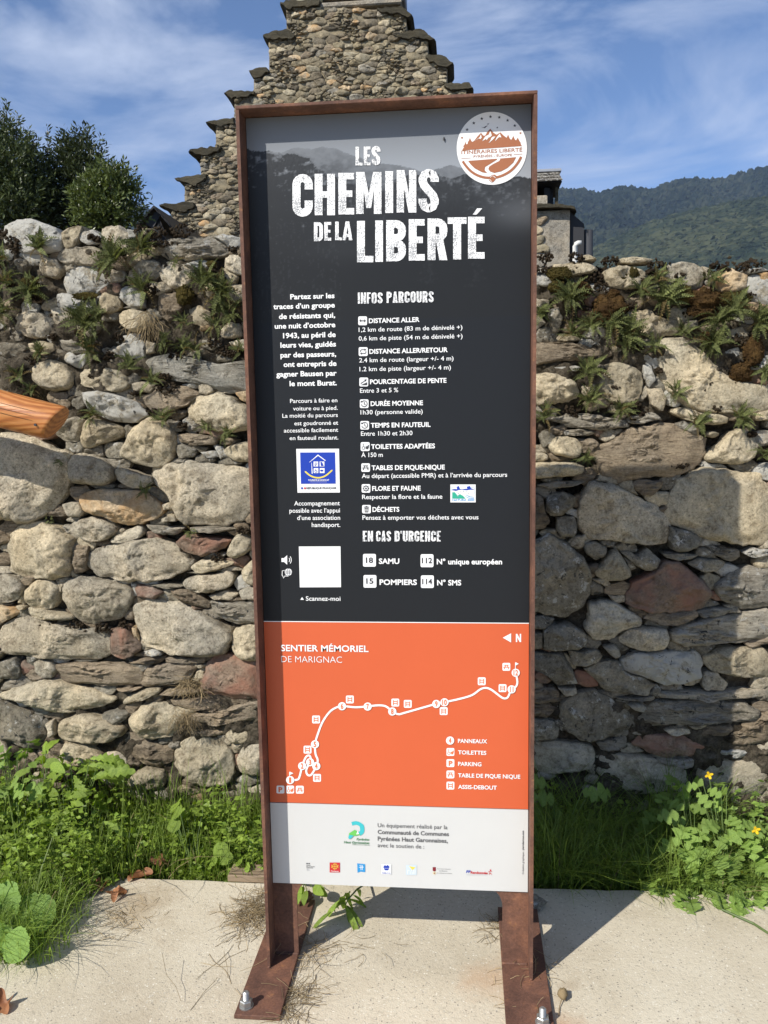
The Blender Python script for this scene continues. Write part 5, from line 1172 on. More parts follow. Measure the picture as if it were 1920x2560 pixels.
strands('dried_vetch', 1160, 510, 'C', 90, .04, .06, 'rust-coloured dried plant caught beside the dark reddish stone', .2)
strands('dried_vetch', 1120, 700, 'C', 70, .04, .06, 'thin dried tangle below the rust-coloured dried plant', .6)

# ---------------------------------------------------------------- log rail, at the left picture edge
def log_rail():
    yL = 0.66; a = at(142, 1058, yL); b = at(0, 1022, yL)
    d = (a-b)/np.linalg.norm(a-b); r = 0.060; e = empty('log_rail', (a[0]-.45, yL, 0), 'varnished round pine log end pointing at the wall, at the left picture edge', 'log')
    mb = MB(); n = 40; end = a-d*0.0; far = a-d*1.15; pts = []; v = []
    ax = Vector(d); s = ax.cross(Vector((0, 1, 0))).normalized(); u = Vector((0, 1, 0))
    L_ = [(-1.15, 1), (-.6, 1.0), (-.35, 1.0), (-.18, .995), (-.012, .985), (-.003, .955), (0.0, .90)]
    for q, k in L_:
        for i in range(n):
            w = 2*math.pi*i/n; rr = r*k*(1+.02*math.sin(2*w+q*5)+.012*math.sin(5*w)); cut = 0.022*math.sin(w) if q > -.1 else 0
            v.append(tuple(Vector(a)+ax*(q+cut)+s*math.sin(w)*rr+u*math.cos(w)*rr))
    m = len(L_); f = [(j*n+i, j*n+(i+1) % n, (j+1)*n+(i+1) % n, (j+1)*n+i) for j in range(m-1) for i in range(n)]+[tuple((m-1)*n+i for i in range(n))]
    o = wobj('rail', v, f, M['log'], e, True)
    o.data.polygons[len(f)-1].use_smooth = False
    k = at(88, 1062, yL-r-.001); kp = Vector(k); mb = MB(); mb.tube([kp+Vector((0, -.0016, 0)), kp+Vector((0, .006, 0))], .0042, 12); mb.obj('knot', M['dark'], e)
    mb = MB(); px = a[0]-1.02; mb.tube([(px, yL+.02, ZS), (px, yL+.02, 1.75)], .075, 24); mb.obj('post', M['log'], e, True)
    mb = MB()                                       # drying cracks
    for off, ln in ((.5, .55), (1.1, .3), (-.2, .4)):
        pts = [Vector(a)+ax*(-.05-q)+s*math.sin(2.75+off*.4+.02*math.sin(q*20))*(r*1.002)+u*math.cos(2.75+off*.4+.02*math.sin(q*20))*r*1.002 for q in np.linspace(0, ln, 12)]; mb.tube(pts, [.0002]+[.0006]*10+[.0002], 4)
    mb.obj('drying_crack', M['bark'], e)
log_rail()
# ---------------------------------------------------------------- mountains and forest
def hill_sheet(name, ridge, Yr, Yb, mat, nx=240, ny=60, seed=1, amp=.06, pw=1.0, drop=None):
    xs = np.linspace(ridge[0][0], ridge[-1][0], nx); ry = np.interp(xs, [p[0] for p in ridge], [p[1] for p in ridge]); V = []
    for x, y in zip(xs, ry):
        p = at(x, y, Yr); d = (p-CAMP)[:2]/(Yr-CAMP[1]); col = []
        for j in range(ny+12):
            t = j/(ny-1); Yp = Yb+(Yr-Yb)*t
            X = CAMP[0]+d[0]*(Yp-CAMP[1]); z = (p[2]+12)*(t**pw)-12 if t <= 1 else p[2]-(t-1)*p[2]*2.2
            col.append((X, Yp, z))
        V.append(col)
    V = np.array(V); P = V*np.array([1, 1, 0])/(Yr*.16); T = np.linspace(0, (ny+11)/(ny-1), ny+12); env = np.clip(np.sin(np.pi*np.clip(T, 0, 1)), 0, 1)[None]
    rdg = 1-abs(fbm(P*[1.6, .8, 1], seed, 4)); V[..., 2] += env*Yr*amp*(rdg-.55); n, m = V.shape[:2]; idx = np.arange(n*m).reshape(n, m)
    f = np.stack([idx[:-1, :-1], idx[1:, :-1], idx[1:, 1:], idx[:-1, 1:]], -1).reshape(-1, 4)
    tag(wobj(name, V.reshape(-1, 3), f.tolist(), mat, None, True), kind='structure'); return V
def forest_mat(name, a, b2, c2):
    m, n, b = new_mat(name); gi = n.nodes.new('ShaderNodeNewGeometry'); tc = n.nodes.new('ShaderNodeTexCoord'); x = noi(n, tc.outputs['Object'], .012, 4, .6)
    ad = nd(n, 'ShaderNodeMath', operation='MULTIPLY_ADD'); n.links.new(gi.outputs['Random Per Island'], ad.inputs[0]); ad.inputs[1].default_value = .35; n.links.new(x, ad.inputs[2])
    n.links.new(ramp(n, ad.outputs[0], [(.45, a), (.66, b2), (.88, c2)]), b.inputs['Base Color']); b.inputs['Roughness'].default_value = 1; b.inputs['Specular IOR Level'].default_value = 0
    return m
M['for1'] = forest_mat('conifer_forest', (.008, .013, .010), (.015, .022, .015), (.034, .040, .026)); M['for2'] = forest_mat('mixed_forest', (.018, .026, .016), (.032, .041, .024), (.06, .066, .036))
M['hill'] = plain('wooded_slope', (.008, .013, .007), 1, 0)
ico = None
def crowns(name, V, x_ok, n, size, mat, seed, label, conif):
    rs = np.random.RandomState(seed); nX, nY = V.shape[:2]; a = rs.rand(n)*(nX-1.01); b = rs.rand(n)*(nY-13) if nY > 20 else rs.rand(n)*(nY-1.01)
    b[:n//12] = nY-12.5-rs.rand(n//12)*.8
    i = a.astype(int); j = b.astype(int); fa = (a-i)[:, None]; fb = (b-j)[:, None]
    P = V[i, j]*(1-fa)*(1-fb)+V[i+1, j]*fa*(1-fb)+V[i, j+1]*(1-fa)*fb+V[i+1, j+1]*fa*fb
    D = P-CAMP; px = 960+F*(D@CR)/(D@CF); ok = x_ok(px); P = P[ok]; n = len(P)
    k = 7; rings = [(0, 1.0, -.3), (0, 1.15, .15), (0, .8, .6)] if not conif else [(0, 1.1, 0), (0, .95, .6), (0, .55, 1.15)]
    tv = []; 
    for q, r, z in rings: tv += [(r*math.cos(2*math.pi*t/k+z), r*math.sin(2*math.pi*t/k+z), z) for t in range(k)]
    tv.append((0, 0, .95 if not conif else 1.55)); tv = np.array(tv); tf = []
    for q in range(2): tf += [(q*k+t, q*k+(t+1) % k, (q+1)*k+(t+1) % k, (q+1)*k+t) for t in range(k)]
    tf += [(2*k+t, 2*k+(t+1) % k, 3*k, 3*k) for t in range(k)]
    s = size*rs.uniform(.6, 1.35, n); v = P[:, None]+tv[None]*s[:, None, None]*(1+.28*rs.uniform(-1, 1, (n, len(tv), 1))); v = v.reshape(-1, 3)
    f = (np.array(tf)[None]+(np.arange(n)*len(tv))[:, None, None]).reshape(-1, 4).tolist(); f = [q if q[2] != q[3] else q[:3] for q in f]
    tag(wobj(name, v, f, mat, None, False), label, 'forest', None, 'stuff')
ridge1 = [(-900, 500), (-300, 520), (150, 545), (260, 540), (315, 530), (335, 523), (350, 521), (372, 531), (420, 548), (600, 560), (900, 520), (1200, 490), (1403, 483), (1425, 482), (1457, 481), (1480, 489), (1497, 492), (1551, 476), (1588, 478), (1627, 487), (1660, 470), (1682, 464), (1729, 454), (1770, 458), (1805, 456), (1830, 449), (1855, 441), (1899, 430), (1940, 424), (2200, 400), (2900, 430)]
V1 = hill_sheet('mountain', [(x, y+3) for x, y in ridge1], 1500, 620, M['hill'], seed=4, amp=.045)
vis = lambda px: ((px > 1330) & (px < 2050)) | ((px > 180) & (px < 470))
crowns('forest_far', V1, vis, 46000, 5.6, M['for1'], 2, 'dark conifer forest covering the far mountain', True)
ridge2 = [(1380, 700), (1500, 625), (1600, 578), (1645, 561), (1700, 546), (1783, 525), (1860, 512), (1930, 503), (2100, 480), (2600, 450)]
V2 = hill_sheet('hillside', ridge2, 900, 430, M['hill'], 160, 50, seed=9, amp=.02)
crowns('forest_near', V2, vis, 26000, 4.6, M['for2'], 3, 'lighter green mixed forest on the nearer slope at right', False)
v = [(-3000, 60, ZS+.02), (3000, 60, ZS+.02), (3000, 640, ZS+.03), (-3000, 640, ZS+.03)]
hm, hn, hb = new_mat('haze'); hn.nodes.remove(hb); pv = nd(hn, 'ShaderNodeVolumePrincipled', {'Density': .00013, 'Color': (.52, .70, 1.0, 1)}); hn.links.new(pv.outputs[0], hn.nodes['Material Output'].inputs['Volume'])
mb = MB(); mb.box((-3800, -60, -1.2), (3800, 3800, 640)); tag(mb.obj('haze', hm), 'thin blue valley haze', 'haze', None, 'stuff')

# ---------------------------------------------------------------- stepped gable
GY = 12.0
gable = empty('stepped_gable', (at(870, 600, GY)[0], GY, ZS), 'tall crow-stepped rubble stone gable with slate slabs, rising behind the sign', 'gable')
gl = [(692, 22), (692, 175), (612, 175), (612, 325), (541, 325), (541, 440), (452, 440), (452, 578), (366, 578), (366, 700), (297, 700), (297, 828), (222, 828), (222, 955), (165, 955)]
gr_ = [(1245, 48), (1245, 170), (1345, 170), (1345, 282), (1435, 282), (1435, 400), (1520, 415), (1520, 540), (1605, 540), (1605, 670), (1680, 670), (1680, 800), (1740, 800), (1740, 930), (1785, 930)]
def G(x, y): p = at(*src('G', x, y), GY); return (p[0], p[2])
outl = [G(*p) for p in gl]; outr = [G(*p) for p in gr_]; gp = outl+[(outl[-1][0], ZS)]+[(outr[-1][0], ZS)]+outr[::-1]
gpa = np.array(gp); n = len(gp); vv = [(x, GY+.03, z) for x, z in gp]+[(x, GY+.55, z) for x, z in gp]
from mathutils.geometry import tessellate_polygon
tri = tessellate_polygon([[Vector((x, z, 0)) for x, z in gp]])
ff = [tuple(t) for t in tri]+[tuple(i+n for i in t)[::-1] for t in tri]+[(i, i+n, (i+1) % n+n, (i+1) % n) for i in range(n)]
M['gmort'] = stone_mat('gable_mortar', (.26, .235, .18), (.42, .385, .30), .6); M['ga'] = stone_mat('tan_rubble', (.28, .25, .18), (.46, .42, .32), .5); M['gb'] = stone_mat('brown_grey_rubble', (.17, .155, .125), (.33, .30, .245), .5); M['gc'] = stone_mat('pale_rubble', (.42, .39, .31), (.58, .54, .43), .4)
GMAT = ['ga', 'ga', 'gb', 'gb', 'gb', 'gmort', 'gmort', 'ga', 'gc', 'b', 's', 'gb', 'ga', 'gc', 'gmort']; wobj('rubble_core', vv, ff, M['gmort'], gable)
def gdens(x, z): return .056*(1+.75*math.sin(x*7.1+z*3)*math.sin(z*5.3)) if z > 2.3 else .20
ggx = np.arange(gpa[:, 0].min(), gpa[:, 0].max(), .02); ggz = np.arange(ZS, gpa[:, 1].max(), .02); A_, B_ = np.meshgrid(ggx, ggz); gm = inpoly(gp, A_, B_)
xs0, xs1 = at(600, 600, GY)[0]+.1, at(1330, 600, GY)[0]-.1; zs0 = at(960, 235, GY)[2]-.15
gm_v = gm & ~((A_ > xs0) & (A_ < xs1) & (B_ < zs0))
gs = []; rsg = np.random.RandomState(5)
for i, poly in enumerate(cells(gm_v, ggx, ggz, 2200, 2.6, rsg, gdens)):
    c = poly.mean(0); rm = np.linalg.norm(poly-c, axis=1).mean()
    if rm < .018 or rsg.rand() < .06: continue
    v, f, r = stone_geo(c+(poly-c)*1.05, rsg.uniform(.01, .07), 9000+i, rough=1.5, faceted=3, sm=0 if rsg.rand() < .6 else 2, N=16, RG=5, back=.03, box=3.4)
    v[:, 1] = GY+.02+v[:, 1]*1.1; gs.append((rm*rm*(1 if c[1] > 2.3 else .01), v, f, GMAT[rsg.randint(15)] if rsg.rand() < .965 else 'o'))
gs.sort(key=lambda q: -q[0])
for _, v, f, m_ in gs[:290]: wobj('stone', v, f, M[m_], gable, True)
joined('small_stones', gs[290:], gable, (0, GY, 3)); print('gable stones', len(gs))
def slab_geo(poly, y0, y1, seed):
    p = resample(poly, 56); p = p+.012*np.stack([vnoise(np.stack([p[:, 0]*24, p[:, 1]*24, p[:, 0]*0+seed], -1), 3), vnoise(np.stack([p[:, 0]*17, p[:, 1]*17, p[:, 0]*0+seed], -1), 4)], -1)*2
    ys = np.linspace(y0, y1, 9); c = p.mean(0); v = []; N = len(p)
    for i, y in enumerate(ys):
        k = 0.93 if i in (0, 8) else 1; dz = .02*vnoise(np.stack([p[:, 0]*6, p[:, 0]*0+y*5, p[:, 1]*6+seed], -1), 5); q = c+(p-c)*k; v += [(a, y+.02*float(dz[j])*20*(i == 0), b+dz[j]) for j, (a, b) in enumerate(q)]
    f = [(i*N+j, i*N+(j+1) % N, (i+1)*N+(j+1) % N, (i+1)*N+j) for i in range(8) for j in range(N)]+[tuple(range(N))[::-1], tuple(8*N+j for j in range(N))]
    return v, f
SL = [[(662, 30), (730, 8), (855, 5), (855, 40), (720, 70), (690, 68)], [(585, 190), (620, 160), (700, 138), (740, 190), (725, 215), (600, 218)], [(523, 335), (560, 322), (605, 318), (615, 345), (580, 388), (545, 390), (532, 360)], [(403, 440), (440, 425), (550, 420), (550, 450), (500, 480), (440, 484)],
 [(322, 575), (360, 560), (457, 550), (457, 600), (380, 612), (350, 600)], [(238, 710), (290, 685), (400, 678), (390, 705), (330, 740), (285, 738)], [(178, 838), (230, 815), (335, 805), (330, 840), (280, 892), (225, 875)], [(105, 955), (160, 940), (272, 928), (272, 980), (240, 1005), (160, 1000)],
 [(1105, 42), (1230, 38), (1258, 50), (1275, 95), (1262, 112), (1225, 92), (1115, 66)], [(1183, 180), (1250, 150), (1330, 140), (1352, 175), (1380, 222), (1345, 228), (1310, 200), (1230, 200)], [(1328, 265), (1380, 256), (1430, 262), (1445, 300), (1466, 328), (1440, 348), (1425, 350), (1350, 312)], [(1415, 400), (1480, 385), (1535, 392), (1552, 432), (1430, 438)],
 [(1500, 525), (1620, 520), (1640, 560), (1520, 560)], [(1580, 655), (1700, 650), (1720, 690), (1600, 690)], [(1650, 785), (1770, 780), (1790, 820), (1670, 820)]]
for i, s in enumerate(SL):
    tp = min(p[1] for p in s); s = [(x, tp+(y-tp)*(.62 if y-tp > 12 else 1)) for x, y in s]
    poly = np.array([G(*p) for p in s]); v, f = slab_geo(poly, GY-.06, GY+.7, i*3.3); a2 = np.sum(poly[:, 0]*np.roll(poly[:, 1], -1)-np.roll(poly[:, 0], -1)*poly[:, 1])
    wobj('coping_slab', v, [q[::-1] for q in f] if a2 > 0 else f, M['slab'], gable)
# stones carrying each slab's overhang, chimney base on top
def gbox(name, x0, y0, x1, y1, Ya, Yb, mat, parent=gable, bev=.02, t='G', Y=GY):
    a = at(*src(t, x0, y0), Y); b = at(*src(t, x1, y1), Y); m = MB(); m.box((min(a[0], b[0]), Ya, min(a[2], b[2])), (max(a[0], b[0]), Yb, max(a[2], b[2])), bev); return m.obj(name, M[mat], parent)
gbox('cement_cap', 850, 36, 1222, -14, GY+.01, GY+.6, 'cement'); gbox('chimney_base', 856, -15, 1200, -240, GY+.05, GY+.6, 'cement'); gbox('pale_block', 735, 6, 852, -90, GY+.02, GY+.4, 'creamblock')
gbox('flue_sheet', 1202, -14, 1236, -240, GY+.1, GY+.55, 'greymetal')
# roof behind the gable
zr = max(p[1] for p in gp); xm = (outl[0][0]+outr[0][0])/2; x_l, x_r = outl[-1][0]-.1, outr[-1][0]+.1; ze = outl[-1][1]-.6; zt = zr-.9
m = MB(); m.add([(x_l, GY+.6, ze), (xm, GY+.6, zt), (x_r, GY+.6, ze), (x_l, GY+9, ze), (xm, GY+9, zt), (x_r, GY+9, ze)], [(0, 1, 4, 3), (1, 2, 5, 4), (0, 2, 1), (3, 4, 5)]); m.obj('roof', M['slateroof'], gable)
m = MB(); m.box((x_l+.3, GY+.6, ZS), (x_r-.3, GY+8.8, ze-.01)); m.obj('house_body', M['gmort'], gable)

# ---------------------------------------------------------------- chimney to the right of the sign
KY = 9.0
def K(x, y, Y=KY): p = at(*src('K', x, y), Y); return (p[0], Y, p[2])
chim = empty('stone_chimney', (K(150, 700)[0], KY, ZS), 'rendered stone chimney with a little slate roof hood, just right of the sign', 'chimney')
zb = K(150, 705)[2]-1.5
def kbox(name, x0, y0, x1, y1, dy0, dy1, mat, bev=.012): return gbox(name, x0, y0, x1, y1, KY+dy0, KY+dy1, mat, chim, bev, 'K', KY)
a = K(-160, 395); b = K(290, 395); m = MB(); m.box((a[0], KY, ZS), (b[0], KY+1.15, b[2]-.003), .01); m.obj('stack', M['cement'], chim)
p = np.array([K(x, y)[::2] for x, y in [(-170, 400), (-170, 378), (80, 372), (250, 374), (320, 384), (336, 396), (338, 412), (300, 402), (200, 396), (80, 398)]]); v, f = slab_geo(p, KY-.12, KY+1.25, 4.4); wobj('cap_slab', v, f, M['slab'], chim)
w_ = [K(x, y) for x, y in ((293, 400), (335, 440), (392, 490), (400, 720), (293, 720))]; n5 = 5; wobj('dark_side_wall', [(x, KY+.06, z if i < 3 else ZS) for i, (x, y, z) in enumerate(w_)]+[(x, KY+.9, z if i < 3 else ZS) for i, (x, y, z) in enumerate(w_)], [tuple(range(5))[::-1], tuple(range(5, 10))]+[(i, i+5, (i+1) % 5+5, (i+1) % 5)[::-1] for i in range(5)], plain('dark_wall', (.035, .035, .038), .8), chim)  # one even near-black colour over the whole side wall
kbox('hood_post', 120, 225, 160, 374, .12, .2, 'blackroof'); kbox('hood_post', 196, 225, 214, 374, .1, .16, 'slab'); kbox('hood_back', -160, 240, 210, 374, .62, .7, 'blackroof'); kbox('hood_base', -160, 312, 132, 374, -.02, .5, 'cement'); kbox('hood_side', 160, 215, 190, 374, .3, .62, 'blackroof')
# hood roof of slates: ridge along x
rz, ez = K(0, 98)[2], K(0, 218)[2]; y_r, y_e = KY+.34, KY-.06; xr_, xl_ = K(232, 150)[0], K(-160, 150)[0]
m = MB(); m.add([(xl_, y_e, ez-.01), (xr_, y_e, ez-.01), (xr_, y_r, rz-.01), (xl_, y_r, rz-.01), (xl_, y_r+.4, ez-.01), (xr_, y_r+.4, ez-.01)], [(0, 1, 2, 3), (3, 2, 5, 4), (1, 5, 2), (0, 3, 4), (0, 4, 5, 1)]); m.obj('hood_roof', M['blackroof'], chim)
rk = random.Random(2)
for c_ in range(3):
    for k in range(9):
        x0 = xl_+(xr_-xl_)*(k-(.5 if c_ % 2 else 0))/8.5; x1 = min(x0+(xr_-xl_)/8.6, xr_+.004); x0 = max(x0, xl_)
        if x1-x0 < .02: continue
        t0, t1 = c_/3-.03, (c_+1)/3+.03; q = lambda t, o: (y_e+(y_r-y_e)*t-.0-o*.75, ez+(rz-ez)*t+o*.65); o1 = .022+rk.random()*.006; j = rk.uniform(-.01, .01)
        (ya, za), (yb, zb_) = q(t0+j, o1), q(t1, .006); v = [(x0+.002, ya, za), (x1-.002, ya, za), (x1-.002, yb, zb_), (x0+.002, yb, zb_)]; v += [(x, y+.006, z-.010) for x, y, z in v]
        wobj('slate', v, [(0, 1, 2, 3), (4, 7, 6, 5), (0, 4, 5, 1), (1, 5, 6, 2), (2, 6, 7, 3), (3, 7, 4, 0)], M['slateroof'], chim)
m = MB(); m.box((xl_, y_r-.06, rz-.005), (xr_+.03, y_r+.06, rz+.035), .008); m.obj('ridge_sheet', M['greymetal'], chim)
rk2 = np.random.RandomState(3)
kx = np.arange(K(-60, 0)[0], K(215, 0)[0], .012); kz = np.arange(K(0, 700)[2], K(0, 440)[2], .012); A_, B_ = np.meshgrid(kx, kz)
for i, poly in enumerate(cells(np.ones_like(A_, bool), kx, kz, 80, 1.6, rk2, lambda x, z: .085)):
    c = poly.mean(0)
    if c[0] > K(110, 0)[0] and rk2.rand() < .6: continue
    v, f, r = stone_geo(poly*.96+c*.04, .035, 12000+i, N=18, RG=4, sm=1, back=.02); v[:, 1] += KY-.003; wobj('stone', v, f, M[('gb', 'ga', 'c', 'b', 'g')[rk2.randint(5)]], chim, True)
a = K(325, 720, KY-.12); b = K(325, 652, KY-.12); c_ = K(332, 636, KY-.12); d = K(346, 629, KY-.12); e_ = K(368, 629, KY-.12)
m = MB(); rp = .030; m.tube([(a[0], a[1], ZS+.3), a, b, c_, d, e_], rp, 16); tag(m.obj('vent_pipe', M['pvc'], None, True), 'short white elbow vent pipe standing by the chimney right of the sign', 'pipe')
# half-round sheet trough
m = MB(); x0, x1 = K(392, 530)[0], K(462, 530)[0]; xc, rr = (x0+x1)/2, (x1-x0)/2; zt = K(0, 527)[2]; v = []; n = 14
for q, (z_, k) in enumerate(((zt, 1), (zt-.02, 1), (zt-.5, 1.08), (ZS, 1.3))):
    for j in range(n+1): a_ = math.pi*j/n; v.append((xc-rr*k*math.cos(a_)*1.0, KY-.05-rr*.8*math.sin(a_)+.2, z_-(.10*math.sin(a_) if q == 0 else 0)))
f = [(q*(n+1)+j, q*(n+1)+j+1, (q+1)*(n+1)+j+1, (q+1)*(n+1)+j) for q in range(3) for j in range(n)]
k = len(v); v += [(x, y+.012, z) for x, y, z in v]; f += [tuple(i+k for i in q)[::-1] for q in f]; f += [(j, j+k, j+1+k, j+1) for j in range(n)]; m.add(v, f); o = m.obj('metal_trough', plain('dark_sheet', (.07, .07, .075), .6), None, False); tag(o, 'dark curved sheet metal trough standing beside the chimney', 'trough')
# little black roof at left of the gable
SY = 8.6
def S(x, y, Y=SY): p = at(*src('S', x, y), Y); return (p[0], Y, p[2])
sh = empty('small_shed', (S(1080, 900)[0], SY, ZS), 'black pitched roof end of a small building seen above the wall, left of the gable', 'roof')
pk, le, ri = S(1082, 768), S(955, 905), S(1205, 912)
m = MB(); th = .03; L0, L1 = SY-.1, SY+2.4
for (ax_, az), (bx_, bz) in (((le[0], le[2]), (pk[0], pk[2])), ((pk[0], pk[2]), (ri[0], ri[2]))):
    m.add([(ax_, L0, az), (bx_, L0, bz), (bx_, L1, bz), (ax_, L1, az), (ax_, L0, az-th), (bx_, L0, bz-th), (bx_, L1, bz-th), (ax_, L1, az-th)], [(0, 1, 2, 3), (7, 6, 5, 4), (0, 4, 5, 1), (3, 2, 6, 7), (0, 3, 7, 4), (1, 5, 6, 2)])
m.obj('roof', M['blackroof'], sh)
m = MB(); w_ = (S(1110, 830)); m.add([(pk[0], SY-.02, pk[2]-.05), (S(1010, 890)[0], SY-.02, S(1010, 890)[2]), (S(1060, 905)[0], SY-.02, S(1060, 905)[2]-.02), (S(1115, 822)[0], SY-.02, S(1115, 822)[2])], [(0, 1, 2, 3)]); m.obj('gable_board', plain('grey_board', (.06, .06, .065), .5), sh)
m = MB(); m.add([(le[0]+.12, SY, le[2]-.05), (pk[0], SY, pk[2]-.06), (ri[0]-.12, SY, ri[2]-.05), (ri[0]-.12, SY, ZS), (le[0]+.12, SY, ZS), (le[0]+.12, L1-.1, le[2]-.05), (pk[0], L1-.1, pk[2]-.06), (ri[0]-.12, L1-.1, ri[2]-.05), (ri[0]-.12, L1-.1, ZS), (le[0]+.12, L1-.1, ZS)], [(4, 3, 2, 1, 0), (5, 6, 7, 8, 9), (0, 5, 9, 4), (2, 3, 8, 7)]); m.obj('wall', M['blackroof'], sh)

# ---------------------------------------------------------------- laurels behind the wall at left
LEAF = np.array([(0, 0, 0), (-.17, .45, .05), (0, .5, 0), (.17, .45, .05), (0, 1, -.04)]); LFF = [(0, 2, 1), (0, 3, 2), (1, 2, 4), (2, 3, 4)]
def leaf_cloud(n, pos, dirs, size, rs, flat=.6):
    """many small pointed leaves; pos (n,3), dirs (n,3)"""
    d = dirs/np.linalg.norm(dirs, axis=1)[:, None]; u = rs.normal(size=(n, 3)); u[:, 2] += flat; x = np.cross(d, u); x /= np.linalg.norm(x, axis=1)[:, None]+1e-9; z = np.cross(x, d)
    s = (size*rs.uniform(.65, 1.25, n))[:, None, None]; v = pos[:, None]+(LEAF[None, :, 0:1]*x[:, None]+LEAF[None, :, 1:2]*d[:, None]+LEAF[None, :, 2:3]*z[:, None])*s
    f = (np.array(LFF)[None]+(np.arange(n)*5)[:, None, None]).reshape(-1, 3).tolist(); return v.reshape(-1, 3), f
def laurel(name, Y, blobs, shoots, mat, label, seed, base, nsh=520):
    """blobs: photo-tile S circles (x, y, r px) giving where the crown stands at distance Y"""
    rs = np.random.RandomState(seed); sc_ = (Y-CAMP[1])/F/2.765; PP = []; DD = []; B = []
    for x, y, r in blobs:
        c = np.array(S(x, y, Y)); c[1] += rs.uniform(-.15, .2); B.append((c, r*sc_))
    tot = sum(r*r for _, r in B)
    tips = []
    for c, r in B:
        for k in range(int(nsh*r*r/tot)+1):
            d = rs.normal(size=3); d /= np.linalg.norm(d); d[1] = -abs(d[1]) if rs.rand() < .6 else d[1]; p = c+d*r*rs.uniform(.55, 1.02)*np.array([1, .8, 1]); tips.append((p, d*.6+np.array([0, 0, .75]), .22, 11))
        for k in range(int(nsh*.6*r*r/tot)): d = rs.normal(size=3); d /= np.linalg.norm(d); tips.append((c+d*r*rs.uniform(.1, .65), d+np.array([0, 0, .3]), .25, 8))
    for x0, y0, x1, y1 in shoots:
        a, b = np.array(S(x0, y0, Y)), np.array(S(x1, y1, Y)); a[1] += .05; tips.append((a, b-a, np.linalg.norm(b-a), int(np.linalg.norm(b-a)/.017)))
    for p, d, L_, nl in tips:
        d = np.array(d)/np.linalg.norm(d); t = np.linspace(0.05, 1, nl); q = p+d*L_*t[:, None]+rs.normal(size=(nl, 3))*.008; s = rs.normal(size=(nl, 3)); s -= (s@d)[:, None]*d; s /= np.linalg.norm(s, axis=1)[:, None]
        PP.append(q); DD.append(s*.75+d*.75)
    PP = np.concatenate(PP); DD = np.concatenate(DD); e = empty(name, base, label, 'shrub', 'laurel shrubs behind the wall'); v, f = leaf_cloud(len(PP), PP, DD, .060, rs); wobj('crown', v, f, M[mat], e, False)
    m = MB()
    for c, r in B: m.tube([base, (base[0]*.5+c[0]*.5, base[1]*.5+c[1]*.5, c[2]*.45), c], [.05, .03, .012], 7)
    for x0, y0, x1, y1 in shoots: m.tube([S(x0, y0, Y), S(x1, y1, Y)], [.006, .002], 5)
    m.obj('trunk', M['bark'], e, True)
laurel('laurel_shrub', 7.4, [(-60, 560, 190), (60, 420, 130), (110, 560, 150), (190, 640, 130), (60, 780, 190), (220, 800, 130), (40, 280, 70), (170, 430, 70), (-80, 330, 120), (215, 520, 70), (20, 900, 150), (180, 900, 130), (-120, 800, 150), (250, 860, 90)], [(48, 230, 45, 35), (30, 260, 25, 70), (112, 330, 118, 115), (190, 420, 187, 255), (235, 420, 232, 270), (20, 300, 5, 150), (75, 300, 72, 130), (150, 420, 145, 260), (250, 500, 262, 400), (-30, 260, -35, 60), (90, 330, 95, 200)], 'laurel', 'big dark laurel with tall pointed shoots at the left picture edge', 1, S(60, 900, 7.4)[:2]+(ZS,), 1000)
laurel('laurel_shrub', 7.7, [(400, 620, 130), (350, 740, 130), (330, 600, 60), (500, 450, 80), (600, 420, 75), (560, 560, 120), (620, 620, 90), (500, 760, 160), (640, 500, 50), (380, 880, 120), (520, 890, 120), (660, 870, 90), (560, 330, 22), (610, 340, 25), (505, 390, 25)], [(338, 560, 328, 215), (345, 520, 340, 330), (510, 380, 502, 315), (590, 370, 612, 285), (540, 380, 545, 320), (640, 400, 662, 355), (660, 500, 688, 470), (425, 440, 420, 370), (385, 520, 380, 450)], 'laurel', 'middle laurel with one thin shoot standing apart on its left side', 2, S(480, 900, 7.7)[:2]+(ZS,), 800)
laurel('laurel_shrub', 7.0, [(740, 690, 85), (800, 640, 70), (700, 780, 110), (810, 760, 95), (620, 820, 80), (830, 840, 70), (850, 700, 35), (700, 890, 90), (800, 890, 70), (735, 600, 30), (800, 585, 28)], [(800, 600, 803, 530), (715, 630, 712, 540), (745, 640, 742, 545), (840, 640, 858, 590), (850, 740, 888, 725), (850, 800, 905, 775), (835, 620, 835, 570)], 'laurell', 'smaller lighter green laurel on the right of the dark ones', 3, S(760, 900, 7.0)[:2]+(ZS,), 700)

# ---------------------------------------------------------------- grass and weeds between pavement and wall
def blades(name, n, sampler, hfun, mat, label, seed, wid=.0022, lean=.5):
    rs = np.random.RandomState(seed); P = sampler(n, rs); n = len(P); h = hfun(P, rs); a = rs.uniform(0, 2*np.pi, n); ln = rs.uniform(.15, 1, n)*lean; d = np.stack([np.cos(a), np.sin(a)-.35, 0*a], -1); w = np.stack([-np.sin(a), np.cos(a), 0*a], -1)*wid*rs.uniform(.6, 1.5, n)[:, None]
    V = []; K_ = 5
    for k in range(K_):
        t = k/(K_-1); c = P+d*(ln*h*t*t)[:, None]+np.array([0, 0, 1])*(h*(t-.25*ln*t*t))[:, None]; ww = w*(1-t)**.7+1e-5; V += [c-ww, c+ww]
    V = np.stack(V, 1); f = [(2*k, 2*k+1, 2*k+3, 2*k+2) for k in range(K_-1)]; F_ = (np.array(f)[None]+(np.arange(n)*2*K_)[:, None, None]).reshape(-1, 4).tolist()
    return tag(wobj(name, V.reshape(-1, 3), F_, M[mat], None, False), label, 'grass', None, 'stuff')
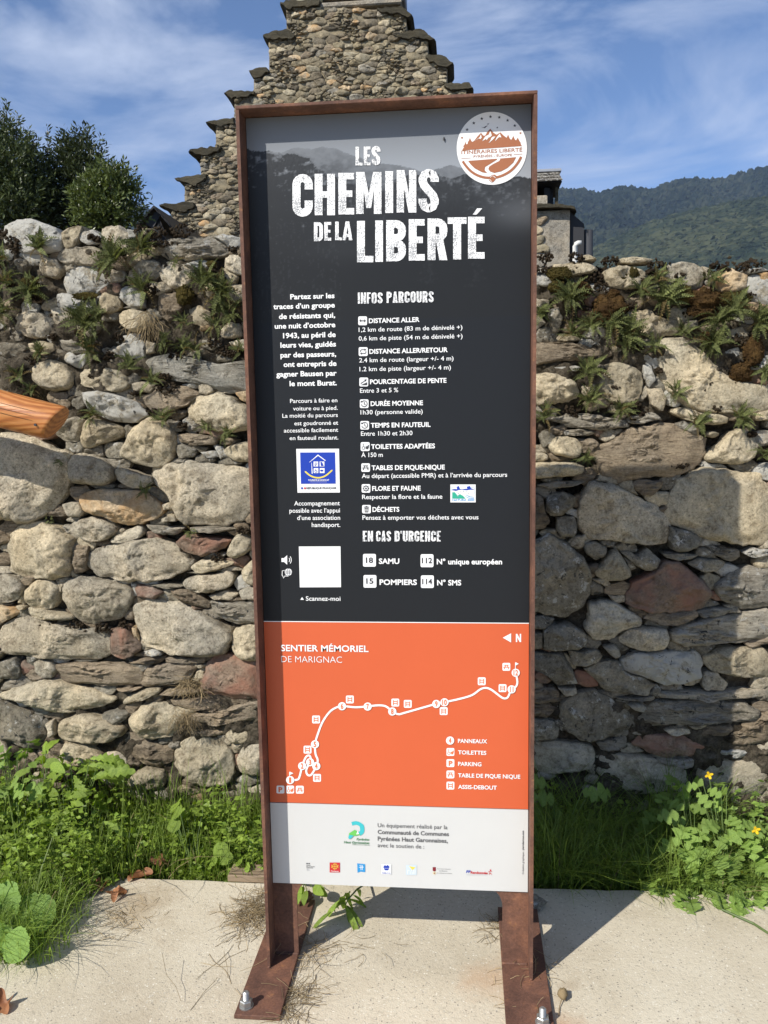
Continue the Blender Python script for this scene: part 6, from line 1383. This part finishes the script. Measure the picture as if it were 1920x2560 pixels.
def edge_left(x):                                   # how far the greenery creeps over the pavement
    return np.interp(x, [-2.7, -1.3, -1.08, -1.0, -.94, -.88, -.80, -.74, -.35, -.1, .3, .62, .9, 2.8], [-.25, -.04, .09, .18, .31, .39, .425, .435, .415, .42, .47, .47, .42, .36])
def strip(x0, x1, back=.87, bias=1.0):
    def s(n, rs):
        x = rs.uniform(x0, x1, n); y0 = edge_left(x); y = y0+(back-y0)*rs.rand(n)**bias; return np.stack([x, y, np.where(y < .41, 0.0, ZS+.005)], -1)
    return s
def hl(P, rs): return (.04+.15*rs.rand(len(P))**2.2+.06*np.clip((P[:, 1]-.4)/.4, 0, 1))*np.interp(P[:, 0], [-2, -.9, -.4, 0, .4, 1.0, 2], [1.2, 1.1, 1.0, .8, 1.05, 1.0, .9])
blades('grass', 11000, strip(-2.6, -.28, .86), hl, 'grass', 'green grass growing along the wall foot left of the sign', 1)
blades('grass', 6500, strip(-.28, .4, .86), lambda P, rs: .05+.09*rs.rand(len(P)), 'grass', 'short grass behind the sign legs', 2)
blades('grass', 6500, strip(.36, 1.05, .86), lambda P, rs: (.06+.24*rs.rand(len(P))**1.8)*(.7+.6*np.clip(.5+vnoise(P*7, 4), 0, 1)), 'grass', 'tall shaded grass along the wall foot right of the sign', 3, .0020, 1.1)
blades('grass', 5000, strip(1.0, 2.7, .86), hl, 'grass', 'grass along the wall foot at the far right', 4)
blades('grass', 80, strip(-1.3, -.3, .8), lambda P, rs: .18+.25*rs.rand(len(P)), 'grass', 'single tall grass blades in front of the wall at left', 6, .0022, .9)
blades('grass', 3200, lambda n, rs: np.stack([-1.32+.42*rs.beta(1.2, 2.2, n), rs.uniform(-.02, .22, n), np.zeros(n)], -1), lambda P, rs: .05+.14*rs.rand(len(P)), 'grass', 'long grass spilling over the pavement at the left', 8, .0015, 1.3)
def ground_cover(name, n, sampler, hfun, mat, label, seed, size):
    rs = np.random.RandomState(seed); P = sampler(n, rs); h = hfun(P, rs); nl = 12; pos = []; dr = []; h = h*(.6+.8*np.clip(.5+vnoise(P*9, 5), 0, 1)**1.5)*np.clip((P[:, 1]-edge_left(P[:, 0]))/.13+.15, .15, 1)
    for p, hh in zip(P, h):
        a = rs.uniform(0, 6.28, nl); z = rs.uniform(.15, 1, nl)*hh; tl = rs.normal(size=2)*.15*hh; q = np.stack([p[0]+tl[0]*z/hh+rs.normal(size=nl)*.008, p[1]+tl[1]*z/hh+rs.normal(size=nl)*.008, p[2]+z], -1); pos.append(q); dr.append(np.stack([np.cos(a), np.sin(a), rs.uniform(-.1, .5, nl)], -1))
    pos = np.concatenate(pos); dr = np.concatenate(dr); global LEAF, LFF; old = LEAF.copy(); LEAF[:, 0] *= 1.75; v, f = leaf_cloud(len(pos), pos, dr, size, rs, 1.6); LEAF[:] = old
    return tag(wobj(name, v, f, M[mat], None, False), label, 'weeds', None, 'stuff')
blades('dry_grass', 900, strip(-2.6, 2.7, .84), lambda P, rs: .05+.16*rs.rand(len(P)), 'straw', 'dry straw-coloured blades mixed into the grass at the wall foot', 31, .0016, 1.4)
ground_cover('ground_cover', 2300, strip(-2.6, -.25, .85), lambda P, rs: (.05+.16*rs.rand(len(P))*np.interp(P[:, 0], [-1.3, -.6, -.3], [1.5, .8, .8])), 'weed', 'mat of small leafy weeds left of the sign', 21, .024)
ground_cover('ground_cover', 260, strip(.4, 1.0, .85), lambda P, rs: .05+.12*rs.rand(len(P)), 'weed', 'small leafy weeds in the shade right of the sign', 22, .026)
ground_cover('ground_cover', 700, strip(1.0, 2.7, .85), lambda P, rs: .06+.14*rs.rand(len(P)), 'celandine', 'low leafy weeds at the far right wall foot', 23, .028)
LM = {}
def leafset(key, fn, mat, n=3, seg=22, fold=.2, bend=.5, curl=.2): LM[key] = [lm('leaf', leaf_geo(1, fn, seg, fold+.08*i, bend+.3*i, curl), mat) for i in range(n)]
leafset('dand', w_dand, 'weed', 3, 36, .25, .6, .2); leafset('cel', w_cel, 'celandine', 4, 40, .12, .35, .15); leafset('round', w_round, 'mallow', 2, 26, .12, .3, .08); leafset('oval', w_oval, 'weed', 3, 12, .15, .5, .1); leafset('long', w_long, 'weed', 3, 12, .3, .8, .1); leafset('rnd2', w_round, 'weed', 2, 18, .15, .3, .1)
def plant(name, root, leaves, key, label, size, cat='plant', group=None, stemr=.0014, face=(-.25, -.75, .75), stems=True):
    """leaves: points in space; a stem runs from the root to each leaf"""
    e = empty(name, root, label, cat, group); r = random.Random(int(abs(root[0])*1e4)); m = MB(); R0 = Vector(root)
    for p in leaves:
        p = Vector(p); d = p-R0; md = R0+d*.5+Vector((0, 0, d.length*.12)); st = p-d.normalized()*size*.1; m.tube([R0+Vector((r.uniform(-.01, .01), r.uniform(-.01, .01), 0)), md, st], [stemr*1.6, stemr, stemr*.8], 5, False)
        dd = Vector((d.x, d.y, 0)).normalized()*.9+Vector((r.uniform(-.5, .5), r.uniform(-.6, .1), r.uniform(-.35, .45))); s = size*r.uniform(.75, 1.25)
        place_leaf(r.choice(LM[key]), e, st-R0, dd, (face[0]+r.uniform(-.4, .4), face[1]+r.uniform(-.3, .3), face[2]), s, 'leaf')
    if stems: m.obj('stems', M['stem'], e, True)
    return e
def px_pts(t, lst, Yf): return [tuple(at(*src(t, x, y), Yf(x, y))) for x, y in lst]
# celandine on the right, in sun
rN = random.Random(9)
nleaf = [(1060, 170), (1110, 250), (1075, 330), (1210, 160), (1320, 175), (1335, 240), (1150, 360), (1230, 350), (1310, 350), (1250, 500), (1400, 430), (1130, 450), (1020, 540), (1350, 520), (1250, 600), (1120, 730), (1000, 740), (870, 830), (1110, 850), (970, 890), (1330, 790), (1180, 665), (1240, 660), (1440, 720), (1470, 860), (1560, 700), (1600, 640), (1500, 1030), (1440, 1060), (1590, 1040), (1040, 1030), (1120, 1050), (1340, 950), (1550, 530), (1620, 450), (1640, 820), (1600, 930), (1200, 780), (1500, 960), (1410, 800), (1060, 600), (1180, 560), (1450, 500), (1480, 610), (1380, 640), (1280, 730), (1530, 800), (1400, 930), (1230, 900), (1050, 930), (1450, 400), (1560, 380), (1500, 560), (1300, 430), (1180, 480), (1090, 420), (1660, 560), (1700, 700), (1720, 900), (1300, 860), (1150, 620), (1050, 800)]
def Yn(x, y): return float(np.interp(y, [100, 500, 900, 1080], [.66, .56, .45, .40]))+rN.uniform(-.05, .03)
rt = [ground(*src('N', 1150, 800), 0), ground(*src('N', 1400, 800), 0), ground(*src('N', 1620, 800), 0)]
groups = [[], [], []]
for x, y in nleaf: groups[0 if x < 1180 else 1 if x < 1440 else 2].append((x, y))
for i, lab in enumerate(['celandine plant nearest the shadow edge, with the tallest leafy stem', 'celandine plant amid the sunny clump, with its top yellow flower against the dark wall', 'celandine plant at the right picture edge with two yellow flowers']):
    X_ = at(*src('N', (1150, 1360, 1600)[i], 850), .58)[0]; e = plant('celandine_plant', (X_, .58, ZS), [tuple(np.maximum(q, (-9, -9, .012))) for q in px_pts('N', groups[i]+[(x+rN.uniform(-50, 50), y+rN.uniform(-45, 45)) for x, y in groups[i][::2]], Yn)], 'cel', lab, .066, 'plant', 'yellow-flowered celandine plants on the right')
    fl_ = [[], [(1250, 103)], [(1575, 483), (1482, 790)]][i]
    for x, y in fl_:
        p = at(*src('N', x, y), .50 if y > 300 else .62); m = MB()
        for k in range(4):
            a = math.pi/2*k+.4; u = Vector((math.cos(a), -.25, math.sin(a))); w = Vector((-math.sin(a), 0, math.cos(a))); c = Vector(p)
            m.add([c, c+u*.006-w*.0045, c+u*.0125-w*.003, c+u*.0135, c+u*.0125+w*.003, c+u*.006+w*.0045], [(0, 1, 2, 3, 4, 5)])
        m.obj('flower', M['yellow'], e); m = MB(); m.tube([tuple(world_loc(e)), tuple(Vector(p)*.6+world_loc(e)*.4+Vector((0, 0, .03))), tuple(Vector(p)+Vector((0, .003, 0)))], [.002, .0014, .001], 5); m.obj('flower_stalk', M['stem'], e)
plant('celandine_plant', (.86, .74, ZS), px_pts('N', [(1000, 100), (960, 210), (1010, 300), (900, 330), (880, 560), (930, 500), (1040, 210), (860, 420)], lambda x, y: .72), 'cel', 'shaded celandine against the wall, left of the sunny clump', .075, 'plant')
plant('leafy_weed', (.50, .74, ZS), px_pts('N', [(120, 150), (180, 260), (90, 330), (230, 350), (380, 200), (420, 230), (140, 430), (60, 240)], lambda x, y: .74), 'cel', 'dark leafy weed deep in the shade right beside the sign frame', .08, 'plant')
# weeds left
def Yv(x, y): return float(np.interp(y, [0, 300, 700, 900], [.74, .64, .50, .44]))+rN.uniform(-.04, .03)
for lst, key, size, lab, rx_, yy in [
 ([(110, 60), (60, 100), (150, 170), (90, 200), (20, 130), (170, 240), (50, 250), (130, 20), (20, 30)], 'cel', .075, 'tall leafy weed in front of the wall at the left picture edge', 90, .66),
 ([(280, 30), (260, 90), (310, 110), (250, 150), (330, 60), (300, 170), (235, 110)], 'oval', .07, 'upright weed with a pale top leaf, standing clear against the wall stones', 280, .68),
 ([(600, 105), (540, 110), (480, 130), (430, 110), (400, 150), (510, 170), (560, 190), (450, 170)], 'dand', .13, 'spreading weed with long toothed leaves before a big cream stone', 470, .66),
 ([(130, 420), (160, 380), (100, 480), (60, 400), (190, 460), (110, 350), (140, 520)], 'dand', .11, 'dandelion-like rosette low at the left edge above the grass', 120, .55),
 ([(330, 540), (290, 500), (370, 480), (280, 590), (360, 580), (310, 620)], 'dand', .14, 'weed with one large toothed leaf in the middle of the left greenery', 330, .5),
 ([(510, 300), (500, 420), (560, 350), (590, 450), (530, 500), (620, 400), (650, 470), (460, 460)], 'dand', .10, 'toothed-leaved weed right of the large-leaved one', 550, .55),
 ([(1110, 450), (1080, 500), (1190, 430), (1180, 600), (1220, 650), (1130, 570), (1290, 750), (1100, 420)], 'rnd2', .045, 'weed with round pale leaves between grass, left of the sign', 1160, .5),
 ([(1470, 690), (1510, 780), (1440, 770), (1390, 640), (1530, 660), (1560, 590)], 'rnd2', .042, 'weed with heart-shaped leaves touching the left sign leg', 1480, .48),
 ([(740, 560), (700, 620), (780, 640), (660, 560), (820, 690), (720, 700)], 'oval', .05, 'small bushy weed above the fallen dead leaves', 740, .46),
 ([(400, 380), (420, 300), (350, 330), (450, 350), (380, 260)], 'oval', .055, 'light green weed behind the large toothed leaf', 400, .6)]:
    X_ = at(*src('V', rx_, 500), yy)[0]; plant('leafy_weed', (X_, yy, ZS if yy > .42 else 0), [tuple(np.maximum(q, (-9, -9, .02))) for q in px_pts('V', lst+[(x+rN.uniform(-60, 60), y+rN.uniform(-50, 60)) for x, y in lst], Yv)], key, lab, size)
# large round leaves, lower left corner
e = empty('mallow_plant', tuple(ground(*src('V', 60, 1090), 0)), 'plant with big round bright green leaves in the lower left corner', 'plant')
R0 = world_loc(e); m = MB()
for (x, y, s, up, rot) in [(195, 1040, .125, (-.3, -.5, .8), (.9, .05, .12)), (28, 960, .105, (-.2, -.7, .7), (-.2, .3, .9)), (95, 1225, .085, (-.1, -.9, .5), (.4, -.5, -.4)), (-30, 1190, .09, (-.3, -.6, .8), (-.6, -.4, 0)), (-40, 1050, .11, (-.2, -.5, .8), (-.9, .1, .3))]:
    g = ground(*src('V', x, y), 0); dist = .07 if y < 1000 else .05; cc = CAMP+(g-CAMP)*(1-dist); d = Vector(rot).normalized(); b = Vector(cc)-d*s*.5; place_leaf(LM['round'][0], e, b-R0, rot, up, (s*1.05, s, s), 'leaf'); m.tube([R0, (R0+b)*.5+Vector((0, 0, .02)), b], [.0026, .002, .0018], 6)
m.obj('stems', M['stem'], e, True)
# sprig with long leaves under the sign
e = empty('willow_sprig', tuple(ground(*src(6, 700, 60), 0)), 'drooping sprig with narrow leaves under the sign between its legs', 'plant'); R0 = world_loc(e); m = MB(); base = R0
def g6(x, y, h): p = ground(*src(6, x, y), 0); return Vector(CAMP+(p-CAMP)*(1-h/CAMP[2]))
path = [base+Vector((0, .02, 0)), g6(640, 85, .06), g6(600, 130, .07), g6(585, 160, .055)]; m.tube(path, [.003, .0028, .0022, .0015], 6); m.obj('stems', M['stem'], e, True)
for (x0, y0, x1, y1, h) in [(600, 125, 440, 200, .05), (590, 150, 480, 150, .06), (590, 130, 495, 130, .07), (585, 165, 655, 290, .04), (590, 160, 668, 245, .04), (600, 120, 510, 65, .08), (620, 110, 700, 150, .04), (590, 170, 600, 230, .03), (520, 190, 415, 260, .03), (610, 100, 560, 75, .08), (640, 90, 660, 60, .07), (600, 130, 700, 155, .03)]:
    a, b = g6(x0, y0, h), g6(x1, y1, h*.6); place_leaf(rN.choice(LM['long']), e, a-R0, b-a, (0, -.5, .9), (b-a).length*1.05, 'leaf')
e = plant('leafy_weed', tuple(ground(*src(6, 380, 55), 0)), [tuple(g6(x, y, .05)) for x, y in [(400, 90), (430, 75), (385, 70), (360, 60), (440, 60)]], 'oval', 'small green leaf cluster just behind the left sign leg', .05)

# ---------------------------------------------------------------- dead leaves, board, rock, straw, seed head
def dead_leaf(t, x, y, s, seed, label, tall=.6):
    g = ground(*src(t, x, y), 0); r = np.random.RandomState(seed); n = 15; u, w = np.meshgrid(np.linspace(-1, 1, n), np.linspace(-1, 1, n)); rr = np.sqrt(u*u+w*w); th = np.arctan2(w, u); k = (.78+.22*np.cos(5*th+seed))/np.maximum(1e-6, np.maximum(abs(u), abs(w)))*rr/np.maximum(rr, 1e-6)*1.0
    sq = np.maximum(abs(u), abs(w)); q = np.where(rr > 0, sq/np.maximum(rr, 1e-6), 1)*(.8+.2*np.cos(5*th+seed)); X = u*q*s; Y_ = w*q*s*.8
    P = np.stack([X*26, Y_*26, 0*X+seed], -1); Z = s*(.28+.55*fbm(P, seed, 3)*tall+.5*tall*sq**2*(1+np.sin(3*th+seed))*.6); Z = np.maximum(Z, .002); a = r.uniform(0, 6.28)
    v = np.stack([g[0]+X*math.cos(a)-Y_*math.sin(a), g[1]+X*math.sin(a)+Y_*math.cos(a), Z], -1).reshape(-1, 3); idx = np.arange(n*n).reshape(n, n); f = np.stack([idx[:-1, :-1], idx[:-1, 1:], idx[1:, 1:], idx[1:, :-1]], -1).reshape(-1, 4).tolist()
    tag(wobj('dead_leaf', v, f, M['deadleaf'], None, True), label, 'dead leaf', 'dead leaves at the edge of the concrete')
dead_leaf('V', 850, 815, .042, 3, 'large orange-brown curled dead leaf at the edge of the grass', .9); dead_leaf('V', 965, 745, .036, 8, 'curled dead leaf lying in the grass right of the largest one', .8); dead_leaf('V', 615, 890, .032, 5, 'grey-brown dead leaf half under the grass, leftmost of the group', .8); dead_leaf('V', 715, 935, .036, 12, 'reddish dead leaf on the concrete in front of the group', .8); dead_leaf('V', 10, 1610, .036, 6, 'dark red dead leaf in the bottom left corner', 1.0)
a, b = ground(*src('V', 1390, 845), 0), ground(*src('V', 1680, 835), 0)
m = MB(); m.box((a[0], a[1], .002), (b[0]+.04, a[1]+.07, .024), .002); m.obj('board', M['plank']); tag(bpy.data.objects['board'], 'short weathered wooden board lying behind the left sign leg', 'board')
def rock(t, x, y, r, seed, mat, label):
    g = ground(*src(t, x, y), 0); v, f = blob((g[0], g[1]+.01, r*.45), r, seed, (1, .8, .62), 16, 10, .3); m = MB(); m.add(v, f); tag(m.obj('rock', M[mat]), label, 'rock')
rock(6, 385, 150, .026, 4, 'r', 'brown broken stone chip behind the left sign leg'); rock(6, 1500, 180, .03, 9, 'd', 'dark lump at the rear bolt behind the right sign leg')  # the second is a dark lump where the rear bolt sits
def straw(x, y, t, n, sx, sy, seed, label, L_=.06):
    g = ground(*src(t, x, y), 0); r = random.Random(seed); m = MB()
    for k in range(n):
        p = Vector((g[0]+r.gauss(0, sx), g[1]+r.gauss(0, sy), r.uniform(.001, .012))); a = r.uniform(0, 6.28); d = Vector((math.cos(a), math.sin(a), r.uniform(-.1, .25))); pts = [p]
        for i in range(4): d = (d+Vector((r.uniform(-.5, .5), r.uniform(-.5, .5), r.uniform(-.2, .12)))).normalized(); q = pts[-1]+d*L_*r.uniform(.1, .4); q.z = max(q.z, .0012); pts.append(q)
        m.tube(pts, .0006, 3, False)
    tag(m.obj('straw', M['straw']), label, 'dry grass', None, 'stuff')
straw(150, 200, 6, 330, .035, .05, 1, 'heap of dry cut grass left of the left sign leg'); straw(420, 400, 6, 60, .04, .04, 2, 'dry grass scattered by the left base plate'); straw(340, 640, 6, 120, .018, .05, 3, 'dry grass against the right side of the left base plate'); straw(1420, 600, 6, 26, .03, .05, 4, 'dry grass strands on the right base plate', .05); straw(1325, 290, 6, 50, .02, .03, 5, 'dry grass beside the right leg'); straw(1500, 480, 6, 35, .03, .02, 6, 'dry grass behind the right base plate'); straw(700, 1080, 'V', 90, .07, .05, 7, 'dry debris on the concrete near the dead leaves', .035); straw(1380, 1450, 'V', 9, .05, .05, 8, 'thin dry stalks on the concrete left of the base plate', .12); straw(600, 350, 6, 14, .05, .03, 9, 'thin dry strands between the sign legs')
g = ground(*src('N', 240, 1650), 0); e = empty('dry_seed_head', tuple(g), 'papery dry seed head on its stalk, right of the right base plate', 'seed head'); m = MB(); v, f = blob((g[0], g[1], .013), .014, 3, (.8, 1.3, .8), 12, 8, .25); m.add(v, f); m.obj('pod', M['straw'], e, True); m = MB(); m.tube([(g[0]-.004, g[1]-.012, .008), (g[0]-.012, g[1]-.035, .004), (g[0]-.016, g[1]-.062, .003)], .0012, 5); m.obj('stalk', M['straw'], e)
a, b, c_ = ground(*src('N', 1340, 1060), 0), ground(*src('N', 1560, 1150), 0), ground(*src('N', 1750, 1270), 0); m = MB(); m.tube([tuple(a+[0, .05, .03]), tuple(a+[0, 0, .012]), tuple(b+[0, 0, .008]), tuple(c_+[0, 0, .006])], [.002, .003, .0035, .003], 7); tag(m.obj('fallen_stem', M['stem']), 'pale green stem lying on the concrete at the right edge', 'stem')
p = at(*src(1, 1125, 270), DEP); e = empty('fly', (p[0], DEP-.003, p[2]), 'small dark winged insect sitting on the top of the black panel', 'insect'); m = MB(); v, f = blob((p[0]+.001, DEP-.003, p[2]-.001), .0026, 2, (.8, .7, 1.7), 10, 7, .08); m.add(v, f); m.obj('body', M['dark'], e, True)
for s in (-1, 1): m = MB(); m.add([(p[0], DEP-.004, p[2]+.001), (p[0]-s*.002-.004, DEP-.005, p[2]+.003+s*.003), (p[0]-s*.004-.003, DEP-.005, p[2]+.001+s*.006)], [(0, 1, 2)]); m.obj('wing', M['gk'], e)
